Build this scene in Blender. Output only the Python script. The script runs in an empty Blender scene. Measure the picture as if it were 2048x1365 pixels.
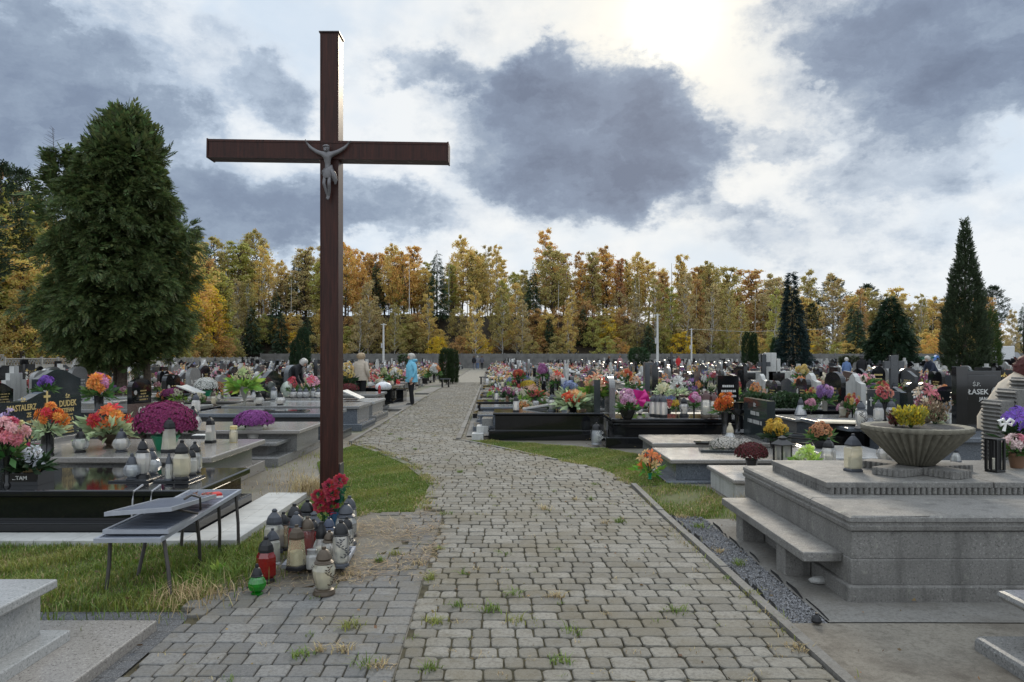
import bpy, bmesh, math, random
import numpy as np
from mathutils import Vector, Matrix, Euler
R = math.radians
SC = bpy.context.scene
COL = SC.collection
random.seed(7)
RNG = np.random.default_rng(7)
# ------------------------------------------------------------------ camera
F, H, CX, HY = 1479.0, 1.55, 1024.0, 714.0        # focal length in photo pixels, eye height, image centre, horizon row
cam = bpy.data.cameras.new('camera'); camo = bpy.data.objects.new('camera', cam); COL.objects.link(camo)
cam.sensor_width = 36.0; cam.lens = F / 2048 * 36.0
cam.shift_y = (HY - 682.5) / 2048.0
cam.clip_start = 0.1; cam.clip_end = 3000
camo.location = (0, 0, H); camo.rotation_euler = (R(90), 0, 0)
SC.camera = camo
# ------------------------------------------------------------------ light
SC.view_settings.view_transform = 'Standard'; SC.view_settings.look = 'None'
SC.view_settings.exposure = 0.12; SC.view_settings.gamma = 1.0
SUN_EL, SUN_AZ = R(25), R(12)
sun = bpy.data.lights.new('sun', 'SUN'); suno = bpy.data.objects.new('sun', sun); COL.objects.link(suno)
sun.energy = 1.5; sun.angle = R(13); sun.color = (1.0, 0.88, 0.70)
suno.rotation_euler = (R(90) - SUN_EL, 0, R(180) - SUN_AZ)
suno.rotation_euler = Vector((-math.sin(SUN_AZ) * math.cos(SUN_EL), -math.cos(SUN_AZ) * math.cos(SUN_EL), -math.sin(SUN_EL))).to_track_quat('-Z', 'Y').to_euler()

class NT:
    """small node-tree writer"""
    def __init__(s, tree):
        s.t = tree; s.n = tree.nodes; s.l = tree.links
    def node(s, typ, **kw):
        n = s.n.new(typ)
        for k, v in kw.items(): setattr(n, k, v)
        return n
    def put(s, sock, v):
        if hasattr(v, 'is_output'): s.l.new(v, sock)
        elif v is not None: sock.default_value = v
    def math(s, op, a, b=0.0, c=0.0, clamp=False):
        n = s.node('ShaderNodeMath', operation=op, use_clamp=clamp)
        s.put(n.inputs[0], a); s.put(n.inputs[1], b)
        if op in ('MULTIPLY_ADD', 'SMOOTH_MIN', 'COMPARE'): s.put(n.inputs[2], c)
        return n.outputs[0]
    def vmath(s, op, a, b=(0, 0, 0)):
        n = s.node('ShaderNodeVectorMath', operation=op)
        s.put(n.inputs[0], a); s.put(n.inputs[1], b)
        return n.outputs['Value'] if op in ('LENGTH', 'DOT_PRODUCT', 'DISTANCE') else n.outputs[0]
    def noise(s, vec, scale, detail=4, rough=0.55, dist=0.0):
        n = s.node('ShaderNodeTexNoise'); s.put(n.inputs['Vector'], vec)
        n.inputs['Scale'].default_value = scale; n.inputs['Detail'].default_value = detail
        n.inputs['Roughness'].default_value = rough; n.inputs['Distortion'].default_value = dist
        return n.outputs
    def ramp(s, fac, stops, interp='LINEAR'):
        n = s.node('ShaderNodeValToRGB'); s.put(n.inputs[0], fac)
        cr = n.color_ramp; cr.interpolation = interp
        while len(cr.elements) < len(stops): cr.elements.new(0.5)
        for e, (p, c) in zip(cr.elements, stops):
            e.position = p; e.color = c if len(c) == 4 else (*c, 1)
        return n.outputs[0]
    def mix(s, fac, a, b, blend='MIX'):
        n = s.node('ShaderNodeMix', data_type='RGBA', blend_type=blend)
        s.put(n.inputs[0], fac)
        for i, v in ((6, a), (7, b)):
            if isinstance(v, tuple) and len(v) == 3: v = (*v, 1)
            s.put(n.inputs[i], v)
        return n.outputs[2]
    def mapr(s, v, a, b, c=0.0, d=1.0, smooth=True):
        n = s.node('ShaderNodeMapRange', interpolation_type='SMOOTHSTEP' if smooth else 'LINEAR')
        s.put(n.inputs['Value'], v)
        for k, x in zip(('From Min', 'From Max', 'To Min', 'To Max'), (a, b, c, d)): n.inputs[k].default_value = x
        return n.outputs[0]

def azel(px, py):
    az = math.atan((px - CX) / F); return az, math.atan((HY - py) / F * math.cos(az))

world = bpy.data.worlds.new('World'); SC.world = world; world.use_nodes = True
def build_sky():
    t = NT(world.node_tree); t.n.clear()
    out = t.node('ShaderNodeOutputWorld')
    sky = t.node('ShaderNodeTexSky', sky_type='NISHITA')
    sky.sun_disc = False; sky.sun_elevation = SUN_EL; sky.sun_rotation = SUN_AZ
    bgs = t.node('ShaderNodeBackground'); t.l.new(sky.outputs[0], bgs.inputs[0]); bgs.inputs[1].default_value = 0.10
    tc = t.node('ShaderNodeTexCoord'); d = tc.outputs['Generated']
    sp = t.node('ShaderNodeSeparateXYZ'); t.l.new(d, sp.inputs[0])
    x, y, z = sp.outputs
    az = t.math('ARCTAN2', x, y); el = t.math('ARCSINE', z)
    cb = t.node('ShaderNodeCombineXYZ'); t.l.new(az, cb.inputs[0]); t.l.new(t.math('MULTIPLY', el, 1.5), cb.inputs[1])
    base = cb.outputs[0]
    n1 = t.noise(base, 5.0, 6, 0.6)['Color']
    n2 = t.noise(base, 15.0, 5, 0.66)['Color']; n3 = t.noise(base, 48.0, 4, 0.65)['Color']
    off = t.vmath('SUBTRACT', n1, (0.5, 0.5, 0.5)); off = t.vmath('MULTIPLY', off, (0.22, 0.22, 0.0))
    off2 = t.vmath('MULTIPLY', t.vmath('SUBTRACT', n2, (0.5, 0.5, 0.5)), (0.10, 0.10, 0.0))
    off2 = t.vmath('ADD', off2, t.vmath('MULTIPLY', t.vmath('SUBTRACT', n3, (0.5, 0.5, 0.5)), (0.035, 0.035, 0.0)))
    p = t.vmath('ADD', t.vmath('ADD', base, off), off2)
    # clouds of this afternoon: (photo column, row, half width, half height, weight)
    blobs = [(1160, 255, 320, 178, 0.95), (1320, 270, 190, 140, 0.38), (1010, 190, 120, 80, .2), (1010, 360, 120, 50, .15), (1080, 150, 170, 80, .45), (1190, 380, 240, 80, 0.45), (850, 120, 110, 60, .4),
             (40, 190, 330, 150, .50), (330, 90, 260, 130, .26), (560, 180, 130, 80, .4), (200, 320, 380, 90, .32), (60, 40, 200, 60, .22), (250, 215, 160, 60, .25),
             (720, 420, 270, 75, .52), (480, 440, 260, 70, .40), (150, 460, 300, 60, .3),
             (1900, 80, 370, 170, .78), (1980, 180, 230, 90, .35), (1690, 90, 110, 70, .3), (1560, 20, 90, 50, .2), (1800, 335, 170, 85, .42), (1570, 275, 80, 40, .35),
             (1390, 430, 90, 40, .30), (1500, 425, 80, 36, .22), (1650, 470, 330, 70, .18)]
    D = t.mapr(t.noise(base, 3.1, 7, 0.6, 0.3)['Fac'], 0.42, 0.78, 0.0, 0.30)
    D = t.math('ADD', D, t.mapr(t.noise(base, 11.0, 6, 0.62)['Fac'], 0.35, 0.75, -0.10, 0.16))
    # overhead and behind the viewer a general broken deck
    deck = t.mapr(t.noise(d, 2.2, 6, 0.6)['Fac'], 0.44, 0.70, 0.0, 0.45)
    away = t.mapr(y, 0.55, 0.2, 0.0, 1.0)
    D = t.math('ADD', D, t.math('MULTIPLY', deck, away)); D = t.math('SUBTRACT', D, t.math('MULTIPLY', t.mapr(y, 0.1, -0.5, 0.0, 0.16), 1.0))  # unseen cloud behind the viewer thinned to add front light
    for (bx, by, hw, hh, w) in blobs:
        a, e = azel(bx, by)
        q = t.vmath('SUBTRACT', p, (a, e * 1.5, 0))
        q = t.vmath('MULTIPLY', q, (F / hw, F / hh / 1.5, 0))
        D = t.math('ADD', D, t.mapr(t.vmath('LENGTH', q), 1.15, 0.35, 0.0, w))
    D = t.math('MULTIPLY', D, t.mapr(t.noise(p, 7.0, 6, 0.65)['Fac'], 0.3, 0.68, 0.68, 1.18))
    col = t.ramp(t.math('DIVIDE', D, 1.6), [(0.0, (0.80, 0.84, 0.88)), (0.0875, (0.68, 0.74, 0.81)), (0.20, (0.45, 0.535, 0.65)),
                     (0.33, (0.30, 0.37, 0.475)), (0.54, (0.215, 0.27, 0.37)), (0.95, (0.145, 0.183, 0.265))])
    # thin veil: pale blue gaps low over the wood
    gap = t.math('MULTIPLY', t.mapr(t.noise(base, 4.0, 4, 0.55)['Fac'], 0.45, 0.62), t.mapr(D, 0.35, 0.05))
    col = t.mix(t.math('MULTIPLY', gap, 0.75), col, (0.56, 0.68, 0.82))
    # unseen sky behind the viewer and overhead is brightened as added fill light
    fill_gain = t.math('MAXIMUM', t.mapr(y, 0.3, -0.6, 1.0, 1.45), t.mapr(z, 0.55, 0.95, 1.0, 2.1))
    sc_ = t.node('ShaderNodeVectorMath', operation='SCALE'); t.l.new(col, sc_.inputs[0]); t.l.new(fill_gain, sc_.inputs['Scale']); col = sc_.outputs[0]
    # the sun behind the cloud edge
    sv = Vector((math.sin(azel(1345, 40)[0]) * math.cos(azel(1345, 40)[1]), math.cos(azel(1345, 40)[0]) * math.cos(azel(1345, 40)[1]), math.sin(azel(1345, 40)[1])))
    c = t.vmath('DOT_PRODUCT', d, tuple(sv))
    halo = t.math('POWER', t.math('MAXIMUM', c, 0.0), 160.0)
    wide = t.math('MULTIPLY', t.math('POWER', t.math('MAXIMUM', c, 0.0), 22.0), t.mapr(D, 0.7, 0.05, 0.0, 0.55)); col = t.mix(wide, col, (0.92, 0.86, 0.74))
    core = t.math('POWER', t.math('MAXIMUM', c, 0.0), 1400.0)
    thin = t.mapr(D, 0.6, 0.05, 0.0, 1.0)
    col = t.mix(t.math('MULTIPLY', t.math('MULTIPLY', halo, thin), 0.75), col, (1.0, 0.95, 0.82))
    add = t.mix(t.math('MULTIPLY', core, thin), (0, 0, 0), (1.0, 0.92, 0.75))
    nadd = t.node('ShaderNodeMix', data_type='RGBA', blend_type='ADD'); nadd.inputs[0].default_value = 1.0
    t.l.new(col, nadd.inputs[6]); t.l.new(add, nadd.inputs[7])
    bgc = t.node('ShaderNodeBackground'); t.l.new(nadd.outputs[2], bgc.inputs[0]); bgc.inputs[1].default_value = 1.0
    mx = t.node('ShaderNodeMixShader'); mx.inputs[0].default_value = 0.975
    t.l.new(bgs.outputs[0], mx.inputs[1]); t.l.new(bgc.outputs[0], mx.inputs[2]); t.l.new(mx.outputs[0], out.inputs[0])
build_sky()
SC.cycles.max_bounces = 6; SC.cycles.transparent_max_bounces = 16; SC.cycles.caustics_reflective = False; SC.cycles.caustics_refractive = False
SC.cycles.use_denoising = True

# ------------------------------------------------------------------ placing by measurement
def gp(px, py, z=0.0):
    """point on the level z that the photo shows at this pixel"""
    Y = (H - z) * F / (py - HY); return Vector(((px - CX) / F * Y, Y, z))
def at(px, py, Y):
    return Vector(((px - CX) / F * Y, Y, H - (py - HY) / F * Y))
PATH_K = -0.0284                                     # the path runs a little to the left of the view axis
def along(u, w): return u + PATH_K * w, w
PROT = math.atan(-PATH_K)

# ------------------------------------------------------------------ materials
MATS = {}
def new_mat(name):
    m = bpy.data.materials.new(name); m.use_nodes = True
    t = NT(m.node_tree); b = t.n['Principled BSDF']; return m, t, b
def plain(name, col, rough=0.5, metal=0.0, spec=0.5, var=0.12, vscale=8.0, bump=0.0, bscale=40.0, coat=0.0):
    if name in MATS: return MATS[name]
    m, t, b = new_mat(name)
    tc = t.node('ShaderNodeTexCoord')
    nz = t.noise(tc.outputs['Object'], vscale, 5, 0.6)['Fac']
    lo = tuple(c * (1 - var) for c in col); hi = tuple(min(1, c * (1 + var)) for c in col)
    t.l.new(t.ramp(nz, [(0.3, lo), (0.7, hi)]), b.inputs['Base Color'])
    b.inputs['Roughness'].default_value = rough; b.inputs['Metallic'].default_value = metal
    b.inputs['Specular IOR Level'].default_value = spec
    b.inputs['Coat Weight'].default_value = coat; b.inputs['Coat Roughness'].default_value = 0.06
    if bump:
        bn = t.node('ShaderNodeBump'); bn.inputs['Strength'].default_value = bump; bn.inputs['Distance'].default_value = 0.01
        t.l.new(t.noise(tc.outputs['Object'], bscale, 4, 0.6)['Fac'], bn.inputs['Height']); t.l.new(bn.outputs[0], b.inputs['Normal'])
    MATS[name] = m; return m
def granite(name, dark, mid, light, scale=90.0, rough=0.16, spec=0.5, dirt=0.25):
    if name in MATS: return MATS[name]
    m, t, b = new_mat(name)
    tc = t.node('ShaderNodeTexCoord'); v = tc.outputs['Object']
    n1 = t.noise(v, scale, 3, 0.7)['Fac']; n2 = t.noise(v, scale * 2.3, 2, 0.6)['Fac']
    g = t.math('ADD', t.math('MULTIPLY', n1, 0.62), t.math('MULTIPLY', n2, 0.38))
    c = t.ramp(g, [(0.36, dark), (0.47, mid), (0.56, mid), (0.66, light)])
    big = t.noise(v, 2.3, 5, 0.6)['Fac']
    c = t.mix(t.mapr(big, 0.45, 0.75, 0.0, dirt), c, tuple(x * 0.55 for x in mid))
    if rough > .3:
        mp = t.node('ShaderNodeMapping'); t.l.new(v, mp.inputs[0]); mp.inputs['Scale'].default_value = (9, 9, .9)
        c = t.mix(t.mapr(t.noise(mp.outputs[0], 1.0, 4, .6)['Fac'], .48, .72, 0, .6), c, tuple(x * .42 for x in mid))
        c = t.mix(t.mapr(t.noise(v, 14.0, 3, .6)['Fac'], .62, .70, 0, .35), c, (.30, .30, .25))
        bn = t.node('ShaderNodeBump'); bn.inputs['Strength'].default_value = .5; bn.inputs['Distance'].default_value = .006
        t.l.new(t.noise(v, 120, 4, .7)['Fac'], bn.inputs['Height']); t.l.new(bn.outputs[0], b.inputs['Normal'])
    t.l.new(c, b.inputs['Base Color'])
    t.l.new(t.mapr(t.noise(v, 6.0, 4, 0.6)['Fac'], 0.3, 0.7, rough * 0.92, rough * 1.15), b.inputs['Roughness'])
    b.inputs['Specular IOR Level'].default_value = spec
    MATS[name] = m; return m
def leafmat(name, col, var=0.45, trans=0.35, hue=0.03, rough=0.6):
    """leaves: every leaf its own shade, some light passing through"""
    if name in MATS: return MATS[name]
    m, t, b = new_mat(name); out = t.n['Material Output']; t.n.remove(b)
    g = t.node('ShaderNodeNewGeometry')
    hs = t.node('ShaderNodeHueSaturation'); hs.inputs['Color'].default_value = (*col, 1)
    rnd = g.outputs['Random Per Island']
    t.l.new(t.mapr(rnd, 0, 1, 1 - var, 1 + var, False), hs.inputs['Value'])
    r2 = t.math('FRACT', t.math('MULTIPLY', rnd, 17.31))
    t.l.new(t.mapr(r2, 0, 1, 0.5 - hue, 0.5 + hue, False), hs.inputs['Hue'])
    d = t.node('ShaderNodeBsdfDiffuse'); tr = t.node('ShaderNodeBsdfTranslucent'); gl = t.node('ShaderNodeBsdfGlossy'); gl.inputs['Roughness'].default_value = rough
    for n in (d, tr): t.l.new(hs.outputs[0], n.inputs[0])
    gl.inputs[0].default_value = (0.5, 0.5, 0.5, 1)
    a = t.node('ShaderNodeMixShader'); a.inputs[0].default_value = trans; t.l.new(d.outputs[0], a.inputs[1]); t.l.new(tr.outputs[0], a.inputs[2])
    c = t.node('ShaderNodeMixShader'); c.inputs[0].default_value = 0.06; t.l.new(a.outputs[0], c.inputs[1]); t.l.new(gl.outputs[0], c.inputs[2])
    t.l.new(c.outputs[0], out.inputs[0]); MATS[name] = m; return m
def petal(col, name=None):
    g_ = sum(col) / 3; col = tuple((g_ + (c - g_) * .9) * .92 for c in col)
    return leafmat(name or 'petal_%02x%02x%02x' % tuple(int(c * 255) for c in col), col, 0.28, 0.3, 0.015)
def glass(name, tint, body=0.35, rough=0.08):
    """thin lantern glass: partly clear, partly milky, with sky reflections"""
    if name in MATS: return MATS[name]
    m, t, b = new_mat(name); out = t.n['Material Output']; t.n.remove(b)
    tr = t.node('ShaderNodeBsdfTransparent'); tr.inputs[0].default_value = (*[0.55 + 0.45 * c for c in tint], 1) if max(tint) - min(tint) < 0.3 else (*tint, 1)
    d = t.node('ShaderNodeBsdfDiffuse'); d.inputs[0].default_value = (*tint, 1)
    tl = t.node('ShaderNodeBsdfTranslucent'); tl.inputs[0].default_value = (*tint, 1)
    gl = t.node('ShaderNodeBsdfGlossy'); gl.inputs['Roughness'].default_value = rough
    dm = t.node('ShaderNodeMixShader'); dm.inputs[0].default_value = 0.7; t.l.new(d.outputs[0], dm.inputs[1]); t.l.new(tl.outputs[0], dm.inputs[2])
    a = t.node('ShaderNodeMixShader'); a.inputs[0].default_value = body; t.l.new(tr.outputs[0], a.inputs[1]); t.l.new(dm.outputs[0], a.inputs[2])
    fr = t.node('ShaderNodeFresnel'); fr.inputs[0].default_value = 1.5
    bn = t.node('ShaderNodeBump'); bn.inputs['Strength'].default_value = 0.35; bn.inputs['Distance'].default_value = 0.01
    tc = t.node('ShaderNodeTexCoord'); t.l.new(t.noise(tc.outputs['Object'], 9.0, 2)['Fac'], bn.inputs['Height'])
    t.l.new(bn.outputs[0], gl.inputs['Normal']); t.l.new(bn.outputs[0], fr.inputs['Normal'])
    c = t.node('ShaderNodeMixShader'); t.l.new(t.math('ADD', fr.outputs[0], 0.05, clamp=True), c.inputs[0]); t.l.new(a.outputs[0], c.inputs[1]); t.l.new(gl.outputs[0], c.inputs[2])
    t.l.new(c.outputs[0], out.inputs[0]); MATS[name] = m; return m

BLACK = granite('black_polished_granite', (0.004, 0.0045, 0.005), (0.007, 0.0075, 0.009), (0.016, 0.017, 0.019), 110, 0.07, 0.55, 0.0)
DARKG = granite('dark_grey_granite', (0.018, 0.02, 0.023), (0.055, 0.06, 0.066), (0.14, 0.15, 0.16), 80, 0.16)
SLATE = granite('slate_granite', (0.012, 0.016, 0.018), (0.022, 0.029, 0.031), (0.045, 0.055, 0.058), 90, 0.12)
MIDG = granite('grey_granite', (0.05, 0.05, 0.05), (0.19, 0.19, 0.185), (0.36, 0.36, 0.35), 70, 0.17)
WARMG = granite('warm_grey_granite', (0.07, 0.06, 0.055), (0.25, 0.235, 0.215), (0.42, 0.40, 0.37), 75, 0.17)
PALEG = granite('pale_granite', (0.16, 0.165, 0.165), (0.33, 0.335, 0.33), (0.50, 0.50, 0.49), 75, 0.2)
BLUEG = granite('blue_grey_granite', (0.035, 0.04, 0.05), (0.12, 0.135, 0.155), (0.27, 0.29, 0.32), 60, 0.16)
TERR = granite('terrazzo_stone', (0.075, 0.072, 0.067), (0.182, 0.176, 0.164), (0.345, 0.335, 0.315), 75, 0.62, 0.25, 0.6)
WHITEST = granite('white_terrazzo', (0.25, 0.25, 0.24), (0.46, 0.46, 0.44), (0.60, 0.60, 0.57), 85, 0.4, 0.4, 0.35)
BROWNG = granite('brown_granite', (0.03, 0.02, 0.017), (0.10, 0.068, 0.058), (0.2, 0.14, 0.12), 70, 0.14)
GOLD = plain('gold_lettering', (0.62, 0.48, 0.20), 0.35, 0.3)
SILV = plain('silver_lettering', (0.6, 0.6, 0.58), 0.35, 0.2)
WHITE = plain('white_ceramic', (0.75, 0.75, 0.72), 0.25)
WAX = plain('candle_wax', (0.78, 0.75, 0.62), 0.5)
LIDDARK = plain('dark_plastic_lid', (0.012, 0.0125, 0.014), 0.38, spec=.35)
LIDGREY = plain('grey_metal_lid', (0.05, 0.055, 0.066), 0.42, 0.2)
LIDBRZ = plain('bronze_lid', (0.075, 0.056, 0.038), 0.42, 0.3)
LIDNAVY = plain('navy_lid', (0.035, 0.045, 0.075), 0.3, 0.2)
POTBLACK = plain('black_glazed_pot', (0.012, 0.012, 0.013), 0.16)
POTTERRA = plain('brown_pot', (0.17, 0.09, 0.05), 0.55)
POTTAN = plain('tan_pot', (0.30, 0.21, 0.10), 0.5)
POTWHITE = plain('white_basket', (0.62, 0.60, 0.56), 0.55)
POTGREEN = plain('green_foil', (0.02, 0.26, 0.13), 0.3)
POTSTONE = plain('stone_vase', (0.24, 0.23, 0.20), 0.7)
POTGREY = plain('grey_stone_pot', (0.17, 0.16, 0.15), 0.6)
LEAFG = leafmat('green_leaf', (0.055, 0.13, 0.03), 0.5, 0.3)
LEAFD = leafmat('dark_leaf', (0.02, 0.05, 0.016), 0.5, 0.25)
LEAFL = leafmat('lime_leaf', (0.25, 0.42, 0.07), 0.35, 0.35)
LEAFV = leafmat('variegated_leaf', (0.42, 0.52, 0.30), 0.5, 0.3)
GL_CLEAR = glass('clear_glass', (0.95, 0.96, 0.95), 0.36)
GL_MILK = glass('milky_glass', (0.97, 0.97, 0.96), 0.62)
GL_AMBER = glass('amber_glass', (0.90, 0.84, 0.62), 0.3)
GL_CREAM = glass('cream_glass', (0.96, 0.92, 0.76), 0.6)
GL_RED = glass('red_glass', (0.55, 0.012, 0.012), 0.75)
GL_PINK = glass('pink_glass', (0.62, 0.22, 0.20), 0.55)
GL_GREEN = glass('green_glass', (0.02, 0.55, 0.03), 0.6)
GL_BLUE = glass('blue_grey_glass', (0.84, 0.89, 0.95), 0.55)
# ------------------------------------------------------------------ mesh writing
class MB:
    def __init__(s): s.v = []; s.f = []; s.m = []; s.mi = 0
    def add(s, vs, fs):
        o = len(s.v); s.v.extend([tuple(p) for p in vs])
        for f in fs: s.f.append(tuple(i + o for i in f)); s.m.append(s.mi)
        return s
    def box(s, x0, x1, y0, y1, z0, z1, M=None):
        vs = [(x, y, z) for z in (z0, z1) for (x, y) in ((x0, y0), (x1, y0), (x1, y1), (x0, y1))]
        if M is not None: vs = [M @ Vector(p) for p in vs]
        return s.add(vs, [(3, 2, 1, 0), (4, 5, 6, 7), (0, 1, 5, 4), (1, 2, 6, 5), (2, 3, 7, 6), (3, 0, 4, 7)])
    def cbox(s, x0, x1, y0, y1, z0, z1, b=0.01, M=None, bot=False):
        """box with rounded upright and top edges"""
        def ring(z, i):
            c = b * 0.8
            X0, X1, Y0, Y1 = x0 + i, x1 - i, y0 + i, y1 - i
            return [(X0 + c, Y0, z), (X1 - c, Y0, z), (X1, Y0 + c, z), (X1, Y1 - c, z), (X1 - c, Y1, z), (X0 + c, Y1, z), (X0, Y1 - c, z), (X0, Y0 + c, z)]
        rs = ([ring(z0, b), ring(z0 + b, 0)] if bot else [ring(z0, 0)]) + [ring(z1 - b, 0), ring(z1 - b * 0.3, b * 0.3), ring(z1, b)]
        return s.rings(rs, True, True, M)
    def rings(s, rs, cap0=True, cap1=True, M=None):
        n = len(rs[0]); vs = [p for r in rs for p in r]
        if M is not None: vs = [M @ Vector(p) for p in vs]
        fs = []
        for k in range(len(rs) - 1):
            for i in range(n):
                j = (i + 1) % n; fs.append((k * n + i, k * n + j, (k + 1) * n + j, (k + 1) * n + i))
        if cap0: fs.append(tuple(range(n - 1, -1, -1)))
        if cap1: fs.append(tuple((len(rs) - 1) * n + i for i in range(n)))
        return s.add(vs, fs)
    def lathe(s, prof, n=16, c=(0, 0, 0), M=None, flute=0.0, nf=0, sx=1.0, sy=1.0, ph=0.0, cap0=True, cap1=True):
        rs = []
        for (r, z) in prof:
            ring = []
            for i in range(n):
                a = 2 * math.pi * i / n + ph
                rr = r * (1 + flute * math.cos(nf * a)) if nf else r
                ring.append((c[0] + rr * math.cos(a) * sx, c[1] + rr * math.sin(a) * sy, c[2] + z))
            rs.append(ring)
        return s.rings(rs, cap0, cap1, M)
    def tube(s, pts, rad, n=6):
        pts = [Vector(p) for p in pts]
        if not hasattr(rad, '__len__'): rad = [rad] * len(pts)
        rs = []; up = Vector((0.13, 0.21, 0.97))
        for i, p in enumerate(pts):
            d = (pts[min(i + 1, len(pts) - 1)] - pts[max(i - 1, 0)]).normalized()
            a = d.cross(up)
            if a.length < 1e-3: a = d.cross(Vector((1, 0, 0)))
            a.normalize(); b = d.cross(a)
            rs.append([p + (a * math.cos(2 * math.pi * k / n) + b * math.sin(2 * math.pi * k / n)) * rad[i] for k in range(n)])
        return s.rings(rs)
    def prism(s, front, off):
        """outline (list of 3D points) pushed along off"""
        off = Vector(off); n = len(front); a = [Vector(p) for p in front]; b = [p + off for p in a]
        fs = [tuple(range(n)), tuple(range(2 * n - 1, n - 1, -1))] + [(i, i + n, (i + 1) % n + n, (i + 1) % n) for i in range(n)]
        return s.add(a + b, fs)
    def mesh(s, name, mats, smooth=None):
        me = bpy.data.meshes.new(name); me.from_pydata(s.v, [], s.f)
        for m in (mats if isinstance(mats, (list, tuple)) else [mats]): me.materials.append(m)
        if any(s.m): me.polygons.foreach_set('material_index', s.m)
        bm = bmesh.new(); bm.from_mesh(me); bmesh.ops.recalc_face_normals(bm, faces=bm.faces); bm.to_mesh(me); bm.free()
        if smooth:
            me.shade_smooth(); me.set_sharp_from_angle(angle=R(smooth))
        me.update(); return me
    def build(s, name, mats, parent=None, loc=None, rot=None, smooth=None):
        return obj(name, s.mesh(name, mats, smooth), parent, loc, rot)

def obj(name, me, parent=None, loc=None, rot=None, scale=None):
    o = bpy.data.objects.new(name, me); COL.objects.link(o)
    if parent is not None: o.parent = parent
    if loc is not None: o.location = loc
    if rot is not None: o.rotation_euler = rot
    if scale is not None: o.scale = scale
    return o
def tag(o, label=None, cat=None, group=None, kind=None):
    for k, v in (('label', label), ('category', cat), ('group', group), ('kind', kind)):
        if v: o[k] = v
    return o
def thing(name, label, cat, loc=(0, 0, 0), rz=0.0, group=None, scale=None):
    o = bpy.data.objects.new(name, None); COL.objects.link(o)
    o.location = loc; o.rotation_euler = (0, 0, rz); o.empty_display_size = 0.1
    if scale is not None: o.scale = (scale,) * 3 if not hasattr(scale, '__len__') else scale
    return tag(o, label, cat, group)
KIDS = {}
def kids(o):
    return [c for c in o.children]
def dup(root, loc, rz, label, group=None, scale=None, cat=None):
    r = root.copy(); COL.objects.link(r); r.location = loc; r.rotation_euler = (0, 0, rz); r['label'] = label
    if group: r['group'] = group
    if cat: r['category'] = cat
    if scale is not None: r.scale = (scale,) * 3 if not hasattr(scale, '__len__') else scale
    for ch in root.children:
        c = ch.copy(); COL.objects.link(c); c.parent = r
        for g in ch.children:
            d = g.copy(); COL.objects.link(d); d.parent = c
    return r
def np_mesh(name, V, nper, mats, mi=None):
    """faces of nper corners each, no shared corners"""
    V = np.asarray(V, dtype=np.float32).reshape(-1, 3); nv = len(V); nf = nv // nper
    me = bpy.data.meshes.new(name)
    me.vertices.add(nv); me.vertices.foreach_set('co', V.ravel())
    me.loops.add(nv); me.loops.foreach_set('vertex_index', np.arange(nv, dtype=np.int32))
    me.polygons.add(nf); me.polygons.foreach_set('loop_start', np.arange(0, nv, nper, dtype=np.int32))
    for m in (mats if isinstance(mats, (list, tuple)) else [mats]): me.materials.append(m)
    if mi is not None: me.polygons.foreach_set('material_index', np.asarray(mi, dtype=np.int32))
    me.update(calc_edges=True); return me
def unit(v): return v / np.maximum(np.linalg.norm(v, axis=-1, keepdims=True), 1e-9)
def diamonds(P, A, B):
    """leaf shapes from base P along A, half width B"""
    return np.stack([P, P + A * 0.45 + B, P + A, P + A * 0.45 - B], axis=1).reshape(-1, 3)
def rand_dirs(n, rng=RNG): return unit(rng.normal(size=(n, 3)))
def leaves(P, size, rng=RNG, out=None, droop=0.0, width=0.3, mixr=0.8):
    n = len(P); A = rand_dirs(n, rng) * mixr
    if out is not None: A = A + out
    A[:, 2] -= droop; A = unit(A); S = (size * rng.uniform(0.65, 1.35, n))[:, None]
    B = unit(np.cross(A, rand_dirs(n, rng))) * S * width
    return diamonds(P, A * S, B)
def pip(x, y, poly):
    inside = False; n = len(poly); j = n - 1
    for i in range(n):
        xi, yi = poly[i]; xj, yj = poly[j]
        if (yi > y) != (yj > y) and x < (xj - xi) * (y - yi) / (yj - yi) + xi: inside = not inside
        j = i
    return inside
def text_mesh(body, size, mat, depth=0.002, name='inscription', spacing=1.0, align='CENTER'):
    cu = bpy.data.curves.new('lettering', 'FONT'); cu.body = body; cu.size = size; cu.extrude = depth; cu.align_x = align; cu.align_y = 'CENTER'
    cu.space_line = 1.05; cu.space_character = spacing; cu.resolution_u = 2; cu.offset = size * 0.012
    o = bpy.data.objects.new('lettering', cu); COL.objects.link(o)
    dg = bpy.context.evaluated_depsgraph_get()
    me = bpy.data.meshes.new_from_object(o.evaluated_get(dg)); bpy.data.objects.remove(o); bpy.data.curves.remove(cu)
    me.name = name; me.materials.clear(); me.materials.append(mat); return me

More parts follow.
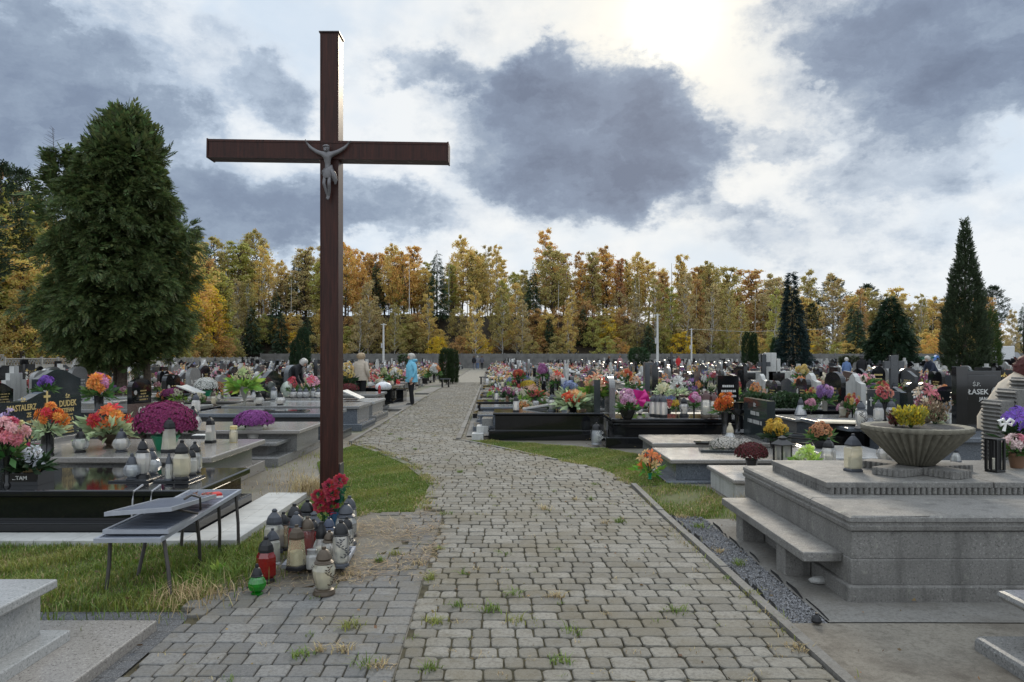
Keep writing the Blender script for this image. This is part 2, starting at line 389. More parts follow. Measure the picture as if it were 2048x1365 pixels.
# ------------------------------------------------------------------ ground, path, paving
def soil_mat():
    m, t, b = new_mat('cemetery_soil'); tc = t.node('ShaderNodeTexCoord'); v = tc.outputs['Object']
    c = t.ramp(t.noise(v, 0.9, 6, 0.65)['Fac'], [(0.3, (0.105, 0.092, 0.070)), (0.5, (0.165, 0.150, 0.122)), (0.7, (0.215, 0.20, 0.17))])
    c = t.mix(t.mapr(t.noise(v, 0.35, 5, 0.6)['Fac'], 0.5, 0.62, 0, 0.6), c, (0.085, 0.105, 0.035))
    c = t.mix(t.mapr(t.noise(v, 60, 3, 0.7)['Fac'], 0.5, 0.75, 0, 0.5), c, (0.06, 0.05, 0.04))
    t.l.new(c, b.inputs['Base Color']); b.inputs['Roughness'].default_value = 0.95
    bn = t.node('ShaderNodeBump'); bn.inputs['Strength'].default_value = 0.6; bn.inputs['Distance'].default_value = 0.03
    t.l.new(t.noise(v, 25, 5, 0.7)['Fac'], bn.inputs['Height']); t.l.new(bn.outputs[0], b.inputs['Normal']); return m
SOIL = soil_mat()
def sheet(name, pts, mat, z, kind='structure'):
    m = MB(); m.add([(x, y, z) for x, y in pts], [tuple(range(len(pts)))])
    return tag(m.build(name, mat), kind=kind)
sheet('ground', [(-900, -20), (900, -20), (900, 1500), (-900, 1500)], SOIL, -0.035)

MAIN = [along(-0.47, 2.6), along(-0.47, 7.4), (-0.9, 7.5), (-0.90, 8.95), (-1.04, 9.5), (-1.5, 10.9), (-2.2, 12.3), (-2.88, 13.5), along(-2.48, 45),
        along(-0.58, 45), (-1.0, 13.8), (-0.57, 13.15), (0.13, 12.0), (0.65, 11.1), (1.17, 10.3), (1.43, 8.9), along(1.66, 7), along(1.66, 2.6)]
SIDE = [along(-1.80, 2.6), along(-1.80, 4.3), (-1.98, 4.6), (-1.87, 5.6), (-1.75, 6.6), (-1.35, 7.35), along(-0.48, 7.4), along(-0.48, 2.6)]
DIRT = [(-1.85, 5.05), (-1.5, 4.98), (-1.2, 5.2), (-1.08, 5.5), (-1.12, 5.8), (-.95, 6.1), (-1.05, 6.5), (-.92, 6.9), (-1.1, 7.2), (-1.4, 7.35), (-1.7, 6.6), (-1.85, 5.7)]
def stone_mat(name, a, b_, c_, dirt):
    m, t, b = new_mat(name); tc = t.node('ShaderNodeTexCoord'); v = tc.outputs['Object']; g = t.node('ShaderNodeNewGeometry')
    c = t.ramp(g.outputs['Random Per Island'], [(0.0, a), (0.5, b_), (1.0, c_)])
    c = t.mix(t.mapr(t.noise(v, 45, 4, 0.75)['Fac'], 0.40, 0.70, 0, 0.75), c, tuple(x * 0.5 for x in b_))
    c = t.mix(t.mapr(t.noise(v, 1.3, 6, 0.68)['Fac'], 0.42, 0.68, 0, 0.75), c, dirt)
    c = t.mix(t.mapr(t.noise(v, 7.0, 5, 0.7)['Fac'], 0.53, 0.68, 0, 0.5), c, tuple(x * .72 for x in dirt))
    c = t.mix(t.mapr(t.noise(v, 170, 2, 0.6)['Fac'], 0.58, 0.72, 0, 0.35), c, (0.36, 0.34, 0.30))
    t.l.new(c, b.inputs['Base Color']); b.inputs['Roughness'].default_value = 0.85; b.inputs['Specular IOR Level'].default_value = 0.25
    bn = t.node('ShaderNodeBump'); bn.inputs['Strength'].default_value = 0.55; bn.inputs['Distance'].default_value = 0.006
    t.l.new(t.noise(v, 70, 5, 0.75)['Fac'], bn.inputs['Height']); t.l.new(bn.outputs[0], b.inputs['Normal']); return m
ST_MAIN = stone_mat('beige_cobble_stone', (0.142, 0.133, 0.112), (0.195, 0.184, 0.158), (0.245, 0.232, 0.202), (0.13, 0.112, 0.076))
ST_SIDE = stone_mat('blue_grey_paver', (0.122, 0.122, 0.120), (0.160, 0.158, 0.152), (0.20, 0.196, 0.186), (0.145, 0.128, 0.095))
JOINT = plain('joint_sand', (0.070, 0.062, 0.040), 0.95, var=0.5, vscale=9.0, spec=0.1)
def cobbles(name, poly, mat, pitch, lens, corner, gap, seed, wob, zoff=0.0, lim=None, hole=None):
    rg = random.Random(seed); mb = MB()
    ws = [p[1] for p in poly]; w = min(ws)
    us = [p[0] - PATH_K * p[1] for p in poly]; u0, u1 = min(us), max(us)
    while w < max(ws):
        p = pitch * rg.uniform(0.97, 1.03); lo, hi = (lim(w + p / 2) if lim else (None, None)); u = u0 - rg.uniform(0, 0.2)
        while u < u1:
            L = rg.choice(lens) * rg.uniform(0.95, 1.05)
            if lo is not None:
                if u + L < lo + .05: u += L; continue
                if u < lo: L -= lo - u; u = lo
            if hi is not None:
                if u > hi - .03: break
                if u + L > hi - .05: L = hi - u
            cu, cw = u + L / 2, w + p / 2
            cu2 = cu
            x, y = along(cu2, cw)
            if pip(x, y, poly) and not (hole and pip(x, y, hole)):
                hx, hy = (L - gap) / 2, (p - gap) / 2; c = min(corner, hy * 0.8)
                z = rg.uniform(-0.003, 0.003) - .003 * (rg.random() < .06) + .003 * math.sin(u * 2.1 + w * 1.3) + zoff; tx, ty = rg.uniform(-0.025, 0.025), rg.uniform(-0.02, 0.02)
                def ring(ex, zz):
                    X, Y = hx + ex, hy + ex
                    pts = [(-X + c, -Y), (X - c, -Y), (X - c * .3, -Y + c * .3), (X, -Y + c), (X, Y - c), (X - c * .3, Y - c * .3), (X - c, Y), (-X + c, Y), (-X + c * .3, Y - c * .3), (-X, Y - c), (-X, -Y + c), (-X + c * .3, -Y + c * .3)]
                    o = []
                    for (a, b) in pts:
                        xx, yy = along(cu2 + a + rg.uniform(-wob, wob), cw + b + rg.uniform(-wob, wob))
                        o.append((xx, yy, z + zz + a * tx + b * ty))
                    return o
                if cw < 15: mb.rings([ring(0.002, -0.03), ring(0.0, -0.004), ring(-0.005, 0.0)], False, True)
                else: mb.rings([ring(0.0, -0.02), ring(-0.008, 0.0)], False, True)
            u += L
        w += p
    return tag(mb.build(name, mat), kind='structure')
cobbles('path', MAIN, ST_MAIN, 0.136, (0.105, 0.145, 0.145, 0.19), 0.022, 0.010, 3, 0.002, 0.004, lambda w: (-.4735 + .003 * math.sin(w * 9) if w < 7.4 else None, 1.66 if w < 8.7 else None))
cobbles('side_paving', SIDE, ST_SIDE, 0.140, (0.11, 0.155, 0.155, 0.20), 0.010, 0.009, 4, 0.0008, 0.0, lambda w: (-1.80 if w < 4.3 else None, -.474), DIRT)
def grown(poly, d):
    n = len(poly); ar = sum(poly[i][0] * poly[(i + 1) % n][1] - poly[(i + 1) % n][0] * poly[i][1] for i in range(n)); o = []
    for i in range(n):
        a, b, c = Vector(poly[i - 1]), Vector(poly[i]), Vector(poly[(i + 1) % n]); e = ((b - a).normalized() + (c - b).normalized()).normalized(); k = 1 if ar > 0 else -1; o.append((b.x + e.y * d * k, b.y - e.x * d * k))
    return o
sheet('path_edge_soil', grown(MAIN, .10), SOIL, -0.013)
sheet('path_joints', MAIN, JOINT, -0.010); sheet('side_paving_joints', SIDE, JOINT, -0.0165)
def farpath_mat():
    m, t, b = new_mat('distant_cobbles'); tc = t.node('ShaderNodeTexCoord')
    br = t.node('ShaderNodeTexBrick'); t.l.new(tc.outputs['Object'], br.inputs['Vector'])
    br.inputs['Scale'].default_value = 1; br.inputs['Brick Width'].default_value = 0.16; br.inputs['Row Height'].default_value = 0.147; br.inputs['Mortar Size'].default_value = 0.012
    br.inputs['Color1'].default_value = (0.235, 0.22, 0.185, 1); br.inputs['Color2'].default_value = (0.19, 0.178, 0.15, 1); br.inputs['Mortar'].default_value = (0.085, 0.078, 0.055, 1)
    c = t.mix(t.mapr(t.noise(tc.outputs['Object'], 0.8, 5, 0.6)['Fac'], 0.45, 0.7, 0, 0.5), br.outputs[0], (0.16, 0.15, 0.11))
    t.l.new(c, b.inputs['Base Color']); b.inputs['Roughness'].default_value = 0.9; return m
sheet('far_path', [along(-2.48, 45), along(-0.58, 45), along(-0.58, 101), along(-2.48, 101)], farpath_mat(), -0.004)
CONC = stone_mat('weathered_concrete', (0.175, 0.17, 0.155), (0.19, 0.183, 0.168), (0.20, 0.195, 0.18), (0.12, 0.11, 0.095))
SANDC = stone_mat('sandy_concrete', (0.20, 0.18, 0.15), (0.20, 0.182, 0.15), (0.20, 0.18, 0.15), (0.085, 0.072, 0.058))
def strip(mb, p, q, w, z0, z1):
    p, q = Vector((*p, 0)), Vector((*q, 0)); d = (q - p).normalized(); n = Vector((-d.y, d.x, 0)) * w / 2
    mb.add([(*(p + n).xy, z0), (*(q + n).xy, z0), (*(q - n).xy, z0), (*(p - n).xy, z0), (*(p + n).xy, z1), (*(q + n).xy, z1), (*(q - n).xy, z1), (*(p - n).xy, z1)],
           [(3, 2, 1, 0), (4, 5, 6, 7), (0, 1, 5, 4), (1, 2, 6, 5), (2, 3, 7, 6), (3, 0, 4, 7)])
def kerb(name, pts, w=0.07, z=0.03):
    mb = MB()
    for a, b in zip(pts, pts[1:]):
        a, b = Vector(a), Vector(b); n = max(1, int((b - a).length / 1.0))
        for i in range(n):
            p, q = a.lerp(b, i / n), a.lerp(b, (i + 1) / n); e = (q - p).normalized() * 0.004
            strip(mb, p + e, q - e, w, -0.05, z + random.uniform(-0.006, 0.006))
    return tag(mb.build(name, CONC), kind='structure')
kerb('kerb', [along(1.70, 2.6), along(1.70, 4.4), along(1.70, 7.4), (1.47, 8.95)], 0.06, 0.022)
kerb('path_kerb', [(-1.0, 13.85), along(-0.54, 40), along(-0.54, 100)], 0.09, 0.035)
kerb('path_kerb', [(-2.93, 13.4), along(-2.53, 40), along(-2.53, 100)], 0.07, 0.022)
kerb('path_kerb', [(-1.0, 13.85), (-0.55, 13.2), (0.15, 12.06), (0.67, 11.16)], 0.06, 0.012)
# right side: gravel strip, concrete apron, sandy concrete
sheet('concrete_apron', [(1.86, 4.34), (2.4, 4.34), (6, 4.30), (6, 7.2), (1.84, 7.1)], CONC, -0.008)
sheet('sandy_pavement', [along(1.735, 2.5), along(1.735, 4.335), (2.4, 4.335), (6, 4.295), (6, 2.5)], SANDC, -0.012)
GRAVB = plain('grey_gravel', (0.17, 0.17, 0.17), 0.9, var=0.75, vscale=90, bump=1.0, bscale=90)
sheet('gravel_bed', [along(1.735, 4.34), (1.86, 4.34), (1.84, 6.9), along(1.735, 7.35)], GRAVB, -0.018)
def gravel():
    n = 5200; rg = np.random.default_rng(5); y = rg.uniform(4.35, 7.2, n)
    x = 1.735 + PATH_K * y + rg.uniform(0, 1, n) * (1.855 - 1.735 - PATH_K * y)
    P = np.stack([x, y, rg.uniform(-0.018, -0.004, n)], 1); s = rg.uniform(0.005, 0.011, n)
    T = np.array([[1, 0, 0], [0, 1, 0], [-1, 0, 0], [0, -1, 0], [0, 0, .8]], float)
    F_ = [(0, 1, 4), (1, 2, 4), (2, 3, 4), (3, 0, 4)]
    a = rg.uniform(0, 6.28, n); V = []
    ca, sa = np.cos(a)[:, None], np.sin(a)[:, None]
    pts = np.stack([T[None, :, 0] * ca - T[None, :, 1] * sa, T[None, :, 0] * sa * 0.8 + T[None, :, 1] * ca, np.broadcast_to(T[None, :, 2], (n, 5))], 2) * s[:, None, None] + P[:, None, :]
    V = pts[:, [0, 1, 4, 1, 2, 4, 2, 3, 4, 3, 0, 4]].reshape(-1, 3)
    me = np_mesh('gravel', V, 3, leafmat('gravel_chips', (0.16, 0.16, 0.165), 0.7, 0.0, 0.0)); tag(obj('gravel', me), 'loose grey gravel chips between the kerb and the concrete apron', kind='stuff')
gravel()
# black membrane edges of the gravel strip
FB = thing('weed_membrane', 'torn black membrane edging the gravel strip by the stone bench', 'membrane', (1.7, 5.8, 0)); FABR = plain('black_membrane', (0.012, 0.012, 0.012), 0.8)
for (side, seed) in ((0, 1), (1, 2)):
    rg = random.Random(seed); w = 4.36
    while w < 7.2:
        x = along(1.75, w)[0] if side == 0 else 1.85 + rg.uniform(-0.01, 0.02); L = rg.uniform(0.12, 0.4); hz = rg.uniform(0.004, 0.03)
        if rg.random() < 0.75: MB().add([Vector(q) - Vector((1.7, 5.8, 0)) for q in ((x, w, -0.03), (x + .02 * side, w + L, -0.03), (x + 0.015, w + L, hz * .6), (x + .01, w + L * .4, hz), (x, w, hz * .3))], [(0, 1, 2, 3, 4)]).build('flap', FABR, FB)
        w += L
# left bottom: dark exposed pavers
def darkpaver_mat():
    m, t, b = new_mat('dark_wash_pavers'); tc = t.node('ShaderNodeTexCoord'); v = tc.outputs['Object']
    br = t.node('ShaderNodeTexBrick'); t.l.new(v, br.inputs['Vector']); br.inputs['Scale'].default_value = 1; br.inputs['Brick Width'].default_value = 0.2; br.inputs['Row Height'].default_value = 0.1; br.inputs['Mortar Size'].default_value = 0.004
    br.inputs['Color1'].default_value = (0.062, 0.066, 0.072, 1); br.inputs['Color2'].default_value = (0.048, 0.051, 0.056, 1); br.inputs['Mortar'].default_value = (0.015, 0.015, 0.015, 1)
    c = t.mix(t.mapr(t.noise(v, 140, 2, 0.6)['Fac'], 0.52, 0.66, 0, 0.8), br.outputs[0], (0.19, 0.19, 0.19))
    t.l.new(c, b.inputs['Base Color']); b.inputs['Roughness'].default_value = 0.85; return m
sheet('dark_paving', [(-6, 4.52), (-1.98, 4.52), along(-1.81, 4.4), along(-1.81, 2.5), (-6, 2.5)], darkpaver_mat(), -0.012)
# white tiles round the near black tomb
mb = MB(); TILE = plain('white_paving_tile', (0.42, 0.42, 0.40), 0.7, var=0.12)
for i in range(7):
    for j in range(2):
        y0 = 6.16 + i * 0.31; x0 = -2.74 + j * 0.22
        mb.cbox(x0, x0 + 0.216, y0, y0 + 0.306, -0.03, 0.022, 0.004)
for i in range(12):
    mb.cbox(-2.745 - (i + 1) * 0.31, -2.745 - i * 0.31 - 0.004, 6.16, 6.44, -0.03, 0.02, 0.004)
tag(mb.build('tile_paving', TILE), kind='structure')
# pale slabs beside the far path
mb = MB()
for (u, w0, w1, wd) in ((-2.95, 21.5, 24.3, 0.75), (-2.95, 24.4, 28, 0.7), (-2.9, 31, 37, 0.6)):
    x0, _ = along(u, w0); mb.cbox(x0 - wd / 2, x0 + wd / 2, w0, w1, -0.03, 0.035, 0.01)
tag(mb.build('grave_pavement', CONC), kind='structure')
sheet('beside_pavement', [along(-0.49, 14.6), along(0.25, 14.6), along(0.25, 60), along(-0.49, 60)], CONC, -0.010)
# ------------------------------------------------------------------ the tall cross with its figure
def wood_mat():
    m, t, b = new_mat('dark_varnished_wood'); tc = t.node('ShaderNodeTexCoord')
    mp = t.node('ShaderNodeMapping'); t.l.new(tc.outputs['Object'], mp.inputs[0]); mp.inputs['Scale'].default_value = (22, 22, 1.2)
    n = t.noise(mp.outputs[0], 2.0, 5, 0.6, 1.0)['Fac']
    c = t.ramp(n, [(0.3, (0.016, 0.0058, 0.0045)), (0.55, (0.040, 0.0125, 0.0085)), (0.8, (0.072, 0.022, 0.014))])
    t.l.new(c, b.inputs['Base Color']); b.inputs['Roughness'].default_value = 0.42; b.inputs['Specular IOR Level'].default_value = 0.22; return m
WOOD = wood_mat()
def skin_mesh(name, nodes, edges, root, mats, sub=2):
    """one continuous body grown round a skeleton: nodes {name: (x, y, z, rx, ry, material)}"""
    ks = list(nodes); ix = {k: i for i, k in enumerate(ks)}
    me = bpy.data.meshes.new(name); me.from_pydata([nodes[k][:3] for k in ks], [(ix[a], ix[b]) for a, b in edges], [])
    o = bpy.data.objects.new(name, me); COL.objects.link(o)
    o.modifiers.new('skin', 'SKIN'); sd = o.modifiers.new('subdivision', 'SUBSURF'); sd.levels = sub; sd.render_levels = sub
    for k in ks:
        sv = me.skin_vertices[0].data[ix[k]]; sv.radius = (nodes[k][3], nodes[k][4]); sv.use_root = (k == root)
    dg = bpy.context.evaluated_depsgraph_get(); dg.update()
    res = bpy.data.meshes.new_from_object(o.evaluated_get(dg)); bpy.data.objects.remove(o); bpy.data.meshes.remove(me)
    res.name = name; res.materials.clear()
    for m in mats: res.materials.append(m)
    seg = [(np.array(nodes[a][:3]), np.array(nodes[b][:3]), nodes[a][5], nodes[b][5]) for a, b in edges]
    nf = len(res.polygons); cen = np.zeros(nf * 3); res.polygons.foreach_get('center', cen); cen = cen.reshape(-1, 3)
    best = np.full(nf, 1e9); mi = np.zeros(nf, dtype=np.int32)
    for a, b, ma, mb_ in seg:
        d = b - a; t = np.clip(((cen - a) @ d) / max(d @ d, 1e-9), 0, 1); dist = np.linalg.norm(cen - (a + t[:, None] * d), axis=1)
        up = dist < best; best[up] = dist[up]; mi[up] = np.where(t[up] < 0.5, ma, mb_)
    res.polygons.foreach_set('material_index', mi); res.shade_smooth(); res.update(); return res
def fingers(N, E, wrist, d, side, s, mat, curl=0.25, pre=''):
    """palm, four unequal fingers and a thumb after a wrist node; d = pointing direction, side = thumb side"""
    d = Vector(d).normalized(); side = Vector(side).normalized(); w = Vector(N[wrist][:3]); nrm = d.cross(side)
    p = w + d * 0.055 * s; N[pre + 'palm'] = (*p, 0.026 * s, 0.017 * s, mat); E.append((wrist, pre + 'palm'))
    for i, (off, L) in enumerate(((0.026, .062), (0.009, .072), (-0.009, .067), (-0.025, .052))):
        a = w + d * 0.085 * s + side * off * s; b = a + d * L * 0.55 * s + nrm * curl * 0.02 * s; c = b + (d + nrm * curl * 2).normalized() * L * 0.5 * s
        N[f'{pre}f{i}a'] = (*a, 0.0095 * s, 0.009 * s, mat); N[f'{pre}f{i}b'] = (*b, 0.0085 * s, 0.008 * s, mat); N[f'{pre}f{i}c'] = (*c, 0.007 * s, 0.007 * s, mat)
        E += [(pre + 'palm', f'{pre}f{i}a'), (f'{pre}f{i}a', f'{pre}f{i}b'), (f'{pre}f{i}b', f'{pre}f{i}c')]
    a = w + d * 0.045 * s + side * 0.036 * s; b = a + (d + side * 0.6).normalized() * 0.035 * s
    N[pre + 't0'] = (*a, 0.011 * s, 0.01 * s, mat); N[pre + 't1'] = (*b, 0.008 * s, 0.008 * s, mat)
    E += [(pre + 'palm', pre + 't0'), (pre + 't0', pre + 't1')]
def tall_cross():
    Y = 7.75; sc = Y / F; x0, x1 = (641 - CX) * sc, (676.5 - CX) * sc; xc = (x0 + x1) / 2; hw = (x1 - x0) / 2; dp = 0.215
    root = thing('wayside_cross', 'tall dark brown wooden cross standing beside the cobbled path', 'cross', (xc, Y, 0))
    ztop = H - (66 - HY) * sc; zb = H - (301 - HY) * sc
    # boxed post: front board set between two side boards
    mb = MB(); mb.box(-hw, hw, 0.0, dp, 0.0, ztop); mb.box(-hw - 0.003, -hw + 0.012, -0.006, dp - 0.004, 0.001, ztop - 0.002); mb.box(hw - 0.012, hw + 0.003, -0.006, dp - .004, 0.001, ztop - 0.002)
    mb.build('post', WOOD, root)
    mb = MB(); mb.box(-hw - 0.014, hw + 0.014, -0.016, dp + 0.012, ztop + 0.001, ztop + 0.014); mb.build('cap', plain('cross_cap', (0.02, 0.012, 0.012), 0.4), root)
    M = Matrix.Translation((0, 0, zb)) @ Matrix.Rotation(R(0.85), 4, 'Y')
    L0, L1 = (416 - CX) * sc - xc, (896 - CX) * sc - xc; hh = 0.093
    mb = MB(); mb.box(L0, L1, -0.014, dp - 0.04, -hh, hh, M); mb.box(L0, L1, -0.020, dp - .044, hh - 0.022, hh + 0.003, M); mb.box(L0, L1, -0.020, dp - .044, -hh - 0.003, -hh + 0.016, M)
    for e in (L0, L1): mb.box(e - 0.007, e + 0.007, -0.026, dp - 0.035, -hh - 0.008, hh + 0.008, M)
    mb.build('crossbar', WOOD, root)
    st = plain('steel_bracket', (0.10, 0.10, 0.10), 0.45, 0.6)
    for sgn in (-1, 1):
        mb = MB(); mb.box(sgn * (hw + 0.004) if sgn > 0 else -hw - 0.016, hw + 0.016 if sgn > 0 else -hw - 0.004, 0.03, dp - 0.03, -0.03, 0.42); mb.build('bracket', st, root)
    # figure
    g = plain('grey_cast_metal', (0.135, 0.13, 0.135), 0.42, 0.2)
    s = 0.60 / 1.62
    def p(px, py, dy): return ((px - CX) * sc - xc, dy, H - (py - HY) * sc)
    N = {}; E = []
    def nd(k, px, py, dy, rx, ry): N[k] = (*p(px, py, dy), rx, ry, 0)
    fy = -0.065
    nd('pel', 659.5, 347, fy, .036, .028); nd('bel', 659, 336, fy - .004, .031, .024); nd('che', 658.5, 322, fy - .014, .045, .030); nd('sho', 658, 313, fy - .006, .040, .024)
    nd('nec', 657.5, 308, fy - .014, .017, .016); nd('hd1', 656.8, 304, fy - .028, .024, .027); nd('hd2', 656.4, 299.5, fy - .028, .026, .028)
    nd('nose', 655.6, 303.5, fy - .062, .004, .005)
    for q, sx, arm in (('l', -1, ((650, 312.5), (637, 307.5), (624.5, 299), (619.5, 293))), ('r', 1, ((667, 312.5), (680, 306.5), (691, 299), (696, 294)))):
        nd(q + 's', *arm[0], fy - .005, .030, .028); nd(q + 'e', *arm[1], fy + .006, .0225, .0225); nd(q + 'm', *arm[2], fy + .014, .019, .018); nd(q + 'w', *arm[3], fy + .016, .0135, .0125)
        E += [('sho', q + 's'), (q + 's', q + 'e'), (q + 'e', q + 'm'), (q + 'm', q + 'w')]
        fingers(N, E, q + 'w', (sx * .62, -.15, .78), (0, -1, .3), 0.42, 0, 0.5, q)
    for q, lx in (('L', ((655, 352), (652.5, 371), (656.5, 386), (658.5, 396), (657.5, 402))), ('Rr', ((663, 352), (663, 372), (662, 387), (660.5, 397), (659.5, 403.5)))):
        nd(q + 'h', *lx[0], fy, .027, .025); nd(q + 'k', *lx[1], fy - .045 + (.012 if q == 'L' else 0), .0185, .019); nd(q + 'c', *lx[2], fy - .012, .0165, .017); nd(q + 'a', *lx[3], fy + .004, .0115, .0125); nd(q + 't', *lx[4], fy - .028, .011, .009)
        E += [('pel', q + 'h'), (q + 'h', q + 'k'), (q + 'k', q + 'c'), (q + 'c', q + 'a'), (q + 'a', q + 't')]
    E += [('pel', 'bel'), ('bel', 'che'), ('che', 'sho'), ('sho', 'nec'), ('nec', 'hd1'), ('hd1', 'hd2'), ('hd1', 'nose')]
    me = skin_mesh('body', N, E, 'pel', [g], 2)
    fig = thing('crucifix_figure', 'grey metal crucified figure fixed where the arms of the tall cross meet', 'sculpture', (xc, Y, 0))
    obj('body', me, fig)
    # hair, beard, crown
    hx, hy, hz = N['hd2'][:3]
    mb = MB(); 
    mb.lathe([(0.010, .030), (0.026, .022), (0.033, 0.004), (0.034, -.014), (0.030, -.034), (.020, -.048)], 14, (hx + .002, hy + .010, hz), cap0=True)
    mb.lathe([(0.0345, -.002), (0.038, .003), (0.0345, .010)], 14, (hx + .001, hy + .004, hz + .004)); mb.tube([(hx - .002, hy - .024, hz - .030), (hx, hy - .030, hz - .044), (hx + .002, hy - .024, hz - .056)], [.011, .011, .003], 7)
    mb.build('hair', g, fig, smooth=40)
    # loincloth with knotted side fold
    mb = MB(); rs = []
    px_, py_, pz_ = N['pel'][:3]
    for k, (z, rx, ry) in enumerate(((.040, .040, .036), (.030, .046, .042), (.008, .053, .046), (-.018, .056, .047), (-.045, .055, .044), (-.062, .050, .040))):
        rs.append([(px_ + rx * (1 + .07 * math.cos(7 * a + k)) * math.cos(a), py_ + ry * (1 + .09 * math.cos(9 * a - k)) * math.sin(a) - .006, pz_ + z + .018 * math.cos(a) * (1 if k < 3 else .3) + .012 * math.cos(2 * a)) for a in [2 * math.pi * i / 28 for i in range(28)]])
    mb.rings(rs)
    for (dx, dz, L, wd) in ((.056, .022, .125, .024), (.070, .016, .150, .020), (.046, .020, .085, .022), (-.046, .012, .05, .016)):
        mb.tube([(px_ + dx * .7, py_ - .018, pz_ + dz), (px_ + dx, py_ - .026, pz_ + dz - L * .3), (px_ + dx * 1.15, py_ - .018, pz_ + dz - L * .7), (px_ + dx * 1.1, py_ - .012, pz_ + dz - L)], [wd * .6, wd, wd * 1.05, wd * .5], 7)
    mb.build('loincloth', g, fig, smooth=50)
tall_cross()

# ------------------------------------------------------------------ lanterns
LT = {
 'round': dict(n=18, base=[(.25, 0), (.25, .05), (.17, .10)], body=[(.17, .10), (.30, .17), (.37, .30), (.37, .40), (.31, .52), (.21, .60)], lid=[(.23, .60), (.23, .65), (.19, .73), (.14, .84), (.07, .88), (.08, .93), (.05, 1.0)]),
 'cylinder': dict(n=18, base=[(.21, 0), (.21, .05), (.18, .08)], body=[(.19, .08), (.205, .14), (.20, .58), (.17, .67)], lid=[(.185, .67), (.185, .72), (.165, .82), (.10, .91), (.055, .94), (.06, .97), (.04, 1.0)]),
 'hexagon': dict(n=6, base=[(.22, 0), (.22, .05), (.19, .09)], body=[(.19, .09), (.25, .16), (.25, .55), (.19, .66)], lid=[(.20, .66), (.20, .72), (.17, .82), (.09, .90), (.06, .93), (.065, .97), (.04, 1.0)]),
 'pyramid': dict(n=5, base=[(.27, 0), (.27, .07), (.25, .10)], body=[(.265, .10), (.25, .2), (.19, .68)], lid=[(.195, .68), (.20, .73), (.17, .84), (.10, .92), (.05, .95), (.05, 1.0)]),
 'vase': dict(n=18, base=[(.25, 0), (.25, .04), (.22, .07), (.22, .10), (.17, .13)], body=[(.165, .13), (.18, .18), (.235, .40), (.25, .52), (.225, .60), (.19, .66)], lid=[(.20, .66), (.20, .70), (.16, .73), (.18, .76), (.15, .84), (.09, .93), (.05, .95), (.05, 1.0)]),
 'cone': dict(n=20, base=[(.38, 0), (.38, .04), (.36, .06)], body=[(.37, .06), (.36, .14), (.24, .46), (.16, .60)], lid=[(.17, .60), (.19, .64), (.15, .80), (.07, .93), (.07, 1.0)]),
 'slim': dict(n=12, base=[(.19, 0), (.19, .04), (.16, .07)], body=[(.16, .07), (.155, .5), (.13, .62)], lid=[(.14, .62), (.14, .68), (.105, .76), (.08, .86), (.05, .9), (.06, .95), (.04, 1.0)]),
 'jar': dict(n=18, base=[(.30, 0), (.30, .03)], body=[(.30, .03), (.31, .08), (.31, .62), (.24, .74), (.24, .80)], lid=[(.26, .80), (.27, .84), (.27, .98), (.24, 1.0)]),
 'square': dict(n=4, base=[(.27, 0), (.27, .05), (.23, .08)], body=[(.23, .08), (.25, .12), (.25, .62), (.2, .68)], lid=[(.22, .68), (.24, .72), (.16, .84), (.08, .92), (.05, .94), (.05, 1.0)]),
}
LANT = {}
def lantern_proto(kind, gl, lid, base=None, candle=True):
    key = (kind, gl.name, lid.name, (base or lid).name, candle)
    if key not in LANT:
        d = LT[kind]; sm = 50 if d['n'] > 8 else None; r = {}
        ph = math.pi / 4 if d['n'] == 4 else 0.3
        a = MB().lathe(d['body'], 40 if d['n'] > 8 else d['n'], ph=ph, cap0=False, cap1=False, flute=.03 if d['n'] > 8 else 0, nf=10 if d['n'] > 8 else 0).mesh('glass_body', gl, 18 if d['n'] > 8 else None)
        b = MB(); b.lathe(d['lid'], d['n'], ph=ph)
        if d['n'] > 8: b.lathe([(d['lid'][0][0] * 1.08, d['lid'][0][1] - .005), (d['lid'][0][0] * 1.1, d['lid'][0][1] + .012), (d['lid'][0][0] * 1.02, d['lid'][0][1] + .03)], d['n'])
        b = b.mesh('lid', lid, sm)
        c = MB().lathe(d['base'], d['n'], ph=ph).mesh('base', base or lid, sm)
        r = [('glass_body', a), ('lid', b), ('base', c)]
        if candle:
            zb = d['base'][-1][1] + .005; rr = d['body'][0][0] * .62
            e = MB(); e.lathe([(rr, zb), (rr, zb + .30), (rr * .5, zb + .31)], 12); e.tube([(0, 0, zb + .30), (0.006, 0, zb + .35)], .008, 5); r.append(('candle', e.mesh('candle', WAX, 50)))
        LANT[key] = r
    return LANT[key]
def lantern(label, kind, loc, h, gl=None, lid=None, base=None, candle=True, group=None, rz=None, name='grave_lantern', cat='lantern', wide=1.0, extra=None):
    wide *= .86; root = thing(name, label, cat, loc, random.uniform(0, 6) if rz is None else rz, group, (h * wide, h * wide, h))
    for nm, me in lantern_proto(kind, gl or GL_CLEAR, lid or LIDDARK, base, candle): obj(nm, me, root)
    if extra: obj('ornament', extra, root)
    return root
def lan(label, kind, px, ytop, ybase, z=0.0, **k):
    """lantern where the photo shows it: pixel column, top and foot rows, level it stands on"""
    p = gp(px, ybase, z); return lantern(label, kind, p, (ybase - ytop) * p.y / F, **k)
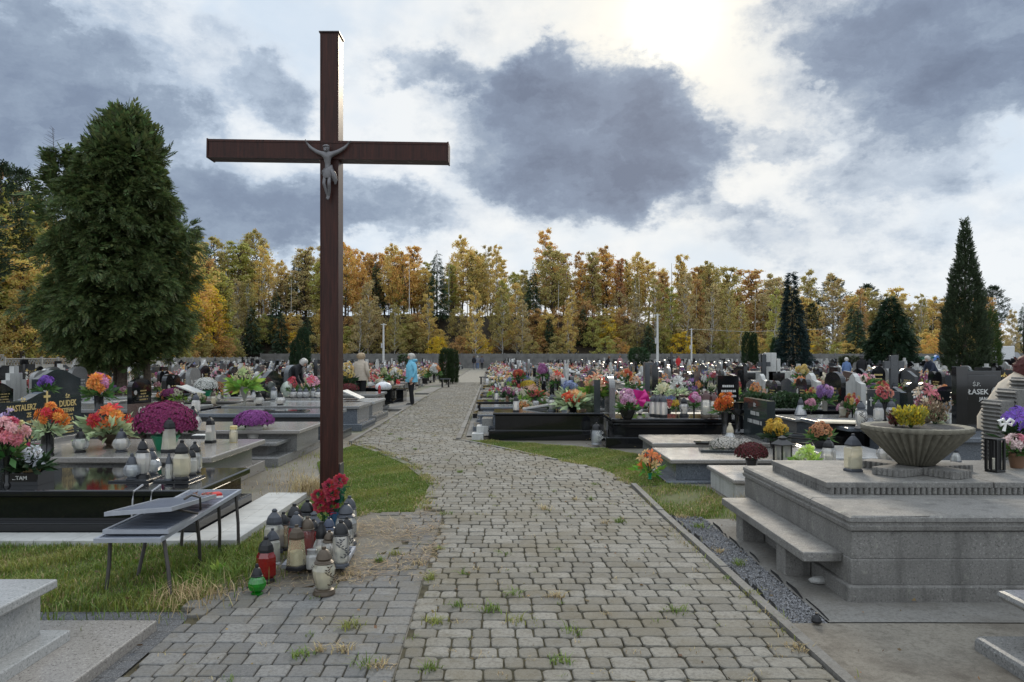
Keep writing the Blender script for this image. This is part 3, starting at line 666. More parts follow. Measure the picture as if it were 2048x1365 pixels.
def ornament_mesh(kind='vase', mat=None, seed=1):
    """moulded leaf and cross relief on a lantern's glass"""
    rg = random.Random(seed); mb = MB()
    for a in (0.4, 2.5, 4.6):
        M = Matrix.Rotation(a, 4, 'Z')
        r = .252
        for k in range(9):
            t = k / 8; z = .2 + .38 * t; ang = .12 * math.sin(6 * t); rr = .20 + .05 * math.sin(t * 2.6)
            for sgn in (-1, 1):
                mb.add([M @ Vector((rr + .004, ang, z)), M @ Vector((rr + .012, ang + sgn * .06, z + .02)), M @ Vector((rr + .006, ang + sgn * .09, z + .055)), M @ Vector((rr + .01, ang + sgn * .02, z + .04))], [(0, 1, 2, 3)])
    return mb.mesh('ornament', mat or LIDGREY)
def metal_lantern(label, px, ytop, ybase, z, wpx, name='metal_lantern', roof=True, mat=None, group=None, rz=0.4):
    p = gp(px, ybase, z); h = (ybase - ytop) * p.y / F; w = wpx * p.y / F * (0.72 if rz else 1.0) / 2
    m = mat or plain('black_painted_metal', (0.012, 0.012, 0.013), 0.3)
    root = thing(name, label, 'lantern', p, rz, group)
    top = h * (0.68 if roof else 0.95); t = w * (0.2 if roof else 0.34)
    MB().cbox(-w, w, -w, w, 0, h * .07, .004).build('base', m, root)
    mb = MB()
    for sx in (-1, 1):
        for sy in (-1, 1): mb.box(sx * w if sx < 0 else w - t, -w + t if sx < 0 else w, sy * w if sy < 0 else w - t, -w + t if sy < 0 else w, h * .07, top)
    if not roof:
        for k in range(4):
            M = Matrix.Rotation(k * math.pi / 2, 4, 'Z'); mb.box(-t * .3, t * .3, -w + .002, -w + t * .6, h * .07, top, M)
    mb.build('frame', m, root)
    if roof:
        mb = MB(); mb.lathe([(w * 1.75, 0), (w * 1.75, h * .02), (w * .55, h * .19), (w * .55, h * .22), (w * .75, h * .24), (w * .3, h * .29), (.003, h * .32)], 4, (0, 0, top), ph=math.pi / 4); mb.build('roof', m, root)
        mb = MB(); mb.box(-w + t, w - t, -w + t * .5, w - t * .5, h * .08, top - .002); mb.build('glass', GL_CLEAR, root)
    else:
        MB().cbox(-w, w, -w, w, top, h, .004).build('top_plate', m, root)
    mb = MB(); mb.lathe([(w * .4, h * .075), (w * .4, h * .4)], 12); mb.build('candle', WAX, root)
    return root

# ------------------------------------------------------------------ flowers
def blossom_geo(kind, rg, V, FI, off, M, size):
    """append one flower (in unit size facing +Z, then M) to python lists"""
    def q(pts):
        o = len(V); V.extend([M @ Vector(p) for p in pts]); FI.append((o, o + 1, o + 2, o + 3))
    if kind == 'rose': rings = [(.10, .30, .35, 5), (.16, .42, .24, 6), (.22, .55, .08, 7), (.25, .64, -.08, 8)]
    elif kind == 'dahlia': rings = [(.0, .30, .34, 7), (.03, .46, .26, 10), (.06, .58, .12, 12), (.08, .64, -.05, 13)]
    elif kind == 'lily': rings = [(.03, .70, .30, 5), (.03, .62, .12, 6), (.02, .45, -.02, 5), (0, .22, .4, 4)]
    elif kind == 'daisy': rings = [(.05, .62, .05, 12), (0, .14, .1, 6)]
    elif kind == 'ball': rings = [(0, .25, .5, 8), (.06, .42, .42, 12), (.1, .52, .26, 13), (.1, .56, .05, 13), (.1, .48, -.16, 12)]
    else: rings = [(.06, .5, .16, 5), (.0, .3, .26, 4)]
    for (r0, r1, lift, n) in rings:
        ph = rg.uniform(0, 6)
        for i in range(n):
            a = ph + 2 * math.pi * i / n + rg.uniform(-.12, .12); da = min(math.pi / n * (1.05 if kind in ('rose', 'ball') else .9), .30 if kind == 'lily' else .62)
            L = r1 * rg.uniform(.88, 1.1); c, s = math.cos(a), math.sin(a); rm = r0 + (L - r0) * .62
            zb = max(0.0, lift * .35); zm = lift * .95; zt = lift * rg.uniform(.8, 1.15) - (.04 if kind != 'rose' else -.03)
            q([(r0 * c, r0 * s, zb), (rm * math.cos(a - da), rm * math.sin(a - da), zm), (L * c, L * s, zt), (rm * math.cos(a + da), rm * math.sin(a + da), zm)])
BLO = {}
def blossom_mesh(kind, col, seed):
    key = (kind, col, seed % 3)
    if key not in BLO:
        V, FI = [], []; blossom_geo(kind, random.Random(seed % 3 + 11), V, FI, 0, Matrix.Identity(4), 1)
        me = bpy.data.meshes.new('flower_head'); me.from_pydata([tuple(v) for v in V], [], FI); me.materials.append(petal(col)); me.update(); BLO[key] = me
    return BLO[key]
VASES = {
 'vase': [(.5, 0), (.5, .05), (.3, .12), (.38, .5), (.5, .9), (.55, 1.0), (.48, 1.0), (.42, .8)],
 'urn': [(.45, 0), (.45, .06), (.2, .18), (.22, .3), (.75, .62), (1.0, 1.0), (.9, 1.0), (.6, .7)],
 'pot': [(.62, 0), (.66, .1), (.92, .85), (1.0, .86), (1.0, 1.0), (.9, 1.0), (.85, .8)],
 'bowl': [(.5, 0), (.62, .08), (.95, .7), (1.0, 1.0), (.9, 1.0), (.7, .6)],
 'cylinder': [(.8, 0), (.8, .05), (.72, .1), (.8, .9), (.9, 1.0), (.75, 1.0), (.7, .8)],
}
def vase_mesh(kind, r, h, mat, n=16): return MB().lathe([(a * r, b * h) for a, b in VASES[kind]], n).mesh('vase' if kind in ('vase', 'urn', 'cylinder') else 'pot', mat, 40)
def foliage(n, r, z0, zt, seed, size, mat, spread=1.0, up=.45):
    rg = np.random.default_rng(seed); a = rg.uniform(0, 6.283, n); e = rg.uniform(0.05, 1.0, n)
    out = np.stack([np.cos(a) * spread, np.sin(a) * spread, e * up * 2 - .15], 1); out = unit(out)
    P = out * (r * rg.uniform(.15, .75, n))[:, None]; P[:, 2] += z0; P[:, 2] = np.minimum(P[:, 2], zt)
    return np_mesh('foliage', leaves(P, size, rg, out * 1.6, 0.1, .17), 4, mat)
def bouquet(label, loc, w, h, cols, vase='vase', vmat=None, kind='dahlia', n=11, bs=.26, seed=1, leafm=None, vh=.36, vr=None, flat=.75, group=None, name='flower_bouquet', cat='flowers', nleaf=70, leafs=.34, lean=(0, 0), ph=None):
    """bouquet of width w and total height h (vase included) standing at loc"""
    rg = random.Random(seed); root = thing(name, label, cat, loc, 0, group)
    v0 = h * vh; vr = vr or w * .16
    if vase: obj('vase' if vase in ('vase', 'urn', 'cylinder') else 'pot', vase_mesh(vase, vr, v0, vmat or POTBLACK), root)
    cz = v0 + (h - v0) * .42
    obj('foliage', foliage(int(nleaf * 1.3), w * .6, v0 * .95, h, seed + 5, w * leafs, leafm or LEAFG), root)
    st = MB()
    rz = h - cz - w * bs * .25
    for i in range(n):
        t = (i + .5) / n; ph = math.acos(1 - 1.3 * t); a = i * 2.39996 + rg.uniform(-.2, .2)
        d = Vector((math.sin(ph) * math.cos(a), math.sin(ph) * math.sin(a), math.cos(ph)))
        rr_ = (w * .5 - w * bs * .42) * rg.uniform(.62, 1.12); p = Vector((d.x * rr_ + lean[0] * w * t, d.y * rr_ + lean[1] * w, cz + d.z * rz * rg.uniform(.78, 1.05)))
        c = cols[(i if len(cols) > 2 else rg.randrange(len(cols))) % len(cols)]
        kd = kind if isinstance(kind, str) else kind[cols.index(c) % len(kind)]
        o = obj('flower_head', blossom_mesh(kd, c, rg.randrange(3)), root, p); s = w * bs * rg.uniform(.6, 1.12); o.scale = (s, s, s)
        q = Vector((0, 0, 1)).rotation_difference((d + Vector((0, -.25, 0.05))).normalized()); o.rotation_mode = 'QUATERNION'; o.rotation_quaternion = q
        st.tube([(0, 0, v0 * .9), (p.x * .5, p.y * .5, (v0 + p.z) / 2), p - d * s * .05], [w * .012] * 3, 4)
    st.build('stems', LEAFD, root); return root
def bq(label, px, ytop, ybase, wpx, z, cols, Y=None, **k):
    p = gp(px, ybase, z) if Y is None else at(px, ybase, Y); s = p.y / F
    return bouquet(label, p, wpx * s * .88, (ybase - ytop) * s, cols, seed=k.pop('seed', int(px * 7 + ytop)), **k)
def mum(label, loc, w, h, col, pmat, seed=1, pot='pot', n=300, ph=.36, group=None, head=.055, low=False, leafm=None, name='chrysanthemum_pot', pr=.27, hole=.0):
    """dome of many small heads over a pot"""
    rg = np.random.default_rng(seed); root = thing(name, label, 'chrysanthemum', loc, 0, group)
    p0 = h * ph; obj('pot', vase_mesh(pot, w * pr, p0, pmat), root)
    cz = p0 + (h - p0) * .30; rz = h - cz; i = np.arange(n) + .5
    phi = np.arccos(1 - 1.18 * i / n); a = i * 2.39996
    lump = 1 + rg.uniform(-.07, .05, n)
    d = np.stack([np.sin(phi) * np.cos(a), np.sin(phi) * np.sin(a), np.cos(phi)], 1)
    P = d * np.stack([lump * w * .5, lump * w * .5, lump * rz], 1); P[:, 2] += cz
    hs = w * head; V = []
    npet = 5 if low else 8
    T1 = unit(np.cross(d, rand_dirs(n, rg))); T2 = np.cross(d, T1)
    for (rr, lift, m) in ((1.0, .25, npet), (.6, .55, max(4, npet - 2))):
        for k in range(m):
            b = 2 * math.pi * k / m + rg.uniform(0, .5, n)[:, None]
            A = (T1 * np.cos(b) + T2 * np.sin(b)) * hs * rr + d * hs * lift; B = (-T1 * np.sin(b) + T2 * np.cos(b)) * hs * rr * .42
            V.append(diamonds(P, A, B).reshape(n, 4, 3))
    V = np.concatenate(V, 1).reshape(-1, 3)
    me = np_mesh('blossoms', V, 4, petal(col)); o = obj('blossoms', me, root); o['kind'] = 'stuff'
    nl = 110 if low else 420
    a = rg.uniform(0, 6.283, nl); e = rg.uniform(-.35, .8, nl); rr = rg.uniform(.55, .97, nl)
    out = np.stack([np.cos(a) * np.cos(e), np.sin(a) * np.cos(e), np.sin(e)], 1); Q = out * np.stack([rr * w * .47, rr * w * .47, rr * rz * .9], 1); Q[:, 2] += cz; Q[:, 2] = np.maximum(Q[:, 2], p0 * .9)
    f = obj('foliage', np_mesh('foliage', leaves(Q, w * .10, rg, out, 0, .3), 4, leafm or LEAFD), root)
    return root
def mm(label, px, ytop, ybase, wpx, z, col, pmat, Y=None, **k):
    p = gp(px, ybase, z) if Y is None else at(px, ybase, Y); s = p.y / F
    return mum(label, p, wpx * s, (ybase - ytop) * s, col, pmat, seed=int(px + ytop), **k)

# ------------------------------------------------------------------ graves
def outline(kind, w, h):
    """headstone outline in (y, z), from the foot up"""
    n = 14; L = [(-w / 2, 0)]; 
    if kind == 'flat': L += [(-w / 2, h), (w / 2, h)]
    elif kind == 'arch': L += [(-w / 2 * math.cos(math.pi * i / n), h * .72 + h * .28 * math.sin(math.pi * i / n)) for i in range(n + 1)]
    elif kind == 'wave': L += [(-w / 2 + w * i / n, h * (.86 + .14 * math.sin(math.pi * (i / n * 1.6 - .25)))) for i in range(n + 1)]
    elif kind == 'crest': L += [(-w / 2 + w * i / n, h * (.83 + .17 * math.exp(-((i / n - .5) / .17) ** 2) - .05 * math.sin(math.pi * i / n))) for i in range(n + 1)]
    elif kind == 'slant': L += [(-w / 2, h), (w / 2 * .6, h * .9), (w / 2, h * .7)]
    elif kind == 'round': L += [(-w / 2, h * .3)] + [(-w / 2 * math.cos(math.pi * i / n), h * .45 + h * .55 * math.sin(math.pi * i / n)) for i in range(n + 1)]
    elif kind == 'gable': L += [(-w / 2, h * .7), (-w * .2, h * .78), (-w * .15, h * .9), (0, h), (w * .15, h * .9), (w * .2, h * .78), (w / 2, h * .7)]
    elif kind == 'heart': L += [(-w / 2, h * .75)] + [(-w / 4 - w / 4 * math.cos(math.pi * i / 7), h * .78 + h * .22 * math.sin(math.pi * i / 7)) for i in range(8)] + [(w / 4 - w / 4 * math.cos(math.pi * i / 7), h * .78 + h * .22 * math.sin(math.pi * i / 7)) for i in range(8)]
    elif kind == 'steps': L += [(-w / 2, h * .6), (-w * .3, h * .6), (-w * .3, h * .8), (-w * .12, h * .8), (-w * .12, h), (w * .12, h), (w * .12, h * .8), (w * .3, h * .8), (w * .3, h * .6), (w / 2, h * .6)]
    L += [(w / 2, 0)]
    o = []
    for p in L:
        if not o or (abs(p[0] - o[-1][0]) + abs(p[1] - o[-1][1])) > 1e-4: o.append(p)
    return o
def headstone(parent, kind, x, y0, y1, z0, h, th, mat, face=1, name='headstone'):
    """stone slab across y at x, its face towards +x (face=1) or -x"""
    w = y1 - y0; yc = (y0 + y1) / 2; L = outline(kind, w, h)
    mb = MB(); mb.prism([(x - th / 2, yc + a, z0 + b) for a, b in L], (th, 0, 0))
    return mb.build(name, mat, parent)
def rows_of_lettering(parent, x, yc, z, w, h, n, mat, face, seed=1):
    """worn unreadable lines of engraved letters, as thin raised strokes"""
    rg = random.Random(seed); mb = MB(); lh = h / n
    for i in range(n):
        L = w * rg.uniform(.45, .95); y = yc - L / 2; zz = z + h - (i + .5) * lh
        while y < yc + L / 2:
            k = lh * rg.uniform(.18, .4)
            mb.box(x, x + .003 * face, y, y + k * .55, zz - lh * .22, zz + lh * .22) if face > 0 else mb.box(x - .003, x, y, y + k * .55, zz - lh * .22, zz + lh * .22)
            y += k * (1.1 if rg.random() < .85 else 2.2)
    mb.build('inscription', mat, parent)
def small_cross(parent, x, yc, z, h, mat, face):
    mb = MB(); t = h * .07; a, b = (x, x + .006) if face > 0 else (x - .006, x)
    mb.box(a, b, yc - t, yc + t, z, z + h); mb.box(a, b, yc - h * .3, yc - t, z + h * .62, z + h * .62 + 2 * t); mb.box(a, b, yc + t, yc + h * .3, z + h * .62, z + h * .62 + 2 * t)
    mb.build('cross_ornament', mat, parent)
def oval(parent, x, yc, z, r, face):
    M = Matrix.Translation((x, yc, z)) @ Matrix.Rotation(R(90) * face, 4, 'Y')
    MB().lathe([(r, 0), (r * .98, .008)], 18, M=M, sx=1.35).build('portrait_oval', plain('portrait_enamel', (0.4, 0.4, 0.38), 0.2, var=.7, vscale=30), parent)
def grave_box(root, x0, x1, y0, y1, z, body, slab, plinth=.12, over=.05, th=.07, base=True, inset=.0, z0=-.03, bmat=None, edge=.012):
    """plinth, body, cover slab in scene coordinates (parts of root, which stands at the origin)"""
    if base: MB().cbox(x0 - .06, x1 + .06, y0 - .06, y1 + .06, z0, plinth, edge).build('plinth', bmat or body, root)
    MB().cbox(x0 + over, x1 - over, y0 + over, y1 - over, plinth + .001 if base else z0, z - th, .006).build('grave_body', body, root)
    MB().cbox(x0, x1, y0, y1, z - th + .001, z, edge, bot=True).build('cover_slab', slab, root)
def settle(root, loc):
    """stand the thing's Empty at its base while its parts stay where they are"""
    loc = Vector(loc); root.location = loc
    for c in root.children: c.location = Vector(c.location) - loc
    return root
def text_on(root, body, size, mat, x, y, z, face, name='inscription', sy=1.0):
    """lettering on a stone face looking along +x (face=1) or -x, or towards the viewer (face=0)"""
    me = text_mesh(body, size, mat, .0025, name)
    rz = {1: 90, -1: -90, 0: 0}[face]
    o = obj(name, me, root, (x, y, z), (R(90), 0, R(rz))); o.scale = (sy, 1, 1); return o

# ============ foot of the picture, cross side: pale granite tomb corner
g = thing('grave', 'pale grey granite tomb whose polished corner juts in at the foot of the dark pavers', 'grave')
MB().cbox(-4.2, -2.03, 2.4, 4.23, -.03, .045, .008).build('base_slab', WARMG, g)
MB().cbox(-4.2, -2.345, 2.4, 3.93, .046, .10, .006).build('plinth', PALEG, g)
MB().cbox(-4.2, -2.46, 2.4, 3.86, .101, .335, .004).build('grave_body', PALEG, g)
MB().cbox(-4.2, -2.385, 2.4, 3.885, .336, .384, .008, bot=True).build('cover_slab', PALEG, g)
settle(g, (-3.1, 3.3, 0))

# ============ near black tomb
g = thing('grave', 'wide black polished tomb behind the grey folding trays, lanterns on two dark plaques', 'grave')
MB().cbox(-5.3, -2.76, 6.46, 7.85, -.03, .10, .008).build('plinth', BLACK, g)
MB().cbox(-5.25, -2.84, 6.56, 7.75, .101, .315, .004).build('grave_body', BLACK, g)
MB().cbox(-5.3, -2.76, 6.48, 7.80, .316, .381, .012, bot=True).build('cover_slab', BLACK, g)
mb = MB(); L = outline('wave', 1.25, .62); mb.prism([(-5.06, 7.0 + a, .381 + b) for a, b in L], (.10, 0, 0)); mb.build('headstone', SLATE, g)
oval(g, -4.958, 7.36, .82, .085, 1)
rows_of_lettering(g, -4.959, 7.52, .52, .22, .34, 5, GOLD, 1, 3)
MB().cbox(-4.62, -4.30, 6.7, 6.95, .382, .50, .006).build('name_plaque', BLACK, g)
text_on(g, '...TAM', .05, SILV, -4.46, 6.697, .45, 0)
settle(g, (-4.0, 7.1, 0))
for (nm, a, b) in (('first', (236, 968), (312, 950)), ('second', (325, 968), (388, 950))):
    p, q = gp(*a, .385), gp(*b, .385)
    t = thing('plaque', 'thin black stone tray under %s lanterns on the black tomb' % ('round clear' if nm == 'first' else 'slim and hexagonal'), 'plaque', (p + q) / 2)
    MB().cbox(-.19 if nm == 'first' else -.17, .19 if nm == 'first' else .17, -.17, .2, -.003, .012, .003).build('plate', BLACK, t); MB().cbox(-.15, .15, -.14, .16, .0122, .018, .002).build('raised_edge', DARKG, t)
Z1 = .402
lan('round clear lantern with grey cap, in front on the black tomb', 'round', 264, 907, 959, Z1, gl=GL_BLUE, lid=LIDGREY)
lan('tall clear lantern with pointed black cap behind the round one on the black tomb', 'vase', 286, 878, 957, Z1, gl=GL_MILK, lid=LIDDARK, wide=.85)
lan('small round lantern peeping out beside the tall black-capped one', 'round', 304, 896, 950, Z1, gl=GL_BLUE, lid=LIDGREY)
lan('slim clear ribbed lantern, smallest of the four on the second plaque', 'slim', 338, 907, 961, Z1, gl=GL_CLEAR, lid=LIDGREY)
lan('six-sided clear lantern holding a cream candle on the second plaque', 'hexagon', 364, 880, 960, Z1, gl=GL_CREAM, lid=LIDDARK)
lan('clear hexagonal lantern half hidden behind the cream candle one', 'hexagon', 383, 896, 952, Z1, gl=GL_CLEAR, lid=LIDDARK)
lan('tall lantern at the back of the second plaque, black cap', 'hexagon', 390, 883, 947, Z1, gl=GL_CLEAR, lid=LIDDARK)
mb = MB(); ST = plain('brushed_steel', (.35, .35, .36), .35, .7)
for (px, py) in ((240, 990), (291, 985)):
    p = gp(px, py, .383); rr = thing('prop_rod', 'thin metal rod leaning against the black tomb %s' % ('by the first plaque' if px < 260 else 'between the plaques'), 'rod', (p.x, 6.46, 0))
    MB().tube([(0, -.03, -.02), (0, .005, .3), (0.004, .012, .37), (.03, .12, .41)], .009, 6).build('rod', ST, rr)
bq('pink carnation ball with dark glass vase at the picture edge on the black tomb', 14, 826, 972, 100, .381, [(.62, .07, .12), (.75, .22, .26), (.80, .42, .42)], kind='dahlia', n=16, bs=.34, vmat=POTBLACK, vh=.42, leafm=LEAFG)
bq('lilac orchid sprays rising above the pink carnations', 14, 812, 965, 58, .381, [(.42, .30, .55), (.52, .40, .62)], kind='lily', n=9, bs=.36, vmat=POTBLACK, vh=.45)
bq('yellow pansies between the lilac sprays and the dark headstone', 38, 836, 962, 46, .381, [(.75, .62, .12), (.72, .66, .30)], kind='rose', n=7, bs=.42, vmat=POTBLACK, vh=.4)
bq('white and crimson lilies over dark leaves in a tan pot on the black tomb', 60, 888, 968, 78, .381, [(.70, .72, .78), (.45, .03, .12), (.70, .72, .78)], kind='lily', n=6, bs=.42, vase='pot', vmat=POTTAN, vh=.42, vr=.095, leafm=LEAFD, nleaf=140)

# ============ double granite tomb with the gold-lettered dark stone
g = thing('grave', 'double warm grey granite tomb with a gold-lettered dark wavy headstone', 'grave')
MB().cbox(-6.3, -3.44, 8.05, 10.3, -.03, .11, .01).build('plinth', WARMG, g)
MB().cbox(-6.3, -3.50, 8.28, 9.95, .111, .365, .004).build('grave_body', MIDG, g)
MB().cbox(-6.3, -3.34, 8.20, 10.02, .366, .436, .012, bot=True).build('cover_slab', WARMG, g)
mb = MB(); L = outline('crest', 1.62, .70); mb.prism([(-6.08, 9.42 + a, .436 + b) for a, b in L], (.12, 0, 0)); mb.build('headstone', SLATE, g)
MB().cbox(-6.1, -5.9, 8.58, 10.26, .437, .50, .005).build('headstone_foot', MIDG, g)
fx = -5.957
text_on(g, 'Ś.P.', .065, GOLD, fx, 9.02, 1.02, 1); text_on(g, 'MASTALERZ', .105, GOLD, fx, 8.99, .925, 1, sy=.95); text_on(g, 'ZE', .078, GOLD, fx, 9.12, .83, 1); rows_of_lettering(g, -5.959, 9.1, .52, .5, .26, 4, GOLD, 1, 5)
text_on(g, 'Ś.P.', .065, GOLD, fx, 9.92, 1.02, 1); text_on(g, 'DUDEK', .115, GOLD, fx, 9.92, .925, 1); text_on(g, 'STEFAN', .078, GOLD, fx, 9.92, .835, 1)
rows_of_lettering(g, -5.959, 9.92, 0.755, .34, .04, 1, GOLD, 1, 775); text_on(g, 'GIZELA', .078, GOLD, fx, 9.92, .715, 1); rows_of_lettering(g, -5.959, 9.92, 0.635, .34, .04, 1, GOLD, 1, 655); text_on(g, 'LESZEK', .078, GOLD, fx, 9.92, .595, 1); rows_of_lettering(g, -5.959, 9.92, 0.520, .34, .04, 1, GOLD, 1, 540)
small_cross(g, fx, 9.47, .89, .22, GOLD, 1)
settle(g, (-4.8, 9.1, 0))
Z2 = .438
bq('orange and red dahlias in a square black vase before the gold-lettered stone', 95, 802, 911, 74, Z2, [(.85, .30, .02), (.85, .35, .03), (.68, .02, .015), (.85, .28, .02)], kind='dahlia', n=9, bs=.42, vmat=POTBLACK, vase='cylinder', vh=.45, vr=.085, leafm=LEAFV, lean=(.15, 0))
lan('round clear lantern standing alone between the dahlias and the bronze bowl', 'round', 161, 857, 905, Z2, gl=GL_CLEAR, lid=LIDDARK)
bq('red and orange silk lilies in a footed bronze bowl on the granite tomb', 218, 808, 896, 100, Z2, [(.72, .03, .02), (.85, .33, .03), (.80, .20, .02), (.60, .02, .02)], kind=['lily', 'dahlia'], n=12, bs=.30, vase='urn', vmat=LIDBRZ, vh=.33, vr=.15, leafm=LEAFV, nleaf=110)
lan('frosted patterned lantern with grey dome lid beside the bronze bowl', 'round', 243, 857, 904, Z2, gl=GL_MILK, lid=LIDGREY, wide=1.1)
mm('huge magenta chrysanthemum dome wrapped in green foil', 331, 805, 899, 112, Z2, (.30, .018, .13), POTGREEN, n=520, ph=.3, head=.042, pr=.24)
lan('tall facetted pyramid lantern in front of the magenta chrysanthemums', 'pyramid', 339, 836, 905, Z2, gl=GL_CREAM, lid=LIDDARK)
lan('facetted pyramid lantern on the tomb corner past the magenta chrysanthemums', 'pyramid', 420, 833, 886, Z2, gl=GL_MILK, lid=LIDDARK)
lan('little yellow lantern near the granite tomb edge', 'jar', 467, 852, 885, Z2, gl=GL_CREAM, lid=plain('pale_gold_lid', (.62, .5, .22), .4), wide=.9)

# ============ stepped granite tomb with the purple chrysanthemum
g = thing('grave', 'stepped grey granite tomb carrying the purple chrysanthemum in a white basket', 'grave')
MB().cbox(-5.9, -3.35, 10.6, 12.9, -.03, .10, .01).build('plinth', MIDG, g)
MB().cbox(-5.5, -3.62, 10.95, 11.85, .101, .245, .004).build('lower_body', MIDG, g)
MB().cbox(-5.5, -3.42, 10.75, 11.85, .246, .30, .01, bot=True).build('lower_slab', MIDG, g)
MB().cbox(-5.9, -3.3, 11.35, 12.6, .101, .375, .004).build('grave_body', MIDG, g)
MB().cbox(-5.9, -3.22, 11.2, 12.7, .376, .436, .012, bot=True).build('cover_slab', WARMG, g)
mb = MB(); mb.prism([(-5.75, 11.05, .3), (-5.75, 11.05, .84), (-5.75, 12.65, .80), (-5.75, 12.65, .3)], (.14, 0, 0)); mb.build('headstone', BROWNG, g)
text_on(g, 'GO', .16, SILV, -5.606, 11.22, .73, 1); text_on(g, 'GO', .16, SILV, -5.606, 12.5, .71, 1)
settle(g, (-4.5, 11.7, 0))
mm('purple chrysanthemum dome in a white wicker basket', 508, 822, 876, 74, .302, (.32, .06, .32), POTWHITE, n=360, ph=.44, head=.05, pr=.25)
lan('white round lantern just behind the magenta dome', 'round', 386, 812, 862, .438, gl=GL_MILK, lid=LIDDARK)
p = gp(404, 875, .44); t = thing('plaque', 'small white open plaque between the magenta dome and the pyramid lantern', 'plaque', p); MB().cbox(-.12, .12, -.08, .08, .0, .03, .004).build('plate', DARKG, t); MB().cbox(-.11, .11, -.07, .07, .031, .04, .004).build('page', WHITE, t)

# ============ dark granite tomb with the white lanterns
g = thing('grave', 'long dark grey granite tomb whose two white lanterns stand left of the tall cross', 'grave')
g['label'] = 'long dark grey granite tomb with white lanterns reaching behind the tall cross'
MB().cbox(-6.0, -3.25, 13.6, 15.0, -.03, .12, .01).build('plinth', DARKG, g)
MB().cbox(-5.9, -3.45, 13.75, 14.95, .121, .425, .004).build('grave_body', DARKG, g)
MB().cbox(-6.0, -3.35, 13.65, 15.0, .426, .5, .012, bot=True).build('cover_slab', BLUEG, g)
MB().cbox(-4.9, -3.9, 13.9, 14.3, .501, .53, .006).build('dark_plate', BLACK, g)
settle(g, (-4.6, 14.3, 0))
Z4 = .503
lan('white bulb lantern with black cap nearest the stone vase', 'round', 518, 783, 811, Z4, gl=GL_MILK, lid=LIDDARK, candle=False, wide=1.15)
lan('white bulb lantern with black cap between the stone vase and the cross', 'round', 561, 783, 811, Z4 + .03, gl=GL_MILK, lid=LIDDARK, candle=False, wide=1.15)
bq('cream gladioli and broad green leaves in a grey stone vase', 489, 733, 811, 58, Z4, [(.62, .55, .40), (.55, .50, .30), (.40, .50, .20)], kind='lily', n=9, bs=.3, vase='urn', vmat=POTSTONE, vh=.48, vr=.10, leafm=LEAFL, nleaf=90, leafs=.5)
for i, (px, gl_) in enumerate(((587, GL_MILK), (600, GL_MILK), (612, GL_MILK), (627, GL_MILK), (637, GL_MILK))):
    lan(['white lantern starting the row behind the dark tomb', 'second white lantern of the row behind the dark tomb', 'middle white lantern of the row behind the dark tomb', 'vase-shaped white lantern second from the cross in the row', 'white lantern half hidden by the cross post'][i], 'round' if i != 3 else 'vase', px, 775, 797, .5, gl=gl_, lid=LIDGREY, candle=False, wide=1.2)
p = gp(572, 795, .5); t = thing('egg_lantern', 'pale greenish egg-shaped balloon lantern leaning among the white lanterns', 'lantern', p)
M = Matrix.Translation((0, 0, .2)) @ Matrix.Rotation(R(18), 4, 'Y'); MB().lathe([(.03, -.22), (.12, -.16), (.15, 0), (.12, .14), (.05, .21), (.01, .225)], 18, M=M).build('globe', plain('pale_green_glass', (.5, .56, .48), .2), t, smooth=50); MB().lathe([(.07, 0), (.05, .04)], 12).build('base', LIDDARK, t)
bq('red gerberas on long stems behind the egg-shaped lantern', 585, 750, 795, 34, .5, [(.55, .03, .05), (.6, .08, .1)], kind='daisy', n=6, bs=.5, vmat=POTBLACK, vh=.3)
bq('red and pink gerberas beside the cross post', 624, 748, 795, 40, .5, [(.6, .05, .08), (.75, .35, .45)], kind='daisy', n=7, bs=.5, vmat=POTBLACK, vh=.3)
metal_lantern('small grey house lantern beside the stone vase', 527, 751, 778, .5, 11); metal_lantern('grey house lantern next to its twin', 539, 751, 776, .5, 11)
lan('dark grey cylinder lantern between the house lanterns and the egg', 'cylinder', 548, 772, 800, .5, gl=GL_BLUE, lid=LIDGREY, wide=1.3)

# graves continuing beside the path beyond the cross
def simple_grave(label, x0, x1, y0, y1, z, body, slab, hs=None, over=.06, plinth=.12, group=None):
    g = thing('grave', label, 'grave', group=group); grave_box(g, x0, x1, y0, y1, z, body, slab, plinth, over)
    if hs: headstone(g, hs[0], hs[1], hs[2], hs[3], z, hs[4], .12, hs[5])
    return settle(g, ((x0 + x1) / 2, (y0 + y1) / 2, 0))
simple_grave('grey granite tomb with a sloped book plaque right behind the cross', -6.2, -3.25, 15.75, 17.2, .50, BLUEG, MIDG)
simple_grave('low pale granite tomb with a wide step ahead of the beige-jacketed woman', -6.3, -3.35, 18.0, 19.6, .46, MIDG, PALEG, ('wave', -6.1, 18.1, 19.5, .75, BLACK))
simple_grave('dark granite tomb with a red glass lantern beside the blue-jacketed woman', -6.4, -3.7, 20.2, 21.9, .52, DARKG, MIDG, ('arch', -6.2, 20.3, 21.8, .8, DARKG))
simple_grave('black tomb reached by a dark bench next to the blue-jacketed woman', -6.6, -3.9, 24.0, 25.6, .55, BLACK, BLACK, ('flat', -6.4, 24.1, 25.5, .9, BLACK))
p = gp(702, 800, .5); t = thing('book_plaque', 'white open book plaque leaning beside the cross post', 'plaque', p)
for s in (-1, 1):
    M = Matrix.Rotation(R(24), 4, 'Y') @ Matrix.Translation((0, s * .15, .13)); MB().cbox(-.24, .24, -.145, .145, 0, .025, .005, M).build('page', WHITEST, t)
MB().cbox(-.2, .2, -.28, .28, 0, .02, .004).build('stand', DARKG, t)
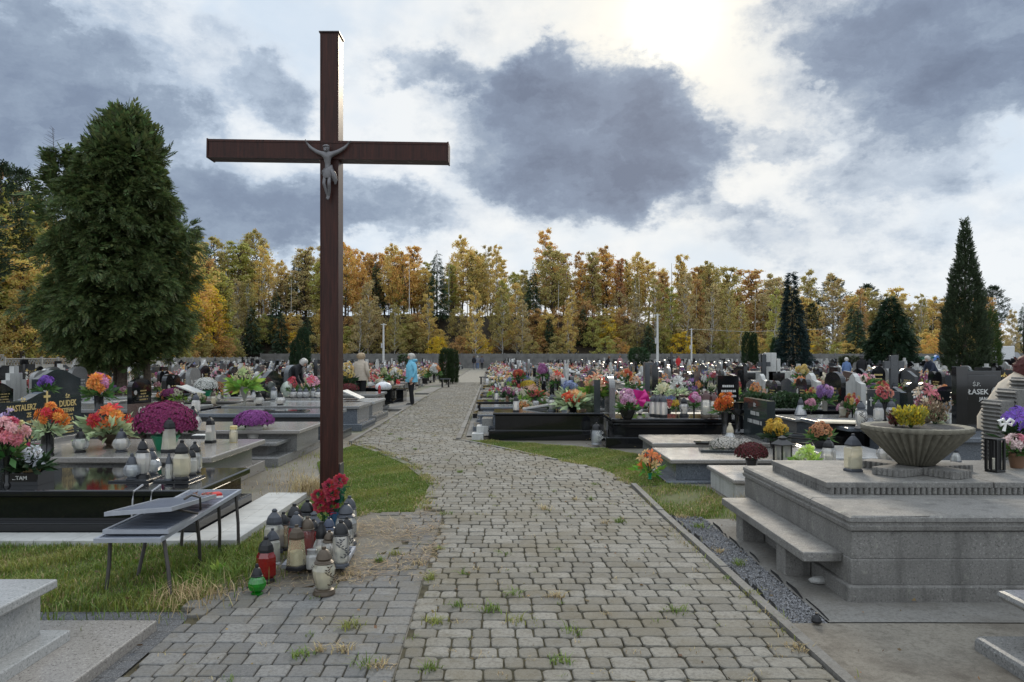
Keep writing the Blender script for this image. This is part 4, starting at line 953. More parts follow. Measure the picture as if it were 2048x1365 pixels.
bq('tall bunch of small yellow roses beside the cross post', 694, 722, 782, 44, .5, [(.70, .52, .10), (.72, .60, .25), (.66, .45, .12)], kind='rose', n=20, bs=.24, vase='vase', vmat=POTBLACK, vh=.25, leafm=LEAFD)
mm('dark red chrysanthemum mound under the yellow roses', 697, 768, 787, 40, .5, (.16, .015, .02), POTBLACK, n=140, low=True, ph=.25)
lan('red glass lantern on the grey tomb by the beige-jacketed woman', 'cylinder', 759, 770, 787, .52, gl=GL_RED, lid=plain('red_lid', (.4, .02, .02), .3), candle=False)
bag = thing('plastic_bag', 'white plastic shopping bag resting on the tomb between the two women', 'bag', gp(766, 780, .5)); 
mb = MB(); rg = random.Random(3); mb.lathe([(.15, 0), (.20, .04), (.21, .12), (.17, .19), (.10, .235), (.05, .25)], 20, flute=.16, nf=5, sx=1.15); mb.build('bag', plain('white_plastic_film', (.72, .72, .74), .3), bag, smooth=60)
mb = MB(); mb.tube([(-.05, 0, .235), (-.07, .03, .27), (.0, .05, .28), (.06, .03, .26), (.05, 0, .235)], .012, 5); mb.build('handle', plain('white_plastic_film', (.72, .72, .74), .3), bag)
bq('purple carnations in a white ribbon near the ornamental wall', 90, 747, 800, 42, .5, [(.22, .08, .5), (.28, .1, .55)], Y=14, kind='dahlia', n=9, bs=.4, vmat=POTWHITE)
bq('pink and orange dahlias in a tall black vase at the foot of the big thuja', 198, 742, 822, 64, .45, [(.70, .16, .38), (.72, .30, .50), (.85, .30, .03), (.85, .34, .04)], Y=13.2, kind='dahlia', n=11, bs=.42, vmat=POTBLACK, vase='cylinder', vh=.38, vr=.1)
mm('white chrysanthemum dome in green foil on the dark tomb', 412, 756, 793, 44, .55, (.70, .70, .66), POTGREEN, n=280, ph=.3, head=.05)
mm('small rust-coloured chrysanthemum beside the white dome', 438, 764, 788, 26, .55, (.42, .15, .02), POTBLACK, n=110, low=True)
mm('magenta chrysanthemum under the open book by the thuja trunk', 350, 777, 800, 50, .5, (.22, .02, .12), POTBLACK, n=200, ph=.25)
p = gp(378, 790, .62); t = thing('book_plaque', 'open white stone book lying beside the white chrysanthemum dome', 'plaque', p)
for s in (-1, 1):
    M = Matrix.Rotation(R(22), 4, 'Y') @ Matrix.Rotation(R(6 * s), 4, 'X') @ Matrix.Translation((0, s * .15, .10)); MB().cbox(-.26, .26, -.145, .145, 0, .03, .006, M).build('page', WHITEST, t)
MB().cbox(-.22, .2, -.26, .26, 0, .05, .006).build('stand', DARKG, t)
lan('white lantern with dark base by the rust chrysanthemum', 'cylinder', 452, 764, 791, .55, gl=GL_MILK, lid=LIDGREY, candle=False)
lan('slim clear lantern on the pale slab below the white book', 'hexagon', 392, 786, 828, .48, gl=GL_MILK, lid=LIDGREY)
simple_grave('grey granite tomb under the open white book by the thuja', -9.4, -6.3, 14.0, 15.6, .55, DARKG, MIDG, ('wave', -9.1, 14.1, 15.5, .75, SLATE))
simple_grave('black wavy-topped tomb at the foot of the big thuja', -10.4, -7.6, 11.4, 12.9, .45, BLACK, BLACK, ('wave', -10.1, 11.5, 12.8, .75, BLACK))
simple_grave('dark tomb with a gold cross on its arched stone near the ornamental wall', -12.2, -9.6, 13.3, 14.8, .45, DARKG, DARKG, ('arch', -12.0, 13.4, 14.7, .9, BLACK))

# ============ folding trays
TRAYM = plain('grey_lacquered_steel', (.34, .36, .40), .38, .35); TRAYTOP = plain('blue_grey_slats', (.15, .17, .215), .4, .2); LEGM = plain('rusty_tube', (.05, .044, .04), .6, .3)
def tray(name, label, cnr, legs=None, mesh=True, rim=.022, slats=11):
    """slatted tray between four corners given front-left, front-right, back-right, back-left"""
    a, b, c, d = [Vector(p) for p in cnr]; root = thing(name, label, 'tray', (a + b + c + d) / 4); o = root.location.copy()
    a, b, c, d = a - o, b - o, c - o, d - o; dz = Vector((0, 0, -.028))
    mb = MB()
    for p, q, inn in ((a, b, (d - a)), (b, c, (a - b)), (c, d, (b - c)), (d, a, (c - d))):
        inn = inn.normalized() * rim; e = (q - p).normalized() * rim
        if (p is b) or (p is d): p, q = p + e, q - e
        mb.add([p, q, q + inn, p + inn, p + dz, q + dz, q + inn + dz, p + inn + dz], [(0, 1, 2, 3), (7, 6, 5, 4), (4, 5, 1, 0), (6, 7, 3, 2), (5, 6, 2, 1), (7, 4, 0, 3)])
    mb.build('rim', TRAYM, root)
    mb = MB(); u = (b - a).normalized(); v = (d - a).normalized()
    lo = Vector((0, 0, -.012))
    def P(s, t): return (a.lerp(b, s)).lerp(d.lerp(c, s), t) + lo
    s0 = rim / (b - a).length; t0 = rim / (d - a).length
    mb.add([P(s0, t0), P(1 - s0, t0), P(1 - s0, 1 - t0), P(s0, 1 - t0)], [(0, 1, 2, 3)])
    for i in range(slats):
        t = t0 + (1 - 2 * t0) * (i + .5) / slats; w = (1 - 2 * t0) / slats * .3; up = Vector((0, 0, .006))
        mb.add([P(s0, t - w) + up, P(1 - s0, t - w) + up, P(1 - s0, t + w) + up, P(s0, t + w) + up, P(s0, t - w), P(1 - s0, t - w)], [(0, 1, 2, 3), (4, 5, 1, 0)])
    mb.build('slatted_top', TRAYTOP, root)
    for (p, q) in legs or ():
        p, q = Vector(p) - o, Vector(q) - o
        MB().tube([p, p.lerp(q, .55) + Vector((.006, 0, 0)), q], .013, 7).build('leg', LEGM, root)
    return root
fl, fr = at(186.5, 1078, 4.84), at(321.5, 1077, 4.84); br = at(483, 979, 6.2); bl = br + (fl - fr) * 1.0
gr = [gp(213, 1180), gp(276, 1152), gp(341, 1190), gp(400, 1131), gp(439, 1103), gp(477, 1091)]
def onedge(t, side): p = (fr.lerp(br, t) if side else fl.lerp(bl, t)); return p + Vector((-.02 if side else .02, 0, -.03))
tray('folding_bench', 'long grey slatted folding bench on thin legs, standing in the grass', (fl, fr, br, bl),
     [(onedge(.12, 0), gr[0]), (onedge(.5, 0), gr[1]), (onedge(.06, 1), gr[2]), (onedge(.42, 1), gr[3]), (onedge(.70, 1), gr[4]), (onedge(.95, 1), gr[5]), (onedge(.9, 0), (onedge(.9, 0).x - .02, onedge(.9, 0).y, 0))], slats=30)
fl, fr = at(205, 1060, 4.9), at(337, 1060, 4.9); br = at(416, 1017, 5.62); bl = br + (fl - fr)
tray('folding_tray', 'grey slatted tray lying flat on the folding bench', (fl, fr, br, bl), slats=14)
fl, fr = at(208, 1025, 4.93), at(343, 1015, 4.93); br = at(433, 989, 5.75); bl = br + (fl - fr) * 1.0
up = tray('folding_tray', 'topmost grey tray, tilted up on bent wire hinges', (fl, fr, br, bl), slats=14)
o = up.location; mb = MB(); e = fr.lerp(br, .25) - o
mb.tube([e + Vector((.0, 0, .03)), e + Vector((.03, .05, .05)), e + Vector((.06, .12, .02)), e + Vector((.03, .2, -.08)), e + Vector((.0, .26, -.09))], .008, 6)
mb.tube([e + Vector((-.06, -.05, -.02)), e + Vector((-.02, .05, -.06)), e + Vector((.03, .15, -.10))], .010, 6); mb.build('hinge', LEGM, up)
p = at(424, 1000, 5.95); t = thing('cardboard_packet', 'red and white packet lying on the far end of the folding bench', 'packet', p)
RED = plain('red_print', (.55, .03, .02), .4); PAP = plain('beige_paper', (.5, .38, .28), .6)
M = Matrix.Rotation(R(35), 4, 'Z'); MB().cbox(-.07, .07, -.045, .045, 0, .055, .006, M).build('box', RED, t); MB().box(-.075, .075, -.0475, -.0455, .018, .034, M).build('white_band', WHITE, t)
t = thing('crumpled_wrapper', 'crumpled red and beige wrapper beside the packet on the bench', 'wrapper', at(398, 998, 5.85))
mb = MB(); rg = random.Random(8)
for k in range(14):
    c = Vector((rg.uniform(-.09, .09), rg.uniform(-.05, .05), rg.uniform(.0, .04))); mb.add([c + Vector((rg.uniform(-.04, .04), rg.uniform(-.04, .04), rg.uniform(-.01, .03))) for _ in range(4)], [(0, 1, 2, 3)])
mb.build('paper', PAP, t); mb = MB(); mb.cbox(-.06, .08, -.03, .02, .002, .02, .006); mb.build('foil', RED, t)

# ============ lanterns at the foot of the cross
fl, fr = at(563, 1137, 5.28), at(690, 1140, 5.28); br = at(712, 1094, 5.80); bl = br + (fl - fr)
for q in (fl, fr, br, bl): q.z = .065
tray('folding_tray', 'grey tray on the paving carrying the crowd of lanterns below the cross', (fl, fr, br, bl), [(q + Vector((sx * .03, sy * .03, -.028)), Vector((q.x + sx * .03, q.y + sy * .03, -.02))) for q, sx, sy in ((fl, 1, 1), (fr, -1, 1), (br, -1, -1), (bl, 1, -1))], slats=18)
ZT = .064; GC = 'memorial lanterns at the foot of the cross'
def lc(label, kind, px, y0, y1, z=ZT, **k): return lan(label, kind, px, y0, y1, z, group=GC, **k)
lc('short green glass lantern with black cap, standing on the paving', 'round', 514, 1128, 1189, 0, gl=GL_GREEN, lid=LIDDARK, base=GL_GREEN, wide=.9)
lc('red glass lantern with dark cap just behind the green one', 'hexagon', 532, 1073, 1164, 0, gl=GL_RED, lid=LIDDARK, wide=1.0)
lc('ornate clear lantern with bronze cap, alone in front of the tray', 'vase', 648, 1094, 1188, 0, gl=GL_CREAM, lid=LIDBRZ, extra=ornament_mesh(mat=LIDBRZ), wide=1.1)
lc('amber-tinted lantern with a visible white candle at the tray corner', 'pyramid', 593, 1050, 1138, gl=GL_AMBER, lid=LIDBRZ, base=LIDDARK, wide=1.05)
lc('squat lidded glass jar with white wax on the tray', 'jar', 624, 1098, 1137, gl=GL_MILK, lid=GL_CLEAR, wide=1.15)
lc('clear cylinder lantern with dark cap and ringed base at the tray edge', 'cylinder', 682, 1040, 1132, gl=GL_CLEAR, lid=LIDDARK, base=LIDGREY, extra=ornament_mesh(seed=4), wide=1.0)
lc('milky lantern with bronze cap and red bow behind the ornate one', 'vase', 659, 1061, 1128, gl=GL_MILK, lid=LIDBRZ, wide=1.1)
lc('clear wide lantern with a tall dark cap in the middle of the tray', 'cone', 643, 1044, 1124, gl=GL_CLEAR, lid=LIDDARK, wide=.9)
lc('slim square lantern with slate cap behind the red one', 'square', 545, 1057, 1130, gl=GL_CLEAR, lid=LIDGREY, base=GL_CLEAR, wide=.95)
lc('broad six-sided lantern with grey cap at the grass side of the cluster', 'hexagon', 549, 1018, 1105, gl=GL_CLEAR, lid=LIDGREY, wide=1.15)
lc('amber lantern with black cap between the broad one and the black ones', 'cylinder', 567, 1024, 1100, gl=GL_AMBER, lid=LIDDARK, wide=.9)
lc('small clear lantern whose cap shows behind the broad six-sided one', 'hexagon', 551, 1019, 1085, 0.0, gl=GL_CLEAR, lid=LIDDARK, wide=1.0)
lc('tall lantern with a bullet-shaped black cap, grass side of the pair', 'vase', 589, 1008, 1100, .0, gl=GL_RED, lid=LIDDARK, wide=1.0)
lc('tallest black-capped lantern at the back of the cluster', 'vase', 615, 1000, 1086, .0, gl=GL_CLEAR, lid=LIDDARK, wide=1.1)
lc('red glass lantern with a slate cap in the middle of the cluster', 'cylinder', 593, 1024, 1112, gl=GL_RED, lid=LIDGREY)
lc('pinkish lantern with a bronze cap beside the red middle one', 'cylinder', 615, 1033, 1112, gl=GL_PINK, lid=LIDBRZ)
lc('clear lantern with a navy cap below the roses', 'vase', 658, 1034, 1108, gl=GL_MILK, lid=LIDNAVY)
lc('large clear lantern with a slate cap beside the roses', 'vase', 692, 1005, 1090, .0, gl=GL_CLEAR, lid=LIDGREY, wide=1.15)
lc('clear lantern at the very back beside the cross post', 'cylinder', 699, 992, 1072, .0, gl=GL_CLEAR, lid=LIDGREY)
lc('clear lantern with dark cap tucked behind the ringed-base one', 'cylinder', 694, 1034, 1104, .0, gl=GL_CLEAR, lid=LIDDARK)
lc('small red lantern half hidden by the pinkish one', 'cylinder', 627, 1038, 1106, gl=GL_RED, lid=LIDDARK)
t = metal_lantern('little grey house-shaped lantern roof among the black caps', 628, 1022, 1098, .0, 34, mat=LIDGREY); t['group'] = GC
# six red roses
p = gp(655, 1085, 0); t = thing('rose_bouquet', 'six red roses with green stems in blue wrapping leaning on the cross', 'flowers', p); sc_ = p.y / F
RD = (.36, .006, .022); st = MB()
for i, (px, py) in enumerate(((658, 972), (680, 961), (637, 993), (664, 988), (641, 1012), (664, 1014))):
    q = at(px, py, p.y - .05 + .02 * (i % 3)) - p; o = obj('flower_head', blossom_mesh('rose', RD, i), t, q); s = .115; o.scale = (s, s, s)
    o.rotation_euler = (R(55), R(random.uniform(-18, 18)), random.uniform(-.3, .3)); st.tube([(q.x * .25, 0, .0), (q.x * .6, .02, q.z * .5), (q.x, q.y + .02, q.z - .01)], .006, 5)
st.build('stems', LEAFG, t)
rg = np.random.default_rng(4); n = 60; P = np.stack([rg.uniform(-.07, .13, n), rg.uniform(-.02, .06, n), rg.uniform(.10, .46, n)], 1); obj('foliage', np_mesh('foliage', leaves(P, .085, rg, None, -.2, .3), 4, leafmat('bluish_green_leaf', (.02, .10, .055), .5)), t)
mb = MB(); mb.lathe([(.03, .04), (.05, .16), (.085, .26), (.08, .26), (.04, .15)], 14, (.09, .03, 0), flute=.15, nf=5, cap0=False, cap1=False); mb.build('wrapping', plain('blue_foil', (.05, .14, .26), .25), t)

# ============ right: terraced stone monument
NOTCH = TERR
g = thing('monument', 'large terraced stone monument with fluted bowl on its top slab', 'monument')
X0, X1, Yf, Yb = 2.165, 7.2, 4.72, 6.9
MB().cbox(X0 - .03, X1, Yf - .03, Yb, -.04, .095, .012).build('foot_course', TERR, g)
MB().cbox(X0 + .0, X1, Yf, Yb, .0965, .2585, .008).build('stone_course', TERR, g)
MB().cbox(X0 + .006, X1, Yf + .006, Yb, .2615, .4325, .008).build('stone_course', TERR, g)
def moulding(mb, x0, y0, y1, x1, front=True):
    prof = [(.000, .436), (-.012, .444), (-.016, .470), (-.004, .476), (-.004, .492), (-.014, .498), (-.010, .522), (.012, .534)]
    # side run (towards the path), split in three stones, and the front run
    cuts = [y0, y0 + .62, y0 + 1.34, y1]
    for a, b in zip(cuts, cuts[1:]):
        a2, b2 = a + (.005 if a > y0 else 0), b - .005
        mb.rings([[(x0 + dx + (random.uniform(-.001, .001)), yy + (dx if a == y0 and yy == a2 else 0), z) for dx, z in prof] + [(x0 + .5, yy, .534), (x0 + .5, yy, .436)] for yy in (a2, b2)])
    mb.rings([[(xx + (dx if k == 0 else 0), y0 + dx, z) for dx, z in prof] + [(xx + (.1 if k == 0 else 0), y0 + .6, .5335), (xx + (.1 if k == 0 else 0), y0 + .6, .4365)] for k, xx in enumerate((x0 + .0005, x1))])
mb = MB(); moulding(mb, X0, Yf, Yb, X1); mb.build('moulded_cornice', TERR, g)
MB().cbox(X0 + .35, X1, Yf + .4, Yb - .0, .4365, .5315, .004).build('terrace_slab', TERR, g)
# upper slab with ribbed rim
U0, U1, V0, V1 = 2.32, 7.2, 5.45, 6.62
for (a, b) in ((U0, 3.55), (3.558, U1)):
    MB().cbox(a, b, V0, V1, .585, .624, .006).build('top_slab', TERR, g)
def ribs(mb, p, q, z0, z1, pitch, d, out):
    p, q = Vector(p), Vector(q); L = (q - p).length; n = int(L / pitch); u = (q - p).normalized(); out = Vector(out)
    prof = [(0, 0), (.16, .7), (.35, 1), (.65, 1), (.84, .7), (1, 0)]
    for i in range(n):
        s0 = i * L / n; w = L / n * .94; j = random.uniform(.85, 1.0)
        mb.prism([(*(p + u * (s0 + t * w) + out * d * o * j).xy, z0) for t, o in prof], (0, 0, z1 - z0))
mb = MB(); mb.box(U0 + .022, U1, V0 + .022, V1 - .02, .534, .584)
ribs(mb, (U0 + .023, V0 + .0225, 0), (U1, V0 + .0225, 0), .535, .583, .042, .026, (0, -1, 0)); ribs(mb, (U0 + .0225, V1 - .02, 0), (U0 + .0225, V0 + .024, 0), .535, .583, .042, .026, (-1, 0, 0)); mb.build('ribbed_rim', TERR, g)
# ribbed stele rising in steps
mb = MB()
for i, (x0, x1, zt) in enumerate(((4.42, 4.555, 1.15), (4.557, 4.685, 1.255), (4.687, 5.1, 1.36))):
    mb.cbox(x0 + .02, x1, 6.70, 6.98, .534, zt, .006)
    z = .56
    while z < zt - .02:
        mb.prism([(x0 + .0195, 6.702, z), (x0 + .008, 6.702, z + .006), (x0, 6.702, z + .015), (x0 + .008, 6.702, z + .024), (x0 + .0195, 6.702, z + .03)], (0, .275, 0)); z += .036
mb.build('stepped_stele', TERR, g)
settle(g, (3.4, 5.7, 0))
# fluted bowl on its cross-shaped foot
cx, cy = (1832 - CX) / F * 5.95, 5.95
b = thing('stone_bowl', 'wide fluted stone bowl planted with heather on the monument', 'planter', (cx, cy, .624))
def arm(ang, L, w):
    M = Matrix.Rotation(R(ang), 4, 'Z'); mb = MB(); mb.box(.001, L, -w, w, 0.002, .058, M)
    for s in (-1, 1):
        n = int(L / .042)
        for i in range(n):
            x0 = L * i / n; x1 = x0 + L / n * .92; mb.prism([M @ Vector((x, s * (w + .0005 + o), .003)) for x, o in ((x0, 0), (x0 + .01, .014), (x1 - .01, .014), (x1, 0))], (0, 0, .052))
    for i in range(5):
        y0 = -w + 2 * w * i / 5; y1 = y0 + 2 * w / 5 * .92; mb.prism([M @ Vector((L + .0005 + o, y, .003)) for y, o in ((y0, 0), (y0 + .01, .014), (y1 - .01, .014), (y1, 0))], (0, 0, .052))
    return mb.build('foot_slab', TERR, b)
for ang, L, w in ((-62, .38, .10), (-150, .40, .11), (12, .44, .10), (128, .40, .10)): arm(ang, L, w)
mb = MB(); N_ = 38 * 6
mb.lathe([(.10, .06), (.125, .064), (.385, .335)], N_, flute=.07, nf=38, cap0=True, cap1=False); mb.lathe([(.385, .335), (.40, .352), (.398, .372), (.37, .376), (.33, .36), (.05, .352)], N_, flute=.022, nf=38, cap0=False, cap1=True); mb.build('fluted_basin', plain('mossy_stone', (.175, .162, .125), .8, var=.25, vscale=14, bump=.3, bscale=110), b, smooth=60)
MB().lathe([(.335, .366), (.25, .376), (.01, .39)], 28).build('soil', plain('dark_soil', (.06, .055, .05), .95, var=.5, vscale=40, bump=1, bscale=60), b)
def spikes(label, name, px, ytop, ybase, wpx, Y, z, cols, n, L, seed):
    p = at(px, ybase, Y); p.z = z; s = p.y / F; w = wpx * s; h = (ybase - ytop) * s
    root = thing(name, label, 'plant', p); rg = np.random.default_rng(seed)
    for k, (col, part) in enumerate(cols):
        m = n // len(cols); a = rg.uniform(0, 6.283, m); r = np.sqrt(rg.uniform(0, 1, m)) * .55; out = np.stack([np.cos(a) * r, np.sin(a) * r, np.ones(m)], 1); out = unit(out)
        T = rg.uniform(.15, 1, m); P = np.stack([np.cos(a) * r * w * .5, np.sin(a) * r * w * .3, np.zeros(m)], 1) + out * np.stack([w * .55 * T, w * .3 * T, h * T * rg.uniform(.7, 1.05, m)], 1)
        obj(part, np_mesh(part, leaves(P, L * s, rg, out * 1.2, 0, .24), 4, leafmat('heather_%s' % part + str(seed), col, .4, .3, .02)), root)['kind'] = 'stuff'
    mb = MB()
    for i in range(14):
        a = rg.uniform(0, 6.28); mb.tube([(0, 0, 0), (math.cos(a) * w * .3, math.sin(a) * w * .2, h * .6)], .004, 4)
    mb.build('stems', LEAFD, root); return root
zt = .624 + .37
spikes('bright yellow flowering heather in the fluted bowl', 'heather', 1822, 802, 846, 66, 5.75, zt, [((.55, .42, .03), 'flower_spikes'), ((.30, .30, .05), 'leaves')], 1500, 7, 21)
spikes('dry brown heather at the outer end of the fluted bowl', 'heather', 1870, 790, 846, 62, 5.98, zt, [((.24, .16, .10), 'flower_spikes'), ((.17, .13, .08), 'leaves')], 620, 6, 22)
spikes('dark red heather at the path end of the fluted bowl', 'heather', 1792, 812, 846, 34, 5.85, zt, [((.20, .05, .05), 'flower_spikes'), ((.09, .08, .04), 'leaves')], 700, 6, 23)
bq('pink and cream silk lilies standing behind the yellow heather', 1850, 766, 846, 66, zt, [(.62, .25, .28), (.70, .58, .42), (.60, .18, .2)], Y=6.2, kind='lily', n=12, bs=.34, vase='bowl', vmat=POTGREY, vh=.12, vr=.06, leafm=LEAFV, nleaf=90)
# bench
b = thing('stone_bench', 'low grey stone bench running along the monument beside the gravel strip', 'bench', (2.04, 5.7, 0))
mb = MB(); mb.cbox(-.135, .125, -.86, 1.02, .205, .27, .008, bot=True); mb.build('seat', TERR, b)
for y in (-.35, .62): MB().cbox(-.10, .09, y - .085, y + .085, -.02, .204, .01).build('support', TERR, b)
t = thing('broken_stone', 'pale broken stone lying under the low stone bench', 'stone', gp(1640, 1165)); mb = MB(); mb.lathe([(.055, 0), (.065, .015), (.04, .035), (.01, .04)], 7, sx=1.3, sy=.7); mb.build('stone', WHITEST, t)
t = thing('lantern_cap', 'lost black lantern cap lying on the concrete joint by the gravel', 'lantern cap', gp(1633, 1245)); MB().lathe([(.028, 0), (.03, .012), (.022, .03), (.008, .045), (.008, .055)], 12).build('cap', LIDDARK, t)
# grey granite bench stone at the very corner
g = thing('granite_seat', 'speckled grey granite block with rounded slabs at the corner of the sandy concrete', 'grave', (3.1, 3.4, 0))
MB().cbox(-.635, .9, -.9, .56, -.03, .062, .025).build('base_slab', MIDG, g); MB().cbox(-.42, .9, -.85, .42, .063, .268, .02).build('pillar', MIDG, g); MB().cbox(-.545, .9, -.9, .52, .269, .322, .024, bot=True).build('top_slab', MIDG, g)
Z6 = .6245
lan('tall cream lantern with grey cap at the path end of the monument', 'square', 1706, 868, 943, Z6, gl=GL_CREAM, lid=LIDGREY, wide=1.05, rz=.2)
metal_lantern('open black metal lantern frame beside the ribbed stele', 1990, 877, 944, Z6, 36, roof=False)
bq('pink and white carnations in a brown pot beside the black lantern frame', 2034, 866, 936, 66, Z6, [(.75, .30, .35), (.80, .62, .60), (.72, .22, .3)], kind='dahlia', n=10, bs=.36, vase='pot', vmat=POTTERRA, vh=.42, vr=.075, leafm=LEAFG)
bq('violet silk asters with a white ribbon above the pink carnations', 2034, 806, 906, 78, .8, [(.14, .04, .42), (.2, .07, .5)], Y=6.35, kind='daisy', n=16, bs=.34, vase='pot', vmat=POTTERRA, vh=.34, vr=.09, leafm=LEAFD)
t = thing('ribbon_bow', 'white ribbon bow tied on the violet asters pot', 'ribbon', at(2012, 846, 6.22)); mb = MB()
for s in (-1, 1): mb.tube([(0, 0, 0), (s * .03, -.01, .03), (s * .06, 0, .015), (s * .045, 0, -.02), (0, 0, 0)], [.008, .014, .016, .014, .008], 6)
mb.tube([(0, 0, 0), (-.02, 0, -.07)], [.008, .014], 5); mb.build('ribbon', WHITE, t)
lan('small blue-grey lantern behind the bowl foot', 'cone', 1912, 893, 924, .64, gl=GL_BLUE, lid=LIDGREY)
# medallion lantern behind the bowl
lan('round white lantern with a medallion behind the fluted bowl', 'round', 1772, 876, 926, .626, gl=GL_MILK, lid=LIDDARK, wide=1.15)

# ============ right: graves between the monument and the black tombs
def rgrave(label, x0, x1, y0, y1, z, body, slab, plinth=.05, **k):
    g = thing('grave', label, 'grave'); grave_box(g, x0, x1, y0, y1, z, body, slab, plinth, **k); return g
gE = rgrave('plain pale stone tomb touching the corner of the monument', 2.38, 4.6, 7.95, 9.05, .225, WHITEST, WARMG, base=False, over=.04, th=.05, z0=-.03); settle(gE, (3.4, 8.5, 0))
gD = rgrave('low grey granite tomb with two thin plaques and a white flower cushion', 1.98, 4.1, 9.25, 10.5, .262, BLUEG, WARMG, base=True, plinth=-.0, over=.09, th=.055); settle(gD, (3.0, 9.9, 0))
gC = rgrave('bare grey granite tomb with a dark lettered headstone next to the black tombs', 2.06, 3.9, 10.85, 12.05, .282, MIDG, WARMG, base=False, over=.06, th=.065, z0=-.03)
headstone(gC, 'flat', 3.82, 10.9, 12.0, .26, .633, .12, SLATE); text_on(gC, 'Ś.P.', .07, SILV, 3.756, 11.45, .80, -1); rows_of_lettering(gC, 3.758, 11.45, .48, .7, .26, 2, SILV, -1, 8)
settle(gC, (3.0, 11.4, 0))
t = thing('plaque', 'glossy thin plaque lying askew on the low grey tomb', 'plaque', gp(1440, 903, .266), R(-8)); MB().cbox(-.27, .27, -.14, .14, 0, .03, .004).build('plate', SLATE, t)
t = thing('plaque', 'dark plaque behind the askew one on the low grey tomb', 'plaque', gp(1425, 888, .266), R(-3)); MB().cbox(-.26, .28, -.09, .09, 0, .03, .004).build('plate', BLACK, t)
mm('cushion of tiny white blossoms around the blue-white cone lantern', 1452, 875, 900, 62, .27, (.58, .55, .50), POTGREY, n=160, low=True, ph=.2, head=.05)
mm('second cushion of tiny white blossoms next to the burgundy chrysanthemum', 1490, 878, 902, 34, .27, (.56, .53, .50), POTGREY, n=90, low=True, ph=.2, head=.06)
lan('blue-white cone lantern with a beige cap among white blossoms', 'cone', 1460, 847, 892, .29, gl=GL_BLUE, lid=plain('beige_cap', (.4, .35, .25), .4), wide=1.0)
mm('burgundy chrysanthemum in a dark pot beside the monument corner', 1503, 886, 940, 62, .226, (.12, .012, .015), POTBLACK, n=170, ph=.42, head=.06, pr=.2)
bq('chrysanthemum with big round lemon-yellow balls in a dark pot', 1551, 838, 896, 58, .27, [(.72, .48, .03), (.68, .44, .02), (.72, .5, .05)], kind='ball', n=11, bs=.42, vase='pot', vmat=POTBLACK, vh=.36, vr=.10, leafm=LEAFD)
metal_lantern('black metal house lantern between the burgundy and lime flowers', 1565, 871, 930, .30, 36)
bq('lime-green silk hydrangeas behind the monument slab', 1612, 893, 945, 60, .26, [(.52, .72, .12), (.60, .75, .3)], kind='rose', n=9, bs=.45, vase='pot', vmat=POTBLACK, vh=.25, leafm=LEAFL)
lan('clear waisted lantern next to the lime-green flowers', 'hexagon', 1657, 876, 934, .28, gl=GL_CLEAR, lid=LIDDARK, wide=1.1)
t = bq('dome of peach roses in a flat black bowl', 1641, 841, 897, 54, .28, [(.55, .25, .10), (.62, .32, .15)], kind='rose', n=34, bs=.20, vase='bowl', vmat=POTBLACK, vh=.3, vr=.12, nleaf=40)
bq('orange and cream silk lilies with broad leaves set in the grass', 1300, 898, 958, 60, 0, [(.78, .20, .03), (.72, .52, .22), (.75, .26, .06)], kind='lily', n=13, bs=.34, vase='vase', vmat=POTGREEN, vh=.2, leafm=leafmat('bright_broad_leaf', (.16, .36, .05), .35), nleaf=34, leafs=.42)
simple_grave('pale slab on bare grey kerb stones behind the peach roses', 4.05, 5.0, 9.3, 10.6, .28, MIDG, PALEG)
# metal railing
t = thing('metal_railing', 'low dark metal rail fence behind the yellow ball chrysanthemum', 'railing', (gp(1590, 905, .1)))
RAIL = plain('dark_brown_metal', (.035, .028, .025), .5, .2)
mb = MB(); 
for k in range(4): mb.tube([(-.28, .5, .28 - k * .07), (.28, -.3, .28 - k * .07)], .011, 6)
mb.build('rails', RAIL, t)
for q in ((-.28, .5), (.28, -.3)): MB().box(q[0] - .02, q[0] + .02, q[1] - .02, q[1] + .02, -.1, .33).build('post', RAIL, t)
# black polished graves
gA = thing('grave', 'long black polished tomb beside the bend of the cobbled path', 'grave')
A0, A1, AY = -.42, 1.74, 13.95
MB().cbox(A0 - .02, A1, AY, AY + 1.15, -.03, .16, .012).build('plinth', BLACK, gA); MB().cbox(A0 + .10, A1, AY + .07, AY + 1.1, .161, .435, .004).build('grave_body', BLACK, gA); MB().cbox(A0 + .06, A1, AY + .03, AY + 1.13, .436, .49, .018, bot=True).build('cover_slab', BLACK, gA)
headstone(gA, 'slant', 1.62, AY + .12, AY + 1.05, .49, .62, .12, SLATE); settle(gA, (.7, AY + .5, 0))
t = thing('step_block', 'white terrazzo step blocks stacked at the path end of the black tomb', 'steps', (A0 - .12, AY + .25, 0))
MB().cbox(-.22, .0, -.25, .0, -.03, .10, .006).build('lower_block', WHITEST, t); MB().cbox(-.14, .09, -.05, .35, .101, .22, .006).build('middle_block', WHITEST, t); MB().cbox(-.04, .17, .02, .5, .221, .36, .006).build('upper_block', MIDG, t)
gB = thing('grave', 'broad black polished tomb with a stepped plinth before the pink hydrangeas', 'grave')
B0, B1, BY = 1.62, 4.4, 12.75
MB().cbox(B0, B1, BY, BY + 1.25, -.03, .16, .012).build('plinth', BLACK, gB); MB().cbox(B0 + .17, B1, BY + .17, BY + 1.1, .161, .40, .004).build('grave_body', BLACK, gB); MB().cbox(B0 + .14, B1, BY + .14, BY + 1.12, .35, .385, .01, bot=True).build('string_course', BLACK, gB); MB().cbox(B0 + .1, B1, BY + .10, BY + 1.15, .401, .477, .02, bot=True).build('cover_slab', BLACK, gB)
settle(gB, (3.0, BY + .6, 0))
ZA, ZB = .492, .479
